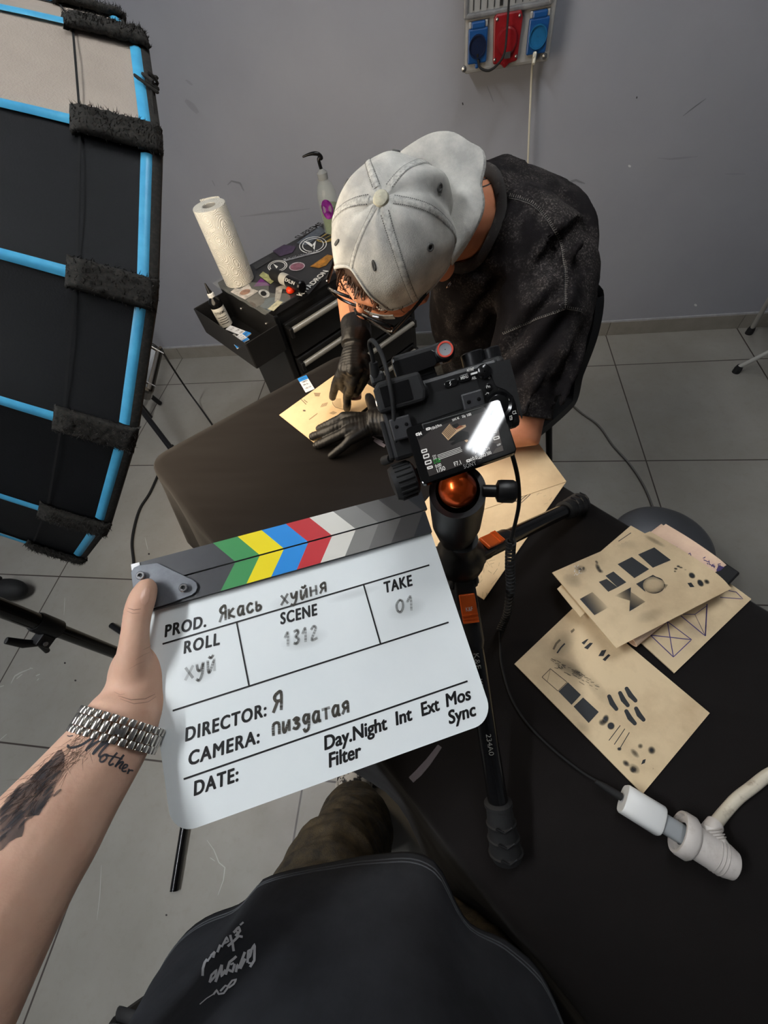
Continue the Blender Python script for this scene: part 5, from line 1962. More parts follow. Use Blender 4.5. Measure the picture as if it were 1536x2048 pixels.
# viewfinder
u, v = b7uv(330, 545)
vf = MB()
vf.prism([cm_(u + a, v + b_, -0.004) for a, b_ in [(-0.021, -0.013), (0.021, -0.013), (0.024, -0.004), (0.022, 0.013), (-0.016, 0.014), (-0.021, 0.008)]], bn_ * 0.014)
vo = vf.build('viewfinder', M_rubber, t, smooth=False, bevel=0.003)
MB().box(cm_(u - 0.002, v, 0.0102), (0.026, 0.017, 0.001), BAX).build('eyepiece_glass', M_blackgloss, vo, smooth=False)
u, v = b7uv(516, 528)
MB().lathe([(0.0075, 0), (0.0075, 0.004), (0.006, 0.005), (0.0005, 0.005)], cm_(u, v, 0), bn_, 24, cap=False).build('diopter_dial', M_blackplastic, t)
# top dials
for (x, y, r_, h_) in ((1000, 262, 0.0105, 0.012), (1155, 210, 0.0085, 0.011)):
    u, v = b7uv(x, y)
    MB().lathe([(r_, 0), (r_, h_), (r_ * 0.9, h_ + 0.001), (0.0005, h_ + 0.001)], cm_(u, 0.030, -0.014), by, 30, cap=False).build('top_dial', M_blackmetal, t)
u, v = b7uv(1240, 240)
MB().lathe([(0.006, 0), (0.006, 0.006), (0.0005, 0.0065)], cm_(0.05, 0.031, -0.03), by, 20, cap=False).build('shutter_button', M_steel, t)
sh = MB().box(cm_(-0.012, 0.033, -0.018), (0.020, 0.004, 0.020), BAX)
sh.build('hot_shoe', M_blackmetal, t, smooth=False, bevel=0.001)


def pill(x, y, w, h, ang_=0):
    u, v = b7uv(x, y)
    pts = []
    for i in range(24):
        a_ = 2 * pi * i / 24
        cx_ = (w / 2 - h / 2) * (1 if math.cos(a_) > 0 else -1)
        pts.append(cm_(u + cx_ + h / 2 * math.cos(a_), v + h / 2 * math.sin(a_), 0))
    MB().prism(pts, bn_ * 0.0016).build('button', M_blackgloss, t, smooth=False, bevel=0.0004)


pill(890, 412, 0.012, 0.0062)
pill(775, 458, 0.012, 0.0062)
pill(1095, 488, 0.0066, 0.0066)
pill(1285, 748, 0.0066, 0.0066)
u, v = b7uv(1055, 358)
MB().lathe([(0.0065, 0), (0.0065, 0.003), (0.005, 0.0045), (0.0005, 0.005)], cm_(u, v), bn_, 24, cap=False).build('focus_lever', M_blackgloss, t)
MB().box(cm_(u - 0.0085, v + 0.001, 0.002), (0.006, 0.0016, 0.003), BAX).build('lever_tip', M_paperwhite, t, smooth=False)
u, v = b7uv(1180, 640)
MB().lathe([(0.0135, 0), (0.0135, 0.0025), (0.0115, 0.003), (0.009, 0.0015), (0.0085, 0.0018), (0.0005, 0.002)], cm_(u, v), bn_, 36, cap=False).build('control_wheel', M_blackgloss, t)
M_lab = mat('camera_print', rgb(206, 204, 200), 0.5)


def btext(s, p0, p1, cap):
    a, b_ = b7(*p0, 0.0022), b7(*p1, 0.0022)
    ux = nz(b_ - a)
    uy = np.cross(bn_, ux)
    mb = MB()
    text_on(mb, s, lambda x, y: a + ux * x + uy * y, h=cap, fit=np.linalg.norm(b_ - a), bold=0.015)
    mb.build('lettering', M_lab, t, smooth=False)


btext('AF/MF', (912, 360), (976, 343), 0.0028)
btext('MENU', (862, 425), (925, 406), 0.0026)
btext('AEL', (955, 424), (994, 414), 0.0026)
btext('Fn', (1080, 498), (1112, 490), 0.0026)
btext('DISP', (1146, 540), (1196, 526), 0.0026)
btext('ISO', (1272, 602), (1308, 592), 0.0026)
btext('C2', (1304, 722), (1336, 712), 0.0030)
for sg in ([(772, 440), (766, 458), (776, 456), (770, 475)], [(1068, 552), (1080, 548)], [(1078, 540), (1095, 536), (1100, 560), (1082, 564)], [(1276, 738), (1296, 732)], [(1279, 744), (1283, 768), (1296, 765), (1296, 740)]):
    mb = MB()
    mb.tube([b7(*p, 0.0022) for p in sg], 0.0004, 6)
    mb.build('icon', M_lab, t, smooth=False)
mb = MB()
mb.tube([b7(1103 + 7 * math.cos(k / 2), 408 + 7 * math.sin(k / 2), 0.0012) for k in range(13)], 0.0003, 6)
mb.build('icon', M_lab, t, smooth=False)
# lens, strap lug, port cover
MB().lathe([(0.029, 0.0), (0.031, 0.004), (0.031, 0.03), (0.033, 0.034), (0.033, 0.062), (0.031, 0.068), (0.027, 0.068), (0.024, 0.055), (0.0005, 0.052)], cm_(-0.018, 0.0, -0.038), -bn_, 40, cap=False).build('lens', M_blackplastic, t, angle=30)
MB().tube([cm_(-0.061, 0.022 + 0.006 * math.cos(a_), -0.012 + 0.006 * math.sin(a_)) for a_ in [2 * pi * k / 16 for k in range(16)]], 0.0015, 8, closed=True).build('strap_lug', M_chrome, t)
pcv = MB().box(cm_(-0.0615, -0.012, -0.016), (0.005, 0.036, 0.026), BAX)
pcv.build('port_cover', M_rubber, t, smooth=False, bevel=0.0015)

# tilted screen
LC = V(0.007, 0.227, 1.156)
ln_ = nz(V(-0.01, -0.28, 0.96))
lx = nz(bx - ln_ * np.dot(bx, ln_))
ly = np.cross(ln_, lx)
LQ = [atp(*z7(*p), LC, ln_) for p in [(385, 835), (1195, 580), (1345, 1035), (530, 1322)]]
sm_ = MB()
ctr = sum(LQ) / 4
rr4 = []
for i in range(4):
    p0, p1, p2 = LQ[i - 1], LQ[i], LQ[(i + 1) % 4]
    for k in range(5):
        s_ = k / 4
        rr4.append(p1 + nz(p0 - p1) * 0.004 * (1 - s_) ** 2 + nz(p2 - p1) * 0.004 * s_ ** 2)
sm_.prism([p - ln_ * 0.0062 for p in rr4], ln_ * 0.006)
so = sm_.build('screen', mat('screen_glass', rgb(8, 8, 9), 0.04, ior=1.36), t, smooth=False, bevel=0.0008)
hb_ = MB()
hb_.box(ctr + ly * 0.020 - ln_ * 0.012 - bn_ * 0.010, (0.060, 0.010, 0.006), np.array([lx, ly, ln_]))
hb_.box((ctr + ly * 0.02 + cm_(-0.005, -0.01, 0.0)) / 2, (0.052, 0.006, np.linalg.norm(ctr + ly * 0.02 - cm_(-0.005, -0.01, 0))), box_ax(ctr + ly * 0.02 - cm_(-0.005, -0.01, 0), bx))
hb_.build('screen_hinge', M_blackplastic, so, smooth=False, bevel=0.001)


def disp(name, c, e=0.55):
    return mat('display_' + name, (0.004, 0.004, 0.004, 1), 0.05, ior=1.36, emit=c, estr=e)


def s7(x, y, w):
    return atp(*z7(x, y), LC + ln_ * w, ln_)


lay = [0.0002]


def dpoly(P_, m, name='display_picture'):
    lay[0] += 0.00003
    mb = MB().add([s7(x, y, lay[0]) for x, y in P_], [tuple(range(len(P_)))])
    return mb


D_bg, D_dark, D_floor, D_tan, D_hand = disp('bg', rgb(62, 58, 57)), disp('dark', rgb(34, 32, 33)), disp('floor', rgb(92, 86, 82)), disp('tan', rgb(226, 190, 150)), disp('hand', rgb(16, 15, 16))
D_text, D_green, D_skin = disp('text', rgb(232, 230, 226), 0.8), disp('green', rgb(30, 170, 60), 0.7), disp('skin', rgb(150, 86, 56))
pic = MB()
mats_ = [D_bg, D_dark, D_floor, D_tan, D_hand, D_skin]
for mi, P_ in [(0, [(475, 880), (1050, 645), (1150, 770), (1225, 1030), (590, 1250)]), (1, [(475, 880), (1050, 645), (1070, 690), (640, 830), (500, 940)]),
               (2, [(1085, 850), (1175, 820), (1210, 975), (1120, 960), (1080, 930)]), (2, [(1130, 1055), (1160, 1010), (1215, 985), (1225, 1030)]),
               (3, [(697, 880), (765, 800), (800, 832), (900, 808), (905, 826), (830, 872), (752, 942)]), (5, [(800, 835), (850, 815), (890, 820), (825, 850)]),
               (4, [(800, 835), (780, 815), (830, 795), (850, 812), (820, 840)]), (4, [(752, 945), (800, 900), (870, 858), (925, 872), (935, 920), (880, 945), (840, 955), (790, 982), (770, 972), (815, 940)]),
               (3, [(890, 942), (915, 935), (925, 945), (908, 960)])]:
    pic.m = mi
    lay[0] += 0.00003
    pic.add([s7(x, y, lay[0]) for x, y in P_], [tuple(range(len(P_)))])
pic.m = 4
lay[0] += 0.00003
for k in range(9):
    t_ = k / 8
    x0, y0 = 704 + 60 * t_, 874 - 66 * t_
    pic.add([s7(x, y, lay[0]) for x, y in [(x0, y0), (x0 + 3, y0 - 4), (x0 + 56, y0 + 50), (x0 + 53, y0 + 55)]], [(0, 1, 2, 3)])
pic.build('display_picture', mats_, so, smooth=False)
lay[0] += 0.0001


def stext(s, p0, p1, cap, m=None):
    a, b_ = s7(*p0, lay[0]), s7(*p1, lay[0])
    ux = nz(b_ - a)
    uy = np.cross(ln_, ux)
    mb = MB()
    text_on(mb, s, lambda x, y: a + ux * x + uy * y, h=cap, fit=np.linalg.norm(b_ - a), bold=0.01)
    mb.build('display_text', m or D_text, so, smooth=False)


for s, p0, p1, cp_ in [('10h59m', (612, 853), (700, 818), 0.0026), ('F7.1', (810, 1162), (866, 1143), 0.0036), ('1/50', (663, 1216), (732, 1192), 0.0036), ('0:00', (647, 1177), (697, 1160), 0.0028),
                       ('ISO 500', (1042, 1086), (1125, 1056), 0.0028), ('±0.0', (945, 1118), (1005, 1098), 0.0030), ('Av', (985, 1056), (1014, 1046), 0.0026), ('Tv', (1082, 1026), (1110, 1016), 0.0026),
                       ('CH1', (622, 1088), (650, 1078), 0.0018), ('CH2', (628, 1110), (656, 1100), 0.0018), ('M', (508, 902), (530, 894), 0.0032), ('XAVC 4K', (790, 780), (850, 758), 0.0022), ('25p', (874, 750), (902, 740), 0.0022),
                       ('100', (918, 738), (952, 726), 0.0024), ('OFF', (1172, 992), (1205, 980), 0.0016), ('133', (1130, 886), (1165, 876), 0.0024)]:
    stext(s, p0, p1, cp_)
stext('3.7GB', (634, 1142), (690, 1122), 0.0036, D_green)
ic = MB()
for (x, y, w, h_) in [(525, 1024, 42, 24), (541, 1066, 44, 30), (556, 1120, 48, 28), (575, 1168, 40, 18), (478, 882, 26, 18), (910, 1108, 26, 18), (565, 838, 30, 16), (1140, 915, 44, 22)]:
    P_ = [(x, y + 4), (x + w, y - w * 0.3 + 4), (x + w + 4, y - w * 0.3 + h_), (x + 4, y + h_)]
    for k in range(4):
        a, b_ = P_[k], P_[(k + 1) % 4]
        ic.tube([s7(*a, lay[0]), s7(*b_, lay[0])], 0.00045, 5)
for a, b_ in [((660, 1070), (858, 1000)), ((664, 1082), (862, 1012)), ((668, 1094), (870, 1022)), ((672, 1106), (872, 1034)), ((1010, 1100), (1034, 1076)), ((1034, 1076), (1036, 1094)), ((1010, 1100), (1036, 1094))]:
    ic.tube([s7(*a, lay[0]), s7(*b_, lay[0])], 0.0002, 5)
ic.build('display_icons', D_text, so, smooth=False)
mb = MB()
a, b_ = s7(890, 1184, 0.0004), s7(998, 1148, 0.0004)
ux = nz(b_ - a)
uy = np.cross(ln_, ux)
text_on(mb, 'SONY', lambda x, y: a + ux * x + uy * y, h=0.0036, fit=np.linalg.norm(b_ - a), bold=0.015, spacing=1.1)
mb.build('lettering', mat('grey_lettering', rgb(96, 94, 92), 0.4), so, smooth=False)

# ------------------------------------------------------------------ wireless receiver on the hot shoe
rn = nz(bn_ + by * 0.15)
r0 = cm_(-0.012, 0.050, -0.004)


def r7(x, y, w=0.0):
    return atp(*z7(x, y), r0 + rn * w, rn)


t = thing('wireless_receiver', cm_(-0.012, 0.036, -0.016), 'small black microphone receiver with a red ringed knob on top of the camera', 'receiver')
P_ = [(268, 285), (290, 262), (620, 162), (655, 150), (760, 128), (790, 190), (792, 262), (775, 280), (640, 322), (330, 424), (305, 415)]
MB().prism([r7(x, y, -0.014) for x, y in P_], rn * 0.014).build('body', M_blackplastic, t, smooth=False, bevel=0.0025)
P_ = [(276, 290), (296, 268), (610, 172), (640, 186), (656, 280), (640, 305), (335, 415), (312, 402)]
MB().prism([r7(x, y, 0.0) for x, y in P_], rn * 0.0006).build('touch_screen', M_blackgloss, t, smooth=False, bevel=0.0003)
kc = r7(722, 192, 0.0)
MB().lathe([(0.0088, 0.0), (0.0088, 0.005), (0.0082, 0.007), (0.0070, 0.0075)], kc, rn, 32, cap=True).build('knob', M_blackmetal, t)
MB().lathe([(0.0072, 0.0076), (0.0070, 0.0086), (0.0056, 0.0086), (0.0053, 0.0076)], kc, rn, 32, cap=False).build('red_ring', mat('red_ring', rgb(206, 78, 62), 0.35, metal=0.3), t)
MB().lathe([(0.0055, 0.0080), (0.003, 0.0076), (0.0005, 0.0075)], kc, rn, 32, cap=False).build('knob_face', mat('knob_face', rgb(120, 122, 126), 0.4), t)
mb = MB()
a, b_ = r7(686, 300, 0.0012), r7(748, 280, 0.0012)
ux = nz(b_ - a)
uy = np.cross(rn, ux)
text_on(mb, 'MIC RX', lambda x, y: a + ux * x + uy * y, h=0.0026, fit=np.linalg.norm(b_ - a))
mb.build('lettering', mat('dim_print', rgb(86, 86, 86), 0.5), t, smooth=False)
MB().box(cm_(-0.012, 0.0395, -0.018), (0.019, 0.010, 0.019), BAX).build('shoe_clamp', M_blackplastic, t, smooth=False, bevel=0.001)

# audio cable with its jack at the left
zq = lambda x, y: (540 + x / 4.8, 620 + y / 4.8)
dj = 0.40
pts = [atd(*zq(1000, 560), dj), atd(*zq(980, 430), dj - 0.004), atd(*zq(955, 330), dj - 0.008), atd(*zq(968, 295), dj - 0.012), atd(*zq(1000, 305), dj - 0.016), atd(*zq(1045, 370), dj - 0.02), atd(*zq(1085, 460), dj - 0.022),
       atd(*zq(1130, 620), dj - 0.026), atd(*zq(1165, 800), dj - 0.028), atd(*zq(1185, 960), dj - 0.026), atd(*zq(1200, 1180), dj - 0.02), atd(*zq(1208, 1340), dj - 0.012), atd(*zq(1195, 1415), dj - 0.006), atd(*zq(1150, 1430), dj)]
t = thing('audio_cable', pts[0], 'looped black audio cable with angled jack at the left of the camera', 'cable')
MB().tube(bez(pts, 8), 0.0020, 10).build('cord', M_rubber, t)
MB().tube([pts[0] + (pts[0] - pts[1]) * 0.9, pts[0] + (pts[1] - pts[0]) * 0.45], [0.0052, 0.0040], 14).build('jack_sleeve', M_rubber, t)
jb = atd(*zq(1035, 660), dj + 0.004)
MB().box(jb, (0.014, 0.012, 0.012), BAX).build('jack_block', M_blackplastic, t, smooth=False, bevel=0.003)
MB().tube([pts[-1] - (pts[-1] - pts[-2]) * 0.2, pts[-1] + (pts[-1] - pts[-2]) * 0.9, pts[-1] + (pts[-1] - pts[-2]) * 1.3], [0.0042, 0.0050, 0.0046], 14).build('angled_plug', M_rubber, t)

# power cable with coiled part, from the camera to the charger
top_ = [cm_(0.045, -0.03, -0.01), atd(1026, 915, 0.40), atd(1036, 960, 0.425), atd(1038, 1005, 0.45), atd(1032, 1040, 0.47), atd(1023, 1075, 0.485)]
c0, c1_ = atd(1022, 1082, 0.487), at(1000, 1262, TZ + 0.02)
cmid = [c0, atd(1020, 1130, 0.52), atd(1021, 1180, 0.56), at(1014, 1228, TZ + 0.04), c1_]
sp0 = bez(cmid, 60)
hx = []
for i, p in enumerate(sp0):
    d = nz(sp0[min(i + 1, len(sp0) - 1)] - sp0[max(i - 1, 0)])
    u = nz(np.cross(d, V(1, 0.2, 0)))
    w = np.cross(d, u)
    a_ = 2 * pi * 30 * i / len(sp0)
    hx.append(p + (u * math.cos(a_) + w * math.sin(a_)) * 0.0048)
e_ = atp(*z5(285, 415), V(0, 0, TZ + 0.0185), V(0, 0, 1))
end = [at(1000, 1290, TZ + 0.006), at(1003, 1330, TZ + 0.005), at(1020, 1390, TZ + 0.005), at(1052, 1444, TZ + 0.005), at(1105, 1498, TZ + 0.005), at(1165, 1545, TZ + 0.006), at(1205, 1568, TZ + 0.010), e_ - ad * 0.03, e_ - ad * 0.005]
t = thing('power_cable', end[0], 'black cable with a coiled middle running from the camera to the white charger', 'cable')
MB().tube(bez(top_ + [c0], 8), 0.0021, 10).build('upper_cord', M_rubber, t)
MB().tube(hx, 0.0017, 6).build('coiled_cord', M_rubber, t)
MB().tube(bez([c1_] + end, 8), 0.0016, 8).build('lower_cord', M_rubber, t)
MB().tube([e_ - ad * 0.032, e_ - ad * 0.02, e_ - ad * 0.002], [0.0026, 0.0042, 0.0046], 12).build('plug', M_rubber, t)
# ================================================================== seated man at the table
LV, FV = V(0.72, -0.69, 0), V(-0.69, -0.72, 0)
CC = V(0.135, 1.045, 0)
# chair
t = thing('shell_chair', CC, 'black shell chair with curved back behind the seated man in the cap', 'chair')
prof_ = bez([V(s, z, w) for s, z, w in [(.235, .435, .19), (.215, .456, .195), (.1, .45, .205), (-.08, .445, .205), (-.165, .47, .20), (-.205, .56, .19), (-.225, .68, .185), (-.24, .77, .16), (-.245, .815, .115)]], 6)


def shell(u, v):
    k = u * (len(prof_) - 1)
    i = min(int(k), len(prof_) - 2)
    s_, z, w = prof_[i] + (prof_[i + 1] - prof_[i]) * (k - i)
    x = 2 * v - 1
    bk = min(1, max(0, (u - 0.42) / 0.2))
    return CC + FV * (s_ + bk * 0.055 * x * x) + LV * (x * w) + V(0, 0, z + (1 - bk) * 0.018 * x ** 4 - bk * 0.02 * x * x * (u > 0.9))


M_chair = mat('chair_plastic', rgb(22, 22, 23), 0.36, var=rgb(26, 26, 27), vscale=10)
o = MB().grid(48, 20, shell, 0.022).build('shell', M_chair, t, angle=60, fixn=True)
for s_, w in ((0.14, 0.16), (0.14, -0.16), (-0.14, 0.16), (-0.14, -0.16)):
    MB().tube([CC + FV * s_ * 1.25 + LV * w * 1.2 + V(0, 0, 0.002), CC + FV * s_ * 0.8 + LV * w * 0.8 + V(0, 0, 0.44)], 0.011, 12).build('leg', M_blackmetal, t)

# ------------------------------------------------------------------ anatomy
HC = V(-0.087, 0.700, 1.100)
ht = nz(V(-0.09, -0.66, 0.745))
hf = V(-0.622, -0.571, -0.528)
hf = nz(hf - ht * np.dot(hf, ht))
hl = np.cross(ht, hf)
HAX = np.array([hf, hl, ht])


def hp(a, b_, c_):
    return HC + hf * a + hl * b_ + ht * c_


NB = V(0.062, 0.862, 1.058)
LS, RS = V(0.165, 0.775, 1.01), V(-0.045, 0.965, 1.05)
EL, ER = V(0.130, 0.568, 0.805), V(-0.222, 0.945, 0.915)
WL, WR = at(757, 843, 0.787), at(713, 676, 0.905)
PEL = V(0.14, 1.055, 0.545)
KL, KR = V(-0.085, 0.70, 0.565), V(-0.215, 0.82, 0.565)
AL, AR = V(-0.06, 0.66, 0.09), V(-0.20, 0.79, 0.09)
spine = [(NB, 0.085, 0.075), (V(.088, .885, 1.015), 0.165, 0.10), (V(.12, .93, .93), 0.175, 0.115), (V(.14, 1.0, .78), 0.165, 0.12), (V(.145, 1.045, .62), 0.17, 0.125), (PEL + V(0, 0, -.02), 0.16, 0.12)]
M_skin = mat('skin', rgb(206, 140, 104), 0.5, var=rgb(190, 120, 88), vscale=26, vlo=0.35, vhi=0.75, bump=0.08, bscale=220, spec=0.35)
M_skin.node_tree.nodes['Principled BSDF'].inputs['Subsurface Weight'].default_value = 0.08
M_skin.node_tree.nodes['Principled BSDF'].inputs['Subsurface Radius'].default_value = (0.012, 0.004, 0.002)


def torso(mb, sp_, gl, gd, seg=28):
    R = []
    for i, (p, w, d) in enumerate(sp_):
        tg = nz(sp_[max(i - 1, 0)][0] - sp_[min(i + 1, len(sp_) - 1)][0])
        la = nz(LV - tg * np.dot(LV, tg))
        da = np.cross(tg, la)
        R.append([p + la * math.cos(a) * (w + gl) + da * math.sin(a) * (d + gd) for a in [2 * pi * k / seg for k in range(seg)]])
    mb.rings(R)


bm_ = MB()
torso(bm_, [(p, w - 0.02, d - 0.02) for p, w, d in spine], 0, 0)
bm_.tube([NB - nz(HC - NB) * 0.02, NB + (HC - NB) * 0.5, HC - hf * 0.035 - ht * 0.065], [0.062, 0.054, 0.054], 20)
bm_.ball(hp(0.006, 0, 0.008), 1, 28, HAX, (0.086, 0.077, 0.080))
bm_.ball(hp(0.036, 0, -0.050), 1, 24, HAX, (0.062, 0.062, 0.070))
bm_.ball(hp(0.062, 0, -0.098), 1, 16, HAX, (0.034, 0.036, 0.026))
bm_.tube([hp(0.020, 0.055, -0.075), hp(0.060, 0.02, -0.104)], [0.02, 0.018], 12)
bm_.tube([hp(0.020, -0.055, -0.075), hp(0.060, -0.02, -0.104)], [0.02, 0.018], 12)
bm_.tube([hp(0.088, -0.034, 0.012), hp(0.099, 0, 0.010), hp(0.088, 0.034, 0.012)], [0.011, 0.012, 0.011], 12)
bm_.tube([hp(0.092, 0, 0.0), hp(0.112, 0, -0.036), hp(0.108, 0, -0.048)], [0.009, 0.012, 0.013], 12)
bm_.tube([hp(0.092, -0.02, -0.072), hp(0.098, 0, -0.072), hp(0.092, 0.02, -0.072)], [0.007, 0.008, 0.007], 10)
for s_ in (1, -1):
    bm_.ball(hp(-0.014, 0.081 * s_, -0.030), 1, 18, np.array([nz(hf + hl * s_ * -0.35), nz(hl + hf * 0.35 * s_), ht]), (0.019, 0.009, 0.033))
    bm_.ball(hp(0.062, 0.042 * s_, -0.045), 1, 14, HAX, (0.026, 0.022, 0.024))
bm_.tube([NB, LS - V(0, 0, 0.022), LS - V(0, 0, 0.012)], [0.055, 0.048, 0.042], 16)
bm_.tube([NB, RS - V(0, 0, 0.01), RS], [0.06, 0.06, 0.055], 16)
bm_.tube([LS - V(0, 0, 0.012), LS + (EL - LS) * 0.5, EL, EL + (WL - EL) * 0.25, EL + (WL - EL) * 0.7, WL], [0.042, 0.043, 0.041, 0.044, 0.034, 0.0275], 18, roundcap=True)
bm_.tube([RS, RS + (ER - RS) * 0.5, ER, ER + (WR - ER) * 0.25, ER + (WR - ER) * 0.7, WR], [0.054, 0.050, 0.040, 0.042, 0.034, 0.0275], 18, roundcap=True)
for K, A_, s_ in ((KL, AL, 1), (KR, AR, -1)):
    hpj = PEL + LV * 0.085 * s_
    bm_.tube([hpj, hpj + (K - hpj) * 0.5, K, K + (A_ - K) * 0.35, A_], [0.078, 0.070, 0.052, 0.048, 0.034], 18)
    bm_.tube([A_ + FV * -0.02, A_ + V(0, 0, -0.045) + FV * 0.10], [0.034, 0.026], 14)
me = remesh(bm_, 0.0045, 3)
t = thing('person', PEL * V(1, 1, 0), 'seated man in washed grey cap and black gloves leaning over the table to draw', 'person')
MAN = t
BODY = link_mesh('body', me, M_skin, t)

# eyes (closed lids seen only from below the cap)
for s_ in (1, -1):
    MB().ball(hp(0.084, 0.032 * s_, -0.012), 0.0115, 14, HAX).build('eye', mat('eye_white', rgb(220, 214, 206), 0.2), t)

# ------------------------------------------------------------------ trousers, shoes
M_grey_denim = mat('grey_denim', rgb(92, 93, 92), 0.85, var=rgb(66, 67, 67), vscale=120, bump=0.15, bscale=420)
tr = MB()
for K, A_, s_ in ((KL, AL, 1), (KR, AR, -1)):
    hpj = PEL + LV * 0.09 * s_
    tr.tube([hpj - FV * 0.02, hpj + (K - hpj) * 0.5, K + V(0, 0, 0.002), K + FV * 0.02 + (A_ - K) * 0.2, K + (A_ - K) * 0.6, A_ + V(0, 0, 0.03)], [0.10, 0.088, 0.074, 0.072, 0.066, 0.060], 20)
torso(tr, [(spine[3][0] + V(0, 0, -0.04), 0.155, 0.11), spine[4], spine[5], (PEL - V(0, 0, 0.05), 0.165, 0.125)], 0.004, 0.004)
link_mesh('trousers', remesh(tr, 0.008, 3), M_grey_denim, t)
for A_ in (AL, AR):
    s_ = MB()
    s_.rings([[A_ * V(1, 1, 0) + FV * x + V(0, 0, z0) + LV * w * math.cos(a) + V(0, 0, hh_ * max(math.sin(a), -0.25)) for a in [2 * pi * k / 20 for k in range(20)]]
              for x, z0, w, hh_ in [(-0.075, 0.03, 0.02, 0.03), (-0.06, 0.025, 0.036, 0.06), (0.0, 0.024, 0.042, 0.085), (0.06, 0.022, 0.046, 0.062), (0.13, 0.02, 0.047, 0.045), (0.175, 0.018, 0.03, 0.03)]])
    s_.build('shoe', M_blackmatte, t, angle=60)

# ------------------------------------------------------------------ T-shirt
M_shirt = mat('acid_washed_black', rgb(21, 18, 19), 0.9, bump=0.25, bscale=650, spec=0.15)


def acid_wash(m, dark, pale):
    nt = m.node_tree
    N, L = nt.nodes, nt.links
    tc = N.new('ShaderNodeTexCoord')
    outs = []
    for sc, det, lo, hi in ((330.0, 3.0, 0.50, 0.72), (13.0, 8.0, 0.46, 0.72)):
        n = N.new('ShaderNodeTexNoise')
        n.inputs['Scale'].default_value = sc
        n.inputs['Detail'].default_value = det
        n.inputs['Roughness'].default_value = 0.7
        L.new(tc.outputs['Object'], n.inputs['Vector'])
        r = N.new('ShaderNodeMapRange')
        r.inputs['From Min'].default_value = lo
        r.inputs['From Max'].default_value = hi
        L.new(n.outputs['Fac'], r.inputs['Value'])
        outs.append(r.outputs['Result'])
    mu = N.new('ShaderNodeMath')
    mu.operation = 'MULTIPLY'
    L.new(outs[0], mu.inputs[0])
    L.new(outs[1], mu.inputs[1])
    ad = N.new('ShaderNodeMath')
    ad.operation = 'MULTIPLY_ADD'
    ad.inputs[1].default_value = 0.09
    L.new(outs[1], ad.inputs[0])
    L.new(mu.outputs[0], ad.inputs[2])
    mx = N.new('ShaderNodeMix')
    mx.data_type = 'RGBA'
    mx.inputs[6].default_value = dark
    mx.inputs[7].default_value = pale
    L.new(ad.outputs[0], mx.inputs['Factor'])
    L.new(mx.outputs[2], N['Principled BSDF'].inputs['Base Color'])


acid_wash(M_shirt, rgb(20, 17, 18), rgb(124, 116, 111))
sh = MB()
torso(sh, [(NB + (NB - spine[1][0]) * 0.1, 0.075, 0.070), (spine[1][0], 0.172, 0.108), spine[2], (spine[3][0] - LV * 0.028, 0.142, 0.12), (spine[4][0] - LV * 0.036, 0.130, 0.125), (spine[5][0] - LV * 0.036 + V(0, 0, -0.005), 0.135, 0.13)], 0.014, 0.016)
sh.tube([NB - nz(HC - NB) * 0.05, NB + nz(HC - NB) * 0.07], [0.078, 0.068], 20)
sh.tube([NB - V(0, 0, 0.012), (NB + LS) / 2 - V(0, 0, 0.002), LS - V(0, 0, 0.002)], [0.074, 0.080, 0.080], 20)
sh.tube([NB - V(0, 0, 0.012), (NB + RS) / 2 - V(0, 0, 0.002), RS - V(0, 0, 0.004)], [0.074, 0.076, 0.072], 20)
HEM_L = EL + (LS - EL) * 0.10
sh.tube([spine[2][0] + LV * 0.09, LS - V(0, 0, 0.03), LS + (EL - LS) * 0.3 + LV * 0.006, LS + (EL - LS) * 0.62 - LV * 0.012, HEM_L - LV * 0.012, EL - (LS - EL) * 0.1], [0.07, 0.088, 0.080, 0.069, 0.063, 0.061], 24)
HEM_R = ER + (RS - ER) * 0.35
sh.tube([RS, RS + (ER - RS) * 0.4, HEM_R, ER], [0.080, 0.072, 0.066, 0.066], 20)
# hanging fold of cloth below the chest
sh.tube([spine[1][0] + FV * 0.06, spine[2][0] + FV * 0.10 - V(0, 0, 0.05), spine[3][0] + FV * 0.10 - V(0, 0, 0.03), spine[4][0] + FV * 0.06], [0.09, 0.10, 0.11, 0.12], 20)
for s0_, s1_, r_ in [(LS + V(0.0, -0.03, 0.07), spine[2][0] + FV * 0.14 + V(0.03, -0.02, 0.02), 0.016), (LS + V(0.03, -0.05, 0.05), LS + V(-0.06, -0.10, -0.09), 0.014),                      (LS + (EL - LS) * .35 + V(.05, -.05, .03), LS + (EL - LS) * .8 + V(-.02, -.065, .03), 0.012), (LS + (EL - LS) * .2 + V(.085, .0, .0), LS + (EL - LS) * .75 + V(.05, -.05, .02), 0.011)]:
    sh.tube(bez([s0_, (s0_ + s1_) / 2 + V(0, 0, 0.004), s1_], 5), [r_ * 0.6] * 3 + [r_] * 5 + [r_ * 0.6] * 3, 10, roundcap=True)
me = remesh(sh, 0.006, 5)
a_ = verts_np(me)
n_ = normals_np(me)
ax1 = nz(V(0.4, -0.5, -0.75))
for i in range(len(a_)):
    p = a_[i]
    q = p - ax1 * np.dot(p, ax1) * 0.65
    a_[i] = p + n_[i] * (0.0055 * noise.noise(Vector(q * 17)) + 0.0025 * noise.noise(Vector(q * 44)))
a_0 = a_.copy()
set_verts(me, a_)
tr_ = BVHTree.FromPolygons([Vector(p) for p in a_], [tuple(f.vertices) for f in me.polygons])
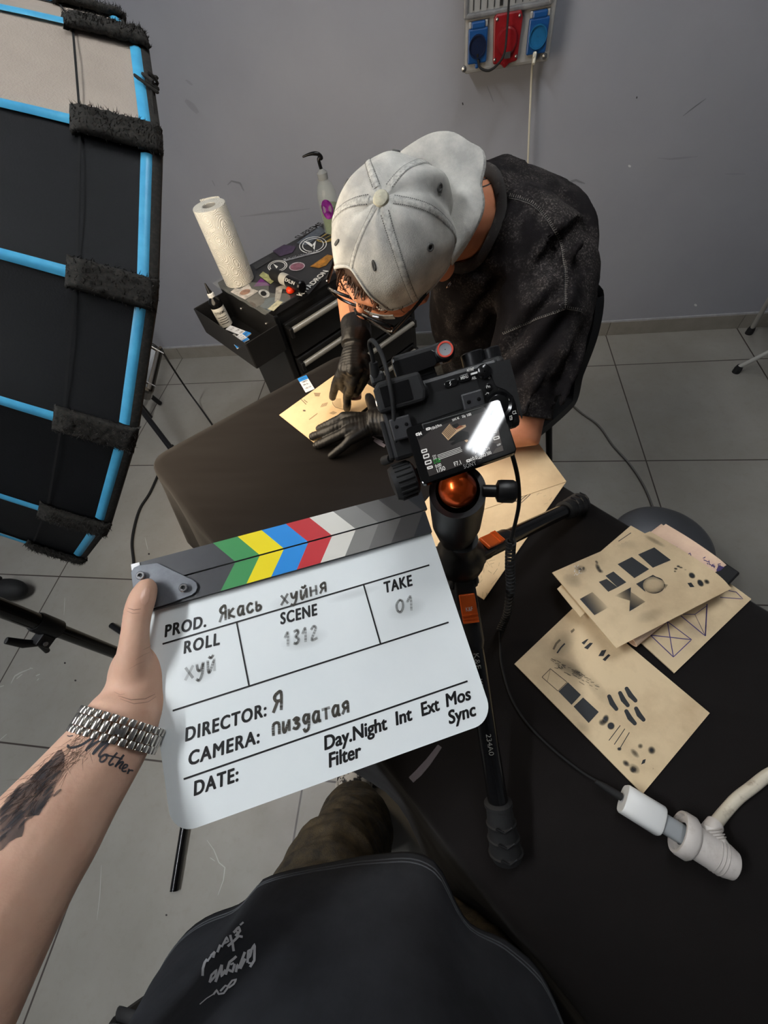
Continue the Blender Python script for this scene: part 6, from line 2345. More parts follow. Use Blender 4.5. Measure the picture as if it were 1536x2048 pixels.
for px_l, dp, wd_ in [([(1124, 572), (1098, 602), (1064, 636), (1024, 688), (992, 728)], 0.012, 0.0085), ([(1012, 402), (990, 440), (968, 480), (950, 515)], 0.007, 0.007), ([(1126, 640), (1096, 690), (1050, 740), (1010, 770)], 0.007, 0.009),
                      ([(1080, 430), (1110, 500), (1112, 560)], 0.004, 0.008), ([(1000, 560), (960, 610), (930, 650)], 0.008, 0.010), ([(1110, 720), (1080, 780), (1040, 810)], 0.006, 0.008)]:
    ln_ = [V(*p, 0) for p in px_l]
    P3 = [hit(tr_, q[0], q[1], 0.0) for q in bez(ln_, 14)]
    P3 = np.array([q for q in P3 if q is not None])
    if len(P3) < 3: continue
    dm = np.full(len(a_), 9.0)
    for q in P3:
        dm = np.minimum(dm, np.linalg.norm(a_0 - q, axis=1))
    n_ = normals_np(me)
    a_ = a_ + n_ * (-dp * np.exp(-(dm / wd_) ** 2) + 0.55 * dp * np.exp(-((dm - 2.3 * wd_) / (1.3 * wd_)) ** 2))[:, None]
set_verts(me, a_)
ndir = nz(HC - NB)
neck_c = NB + (HC - NB) * 0.22
dE, dR = nz(EL - LS), nz(ER - RS)
def plane_cut(me, co, no, cen, rad):
    bm = bmesh.new()
    bm.from_mesh(me)
    cen_, co_, no_ = Vector(cen), Vector(co), Vector(no)
    fs = [f for f in bm.faces if (f.calc_center_median() - cen_).length < rad]
    es = {e for f in fs for e in f.edges}
    vs = {v for f in fs for v in f.verts}
    bmesh.ops.bisect_plane(bm, geom=list(vs) + list(es) + fs, plane_co=co_, plane_no=no_)
    dl = [v for v in bm.verts if (v.co - cen_).length < rad and (v.co - co_).dot(no_) > 1e-5]
    bmesh.ops.delete(bm, geom=dl, context='VERTS')
    bm.to_mesh(me)
    bm.free()
    me.update()


HOLE = NB + ndir * 0.030
cu = nz(np.cross(ndir, V(0, 0, 1)))
cw = np.cross(cu, ndir)
RH_ = 0.069


def neck_uv(p):
    r1 = p - HOLE
    a = np.dot(r1, ndir)
    r1 = r1 - ndir * a
    return a, np.linalg.norm(r1), math.atan2(np.dot(r1, cw), np.dot(r1, cu))


cut(me, [not (neck_uv(p)[1] < RH_ and neck_uv(p)[0] > -0.06) for p in verts_np(me)])
bm = bmesh.new()
bm.from_mesh(me)
nb_ = [v for v in bm.verts if v.is_boundary and (np.linalg.norm(np.array(v.co) - HOLE) < 0.13)]
for v in nb_:
    a, r, an = neck_uv(np.array(v.co))
    v.co = Vector(HOLE + ndir * a + (cu * math.cos(an) + cw * math.sin(an)) * RH_)
for _ in range(10):
    new = {}
    for v in nb_:
        ns = [e.other_vert(v) for e in v.link_edges if e.is_boundary]
        if len(ns) == 2:
            new[v] = (v.co * 2 + ns[0].co + ns[1].co) / 4
    for v, c_ in new.items():
        v.co = c_
bm.to_mesh(me)
bm.free()
me.update()
plane_cut(me, HEM_L, dE, HEM_L + dE * 0.03, 0.12)
plane_cut(me, HEM_R, dR, HEM_R + dR * 0.03, 0.11)
bm = bmesh.new()
bm.from_mesh(me)
rim_ = [np.array(v.co) for v in bm.verts if v.is_boundary and np.linalg.norm(np.array(v.co) - HOLE) < 0.13]
bm.free()
SHIRT = link_mesh('t_shirt', me, M_shirt, t)
md = SHIRT.modifiers.new('thick', 'SOLIDIFY')
md.thickness = 0.004
md.offset = -1
# collar band standing off the neck
M_rib = mat('collar_rib', rgb(44, 41, 40), 0.9, var=rgb(100, 94, 88), vscale=90, vlo=0.55, vhi=0.9)
cb_ = MB()
tab = [[] for _ in range(36)]
for q in rim_:
    a, r, an = neck_uv(q)
    tab[int((an / (2 * pi)) % 1 * 36) % 36].append(a)
ax_t = [sum(x) / len(x) if x else None for x in tab]
known = [x for x in ax_t if x is not None] or [0.0]
for k in range(36):
    if ax_t[k] is None:
        j = 1
        while ax_t[(k - j) % 36] is None and j < 36: j += 1
        ax_t[k] = ax_t[(k - j) % 36] if ax_t[(k - j) % 36] is not None else known[0]
for _ in range(3):
    ax_t = [(ax_t[k - 1] + 2 * ax_t[k] + ax_t[(k + 1) % 36]) / 4 for k in range(36)]
pth = []
for k in range(36):
    an = 2 * pi * (k + 0.5) / 36
    pth.append(HOLE + ndir * (ax_t[k] + 0.004) + (cu * math.cos(an) + cw * math.sin(an)) * (RH_ - 0.001))
cb_.tube(pth, 0.0095, 10, closed=True, flat=0.4, up=ndir)
cb_.build('collar', M_rib, t)

st_ = bvh(SHIRT)
M_seam = mat('seam_thread', rgb(120, 114, 106), 0.8, var=rgb(70, 66, 62), vscale=200)
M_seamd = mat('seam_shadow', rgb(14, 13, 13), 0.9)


def seam(pts, w=7.0, name='seam', step=2.0):
    """double stitched seam on the shirt: dark groove plus a ladder of pale stitches"""
    c3 = bez([V(p[0], p[1], 0) for p in pts], 10)
    P_ = [(q[0], q[1]) for q in c3]
    g_ = MB()
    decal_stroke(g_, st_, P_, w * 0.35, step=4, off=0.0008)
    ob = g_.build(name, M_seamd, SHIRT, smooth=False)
    s2 = MB()
    L_ = 0
    for i in range(1, len(P_)):
        a, b_ = np.array(P_[i - 1]), np.array(P_[i])
        d = b_ - a
        n = np.linalg.norm(d)
        if n < 1e-6: continue
        d = d / n
        pr = np.array([-d[1], d[0]])
        x = (step * 2.0 - L_ % (step * 2.0))
        while x < n:
            q = a + d * x
            k_ = random.uniform(0.7, 1.1)
            decal_stroke(s2, st_, [q - pr * w * 0.62 * k_, q + pr * w * 0.05], 1.25, 3, 0.0014)
            x += step * 2.0
        L_ += n
    decal_stroke(s2, st_, [(p[0] + 1.5, p[1] + w * 0.45) for p in P_], 0.9, 4, 0.0012)
    if s2.f: s2.build('stitching', M_seam, ob, smooth=False)


seam([(1016, 392), (1040, 398), (1066, 410), (1095, 440), (1118, 482), (1128, 530), (1130, 575), (1128, 612)], 9)
seam([(1128, 615), (1105, 625), (1070, 638), (1035, 652), (1006, 666)], 6)
seam([(1130, 614), (1150, 618), (1163, 622)], 6)
seam([(1012, 400), (1004, 430), (992, 460), (978, 490), (965, 515)], 5)
seam([(1022, 862), (1040, 868), (1060, 868), (1078, 858)], 5)

# ------------------------------------------------------------------ hair, cap, glasses, ear ring
M_hair = mat('dark_hair', rgb(46, 30, 22), 0.55, var=rgb(80, 52, 34), vscale=60)
hr = MB()
hr.grid(28, 14, lambda u, v: hp(-0.002, 0, 0.010) + (hf * 0.0955 * math.cos(-1.1 + 2.2 * u) + hl * 0.080 * math.sin(-1.1 + 2.2 * u)) * math.sin(0.80 + 0.85 * v) + ht * 0.083 * math.cos(0.80 + 0.85 * v), 0.002)
for k in range(240):
    an = random.uniform(-0.95, 0.85)
    th = random.uniform(1.2, 1.72)
    root = hp(-0.002, 0, 0.012) + (hf * 0.098 * math.cos(an) + hl * 0.081 * math.sin(an)) * math.sin(th) + ht * 0.087 * math.cos(th)
    d = nz(hf * math.cos(an) + hl * math.sin(an) * 0.9)
    ln = random.uniform(0.008, 0.020)
    if an < -0.35: ln = random.uniform(0.018, 0.042)
    c1_, c2_ = V(*[random.uniform(-1, 1) for _ in range(3)]) * 0.006, V(*[random.uniform(-1, 1) for _ in range(3)]) * 0.010
    pth = [root, root + d * ln * 0.3 - ht * ln * 0.4 + c1_ * 0.5, root + d * ln * 0.42 - ht * ln * 0.8 + c1_, root + d * ln * 0.35 - ht * ln * 1.15 + c2_]
    hr.tube(bez(pth, 3), [0.0008] * 6 + [0.0006] * 3 + [0.0003], 4, cap=False)
hr.build('hair', M_hair, t)

M_cap = mat('washed_grey_denim', rgb(160, 159, 154), 0.92, var=rgb(206, 204, 196), vscale=16, vlo=0.38, vhi=0.7, bump=0.3, bscale=700, spec=0.15, detail=10)
M_capseam = mat('cap_seam', rgb(188, 187, 180), 0.92, var=rgb(134, 133, 129), vscale=220, vlo=0.4, vhi=0.7)
M_capst = mat('cap_thread', rgb(84, 84, 82), 0.9)
CT = hp(-0.004, 0, 0.016)


def crown_low(an):
    """polar angle of the crown's lower edge; arch over the forehead where the strap closes it"""
    a = abs((an + pi) % (2 * pi) - pi)
    base = 1.90 - 0.05 * math.cos(an) - 0.06 * math.sin(an) ** 2
    arch = 0.98 * max(0.0, 1 - (a / 0.60) ** 2) ** 0.6
    return base - arch


def crown(an, s_, o=0.0):
    th = crown_low(an) * s_
    st = math.sin(th)
    k = 0.06 * math.cos(6 * an) * -1 * (math.sin(min(th, pi / 2)) ** 2)
    r = 1 + 0.012 * k * 3
    fold = 0.008 * math.exp(-((an - 2.80) / 0.17) ** 2) * math.sin(min(1.6, th * 1.1)) - 0.010 * math.exp(-((an - 2.42) / 0.17) ** 2) * math.sin(min(1.5, th)) ** 2
    fold += 0.0042 * noise.noise(Vector((math.cos(an) * 2.6, math.sin(an) * 2.6, th * 2.2)))
    fl = 1.0 if th < pi / 2 else 1.0
    rf = (0.109 if math.cos(an) > 0 else 0.088)
    return CT + (hf * (rf + o + fold) * math.cos(an) + hl * (0.0915 + o + fold) * math.sin(an)) * r * (abs(st) ** 0.86 if st > 0 else st) + ht * (0.088 + o + fold * 0.6) * math.cos(th)


cp_ = MB()
NA, NS = 120, 40
cp_.grid(NA, NS, lambda u, v: crown(2 * pi * u, 0.02 + 0.98 * v), 0.0)
cap = cp_.build('cap', M_cap, t, angle=180, fixn=True)
md = cap.modifiers.new('thick', 'SOLIDIFY')
md.thickness = 0.0022
md.offset = 0
for k in range(6):
    an0 = k * pi / 3 - 0.02
    w_ = lambda s: 0.0052 / (0.10 * max(0.16, math.sin(min(pi / 2, 1.9 * s))))
    so_ = MB().grid(40, 4, lambda u, v, an0=an0: crown(an0 + (v - 0.5) * 2 * w_(0.07 + 0.93 * u), 0.07 + 0.93 * u, 0.0012 + 0.0009 * (1 - (2 * v - 1) ** 4))).build('seam_tape', M_capseam, cap)
    for sd_ in (-0.72, -0.12, 0.72):
        stt = MB()
        for j in range(60):
            s0, s1 = 0.08 + 0.92 * j / 60, 0.08 + 0.92 * (j + 0.68) / 60
            e = sd_ * 1.15
            stt.add([crown(an0 + w_(s0) * (e - 0.09), s0, 0.0024), crown(an0 + w_(s0) * (e + 0.09), s0, 0.0024), crown(an0 + w_(s1) * (e + 0.09), s1, 0.0024), crown(an0 + w_(s1) * (e - 0.09), s1, 0.0024)], [(0, 1, 2, 3)])
        stt.build('stitching', M_capst, cap, smooth=False) if sd_ != -0.12 else None
    an1 = an0 + pi / 6
    ey = MB()
    c_ = crown(an1, 0.52, 0.0012)
    q1, q2 = nz(crown(an1 + 0.05, 0.52) - crown(an1 - 0.05, 0.52)), nz(crown(an1, 0.55) - crown(an1, 0.49))
    ey.tube([c_ + (q1 * math.cos(a) + q2 * math.sin(a)) * 0.0042 for a in [2 * pi * j / 16 for j in range(16)]], 0.0016, 8, closed=True)
    eo = ey.build('eyelet', M_capst, cap)
    MB().add([c_ + (q1 * math.cos(a) + q2 * math.sin(a)) * 0.003 for a in [2 * pi * j / 12 for j in range(12)]], [tuple(range(12))]).build('eyelet_hole', M_blackmatte, eo, smooth=False)
hem = MB()
hem.tube([crown(2 * pi * j / 140, 1.0, 0.0006) for j in range(140)], 0.0026, 8, closed=True)
hem.build('hem', M_cap, cap)
for ss_ in (0.955, 0.93):
    stt = MB()
    for j in range(200):
        a0_, a1_ = 2 * pi * j / 200, 2 * pi * (j + 0.65) / 200
        stt.add([crown(a0_, ss_, 0.0018), crown(a1_, ss_, 0.0018), crown(a1_, ss_ + 0.006, 0.0018), crown(a0_, ss_ + 0.006, 0.0018)], [(0, 1, 2, 3)])
    stt.build('stitching', M_capst, cap, smooth=False)
bt = crown(0, 0.0)
MB().lathe([(0.0105, -0.002), (0.0112, 0.001), (0.0095, 0.0045), (0.005, 0.0062), (0.0004, 0.0066)], bt, ht, 24, cap=False).build('top_button', mat('cap_button', rgb(196, 192, 170), 0.9, var=rgb(170, 166, 148), vscale=120), cap)
# strap with buckle over the forehead
sa, sb_ = -0.62, 0.62
MB().grid(24, 3, lambda u, v: CT + (hf * 0.1135 * math.cos(sa + (sb_ - sa) * u) + hl * 0.0965 * math.sin(sa + (sb_ - sa) * u)) + ht * (-0.042 - 0.010 * math.cos(0) + 0.017 * v), 0.002).build('strap', M_capseam, cap)
ba = 0.34
bk_ = CT + hf * 0.1165 * math.cos(ba) + hl * 0.0995 * math.sin(ba) + ht * (-0.0435)
bd_ = nz(hf * math.cos(ba) * 0.0965 + hl * math.sin(ba) * 0.1135)
MB().box(bk_, (0.004, 0.012, 0.022), np.array([bd_, np.cross(ht, bd_), ht])).build('buckle', M_steel, cap, smooth=False, bevel=0.001)
# brim over the nape
BW = 1.2


def brim(u, v, o=0.0):
    x = 2 * u - 1
    an = pi - 0.16 + x * BW
    root = crown(an, 0.985)
    ln = 0.070 * max(0.0, 1 - abs(x) ** 2.6) ** 0.55
    dirv = nz(-hf + hl * x * -0.18 + ht * 0.06)
    return root + dirv * ln * v + ht * (0.006 * math.sin(pi * v) * (1 - x * x) - 0.012 * x * x * v + 0.006 + o) - hf * 0.0


bo_ = MB().grid(48, 14, brim, 0.0045)
br_ = bo_.build('brim', M_cap, cap, angle=60, fixn=True)
eb_ = MB().tube([brim(j / 60, 1.0) - ht * 0.0022 for j in range(61)], 0.0048, 10)
eb_.build('brim_edge', M_capseam, br_)
for vv_ in (0.86, 0.80):
    stt = MB()
    for j in range(8, 112):
        u0, u1 = j / 120, (j + 0.65) / 120
        stt.add([brim(u0, vv_, 0.0006), brim(u1, vv_, 0.0006), brim(u1, vv_ + 0.016, 0.0006), brim(u0, vv_ + 0.016, 0.0006)], [(0, 1, 2, 3)])
    stt.build('stitching', M_capst, br_, smooth=False)

gl_ = MB()
for s_ in (1, -1):
    gl_.tube(bez([hp(-0.030, 0.086 * s_, -0.026), hp(-0.012, 0.087 * s_, -0.008), hp(0.05, 0.083 * s_, -0.010), hp(0.110, 0.072 * s_, -0.018)], 6), 0.0048, 10, flat=0.5, up=hl)
    pts = []
    for a in [2 * pi * j / 32 for j in range(32)]:
        c_, d_ = math.cos(a), math.sin(a)
        x = 0.029 * math.copysign(abs(c_) ** 0.6, c_)
        z = 0.023 * math.copysign(abs(d_) ** 0.6, d_)
        pts.append(hp(0.116 - 0.006 * ((x * s_ + 0.036) / 0.03) ** 2 * 0.5, (0.037 + x * s_ * s_) * s_, -0.034 + z))
    gl_.tube(pts, 0.0027, 8, closed=True)
gl_.tube([hp(0.116, -0.009, -0.026), hp(0.120, 0, -0.024), hp(0.116, 0.009, -0.026)], 0.0026, 8)
go = gl_.build('glasses', M_blackgloss, t)
for s_ in (1, -1):
    MB().grid(8, 8, lambda u, v: hp(0.1155 - 0.003 * u, (0.010 + 0.054 * u) * s_, -0.055 + 0.042 * v)).build('lens', mat('glasses_lens', rgb(230, 232, 235), 0.05, alpha=0.14, spec=0.8), go)
    MB().ball(hp(0.108, 0.071 * s_, -0.014), 0.002, 8).build('hinge_rivet', M_chrome, go)
MB().tube([hp(-0.006, 0.092, -0.058) + (hf * math.cos(a) + ht * math.sin(a)) * 0.0055 for a in [2 * pi * j / 16 for j in range(16)]], 0.0009, 6, closed=True).build('ear_ring', M_chrome, t)

# tattoos on the nape and forearm
bt_ = bvh(BODY)
tt = MB()
decal_stroke(tt, bt_, [(960, 362), (972, 358), (982, 352)], 2.5, off=0.0005)
decal_stroke(tt, bt_, [(962, 375), (974, 371), (984, 366)], 2.5, off=0.0005)
for k in range(5):
    decal_stroke(tt, bt_, [(698 + 3 * k, 610 + k), (701 + 2.5 * k, 626 - 2 * k)], 1.6, off=0.0005, inkv=0.7)
decal_stroke(tt, bt_, [(694, 632), (712, 628)], 1.4, off=0.0005, inkv=0.5)
imprint(BODY, tt, ink('tattoo_black', rgb(30, 30, 34)))

# ------------------------------------------------------------------ gloved hands
M_glove = mat('black_nitrile', rgb(22, 21, 21), 0.42, bump=0.30, bscale=75, bstretch=(1.0, 0.35, 1.2), spec=0.45)


def finger(mb, pts, r0, r1):
    n = len(pts)
    P_ = bez(pts, 4)
    m = len(P_)
    mb.tube(P_, [r0 + (r1 - r0) * i / (m - 1) for i in range(m)], 14, roundcap=True)


def glove(wr, back, fing, thumb, palm_r, label=None):
    mb = MB()
    for f_, (r0, r1) in fing:
        finger(mb, f_, r0, r1)
        mb.tube([wr + (f_[0] - wr) * 0.1, wr + (f_[0] - wr) * 0.55, f_[0]], [palm_r * 1.15, palm_r * 1.05, r0 * 1.2], 14, roundcap=True)
    th, (r0, r1) = thumb
    finger(mb, th, r0, r1)
    mb.tube([wr + back * 0.05, wr, wr + (fing[1][0][0] - wr) * 0.3], [0.0315, 0.0305, 0.026], 18)
    me = remesh(mb, 0.0024, 6)
    a = verts_np(me)
    n = normals_np(me)
    d = nz(fing[1][0][0] - wr)
    for i in range(len(a)):
        q = a[i] - d * 0
        w = 0.0008 * noise.noise(Vector(q * 60)) + 0.0006 * math.sin(np.dot(q, d) * 900 + 5 * noise.noise(Vector(q * 30))) * max(0, noise.noise(Vector(q * 22)) + 0.25)
        a[i] = a[i] + n[i] * w
    set_verts(me, a)
    keep = [not (np.dot(p - wr, back) > 0.042) for p in a]
    cut(me, keep)
    o = link_mesh('glove', me, M_glove, t)
    md = o.modifiers.new('thick', 'SOLIDIFY')
    md.thickness = 0.0008
    md.offset = 1
    u = nz(np.cross(back, V(0, 0, 1)))
    w = np.cross(u, back)
    MB().tube([wr + back * (0.041 + 0.002 * math.sin(3 * a_)) + (u * math.cos(a_) + w * math.sin(a_)) * 0.0316 for a_ in [2 * pi * k / 28 for k in range(28)]], 0.0016, 8, closed=True).build('cuff_bead', M_glove, o)
    return o


p6 = lambda x, y, z: at(540 + x / 4.8, 620 + y / 4.8, z)
# left hand lying flat
zt = ZB + 0.0088
glove(WL, nz(EL - WL),
      [([p6(710, 1030, .792), p6(600, 1085, .786), p6(530, 1115, .774), p6(475, 1140, zt)], (0.0100, 0.0084)),
       ([p6(715, 1095, .795), p6(570, 1160, .788), p6(480, 1190, .776), p6(410, 1215, zt)], (0.0104, 0.0086)),
       ([p6(735, 1170, .793), p6(600, 1235, .784), p6(510, 1272, .773), p6(445, 1300, zt - .002)], (0.0100, 0.0082)),
       ([p6(770, 1245, .788), p6(690, 1320, .778), p6(635, 1362, .770), p6(585, 1398, zt - .003)], (0.0092, 0.0076))],
      ([p6(1010, 985, .787), p6(985, 920, .785), p6(965, 870, .780), p6(950, 838, .776)], (0.0125, 0.0095)), 0.0145)
# right hand drawing
glove(WR, nz(ER - WR),
      [([p6(705, 560, .882), p6(650, 660, .852), p6(618, 760, .818), p6(600, 838, .790)], (0.0098, 0.0078)),
       ([p6(735, 565, .886), p6(690, 640, .862), p6(690, 720, .832), p6(712, 760, .815)], (0.0100, 0.0084)),
       ([p6(790, 570, .890), p6(765, 655, .862), p6(770, 735, .836), p6(800, 760, .822)], (0.0104, 0.0088)),
       ([p6(845, 555, .890), p6(800, 690, .858), p6(748, 800, .812), p6(740, 900, .783), p6(738, 945, .766)], (0.0104, 0.0078))],
      ([p6(905, 470, .893), p6(925, 580, .875), p6(885, 690, .842), p6(820, 800, .806)], (0.0130, 0.0094)), 0.0150)
# small wipe held between the fingers
c = p6(800, 830, .790)
tag(MB().grid(10, 8, lambda u, v: c + V(-0.018 + 0.036 * u, 0.012 - 0.024 * v, 0.004 * math.sin(u * 7) * math.cos(v * 5)), 0.001).build('wipe', mat('brown_wipe', rgb(150, 108, 84), 0.8, var=rgb(96, 64, 50), vscale=60), org=c, fixn=True), 'small stained wipe pinched under the drawing hand in black glove', 'wipe')
# ================================================================== the person holding the clapperboard
M_skin2 = mat('skin_forearm', rgb(216, 176, 152), 0.52, var=rgb(202, 156, 132), vscale=18, vlo=0.35, vhi=0.75, bump=0.10, bscale=190, spec=0.35)
M_skin2.node_tree.nodes['Principled BSDF'].inputs['Subsurface Weight'].default_value = 0.08
M_skin2.node_tree.nodes['Principled BSDF'].inputs['Subsurface Radius'].default_value = (0.012, 0.004, 0.002)
WP = atd(238, 1450, .470)
WA = atd(220, 1483, .470)
F1_, F2_, F3_ = atd(150, 1578, .466), atd(86, 1666, .462), atd(-26, 1832, .458)
ELB = V(-0.285, -0.235, 1.105)
SHO = V(-0.245, -0.40, 1.365)
TC = V(-0.06, -0.30, 0)
tow_ = lambda p: nz(CAM - p)


def kp(px, py, w):
    """point at height w over the clapperboard plane below this pixel"""
    u, v = cuv(px, py)
    return cl(u, v, w)


ph = MB()
arm = [WP, WA, F1_, F2_, F3_, ELB]
ph.tube(bez(arm, 5), [0.0325 + 0.0 * i for i in range(4)] + [0.0325 + (0.0425 - 0.0325) * i / 12 for i in range(12)] + [0.0425 + 0.004 * i / 9 for i in range(10)], 22, flat=0.80, up=tow_(WA), roundcap=True)
ph.tube([ELB, ELB + (SHO - ELB) * 0.5, SHO], [0.046, 0.054, 0.060], 18, roundcap=True)
# thumb
tip, ip, mcp, cmc = kp(310, 1181, 0.0178), kp(299, 1228, 0.0225), kp(286, 1298, 0.0170), kp(264, 1372, 0.000)
TH = bez([tip, ip, mcp, cmc, WP], 5)
ph.tube(TH, [0.0104, 0.0113, 0.0120, 0.0124, 0.0124, 0.0122, 0.0120, 0.0119, 0.0122, 0.0128, 0.0138, 0.0146, 0.0162, 0.0180, 0.0200, 0.0218, 0.0235, 0.0246, 0.0256, 0.0265, 0.0270], 18, roundcap=True, up=kn, flat=0.95)
ph.ball(kp(270, 1360, -0.004), 0.0262, 18, KAX, (0.95, 1.35, 0.85))
ph.ball(kp(264, 1408, -0.012), 0.0272, 18, KAX, (1.2, 1.1, 0.9))
ph.ball(kp(296, 1425, -0.022), 0.022, 18, KAX, (1.0, 1.2, 0.9))
ph.tube([kp(268, 1290, 0.008), kp(246, 1345, -0.004), kp(226, 1405, -0.012), WP], [0.0085, 0.0125, 0.016, 0.020], 14, roundcap=True)
# palm and the four fingers under the board
for k, (vx_, ln_f) in enumerate(((0.070, 0.070), (0.088, 0.078), (0.107, 0.073), (0.124, 0.058))):
    u0 = 0.022
    kn0 = cl(u0, vx_, -0.030)
    ph.tube([WP - kn * 0.006 + ky * 0.004 * k, WP + (kn0 - WP) * 0.5 - kn * 0.003, kn0], [0.0190, 0.0165, 0.0125], 14)
    pts = [kn0, cl(u0 + ln_f * 0.45, vx_ + 0.002, -0.028), cl(u0 + ln_f * 0.8, vx_ + 0.001, -0.018), cl(u0 + ln_f, vx_ - 0.001, -0.0125)]
    ph.tube(bez(pts, 4), [0.0106 - 0.0022 * i / 12 for i in range(13)], 14, roundcap=True)
# torso, neck, legs
tors = [(V(-.045, -.42, 1.50), .055, .055), (V(-.045, -.405, 1.44), .06, .06), (V(-.05, -.39, 1.385), .15, .085), (V(-.05, -.375, 1.30), .175, .105), (V(-.055, -.345, 1.10), .165, .115), (V(-.06, -.315, .92), .16, .12), (V(-.06, -.30, .80), .165, .125)]
ph.rings([[p + V(w * math.cos(a), d * math.sin(a), 0) for a in [2 * pi * k / 24 for k in range(24)]] for p, w, d in tors])
ph.tube([V(-.05, -.39, 1.37), SHO], [0.07, 0.058], 16)
ph.tube([V(-.05, -.39, 1.37), V(0.14, -0.41, 1.36), V(0.185, -0.40, 1.28), V(0.20, -0.39, 1.14)], [0.07, 0.058, 0.052, 0.046], 16, roundcap=True)
LH, LK, LA = V(-.165, -.295, .80), V(-.195, -.150, .47), V(-.262, -.11, .09)
RH, RK, RA = V(.03, -.30, .80), V(.05, -.235, .46), V(.035, -.36, .09)
for a_, b_, c_, fx in ((LH, LK, LA, V(-.02, 1, 0)), (RH, RK, RA, V(0.02, 1, 0))):
    ph.tube([a_, (a_ + b_) / 2, b_, b_ + (c_ - b_) * .35, c_], [.082, .074, .056, .052, .036], 16)
    ph.tube([c_ - fx * 0.02, c_ + V(0, 0, -.05) + fx * 0.10], [.034, .026], 12)
me = remesh(ph, 0.0034, 5)
t = thing('person', V(-0.06, -0.25, 0), 'standing person seen from above in faded black shirt, whose tattooed left arm holds the clapperboard', 'person')
PH = t
BODY2 = link_mesh('body', me, M_skin2, t)
b2 = bvh(BODY2)

# thumb nail and skin creases
nl = MB()
decal_poly(nl, b2, [(282, 1207), (281, 1195), (284, 1184), (291, 1176), (298, 1178), (299, 1190), (296, 1203), (290, 1210)], 3.0, 0.0007)
if nl.f: nl.build('thumb_nail', mat('nail', rgb(214, 170, 148), 0.28, spec=0.6), BODY2)
cr = MB()
for p_, w, k in [([(256, 1216), (268, 1220), (282, 1218)], 1.6, .5), ([(254, 1222), (266, 1227), (280, 1226)], 1.3, .35), ([(236, 1392), (262, 1400), (290, 1398), (310, 1388)], 1.8, .5), ([(240, 1398), (268, 1408), (296, 1404), (312, 1393)], 1.5, .4),
                 ([(228, 1384), (240, 1390), (250, 1388)], 1.2, .3), ([(285, 1300), (298, 1294), (308, 1286)], 1.2, .3), ([(270, 1320), (286, 1310), (300, 1304)], 1.1, .25), ([(258, 1338), (275, 1328), (290, 1322)], 1.0, .22), ([(312, 1300), (304, 1290), (300, 1278)], 1.4, .35)]:
    decal_stroke(cr, b2, p_, w, 3, 0.0003, k, taper=True)
imprint(BODY2, cr, ink('crease', rgb(128, 80, 62)))

# tattoos
zt3 = lambda x, y: (x / 3.414, 1120 + y / 3.414)
ZT3 = lambda *p: [zt3(*q) for q in p]
tm = MB()
scr = [([(470, 1262), (466, 1278), (500, 1282), (560, 1262), (620, 1222), (640, 1212), (632, 1240), (600, 1280), (585, 1305)], 3.2), ([(600, 1290), (650, 1250), (712, 1220), (690, 1255), (650, 1300), (632, 1330)], 3.2), ([(640, 1320), (690, 1270), (750, 1236), (720, 1275), (690, 1310), (676, 1338), (690, 1345)], 3.4),
       ([(720, 1326), (690, 1345), (682, 1372), (700, 1378), (728, 1352), (722, 1328), (745, 1340)], 2.8), ([(800, 1315), (770, 1350), (745, 1385), (750, 1400), (775, 1390)], 2.8), ([(735, 1335), (790, 1346), (835, 1360)], 2.0),
       ([(845, 1330), (810, 1375), (785, 1412), (800, 1395), (830, 1378), (838, 1385), (815, 1415), (822, 1425)], 2.8), ([(828, 1428), (860, 1415), (868, 1400), (850, 1398), (832, 1425), (838, 1442), (862, 1440)], 2.4), ([(880, 1425), (868, 1460), (880, 1438), (900, 1436), (905, 1442)], 2.4), ([(500, 1200), (475, 1205), (462, 1200)], 1.4)]
for p_, w in scr:
    c3 = bez([V(a, b_, 0) for a, b_ in ZT3(*p_)], 5)
    decal_stroke(tm, b2, [(q[0], q[1]) for q in c3], w * 1.45, 2.5, 0.0004, 0.85)
M_tat = ink('tattoo_blue_black', rgb(44, 52, 62))
imprint(BODY2, tm, M_tat)
tw = MB()
decal_poly(tw, b2, ZT3((398, 1300), (425, 1298), (442, 1335), (440, 1420), (420, 1480), (385, 1530), (360, 1590), (290, 1700), (265, 1745), (238, 1745), (225, 1690), (170, 1760), (165, 1840), (150, 1890), (110, 1900), (60, 1930), (20, 1975), (0, 1990), (0, 1700), (60, 1630), (130, 1560), (230, 1470), (320, 1390)), 5, 0.0004,
           lambda x, y: 0.62 + 0.35 * noise.noise(Vector((x * 0.035 + y * 0.03, (x - y) * 0.012, 2))))
for k in range(46):
    x0, y0 = random.uniform(20, 420), 0
    y0 = 1720 - 0.86 * x0 + random.uniform(-60, 220)
    L_ = random.uniform(60, 160)
    P_ = ZT3((x0, y0), (x0 - L_ * .35, y0 + L_ * .25), (x0 - L_ * 0.8, y0 + L_ * .75))
    decal_stroke(tw, b2, P_, random.uniform(2.5, 6), 4, 0.0006, random.uniform(.35, .8), taper=True)
imprint(BODY2, tw, ink('tattoo_grey', rgb(52, 50, 54)))
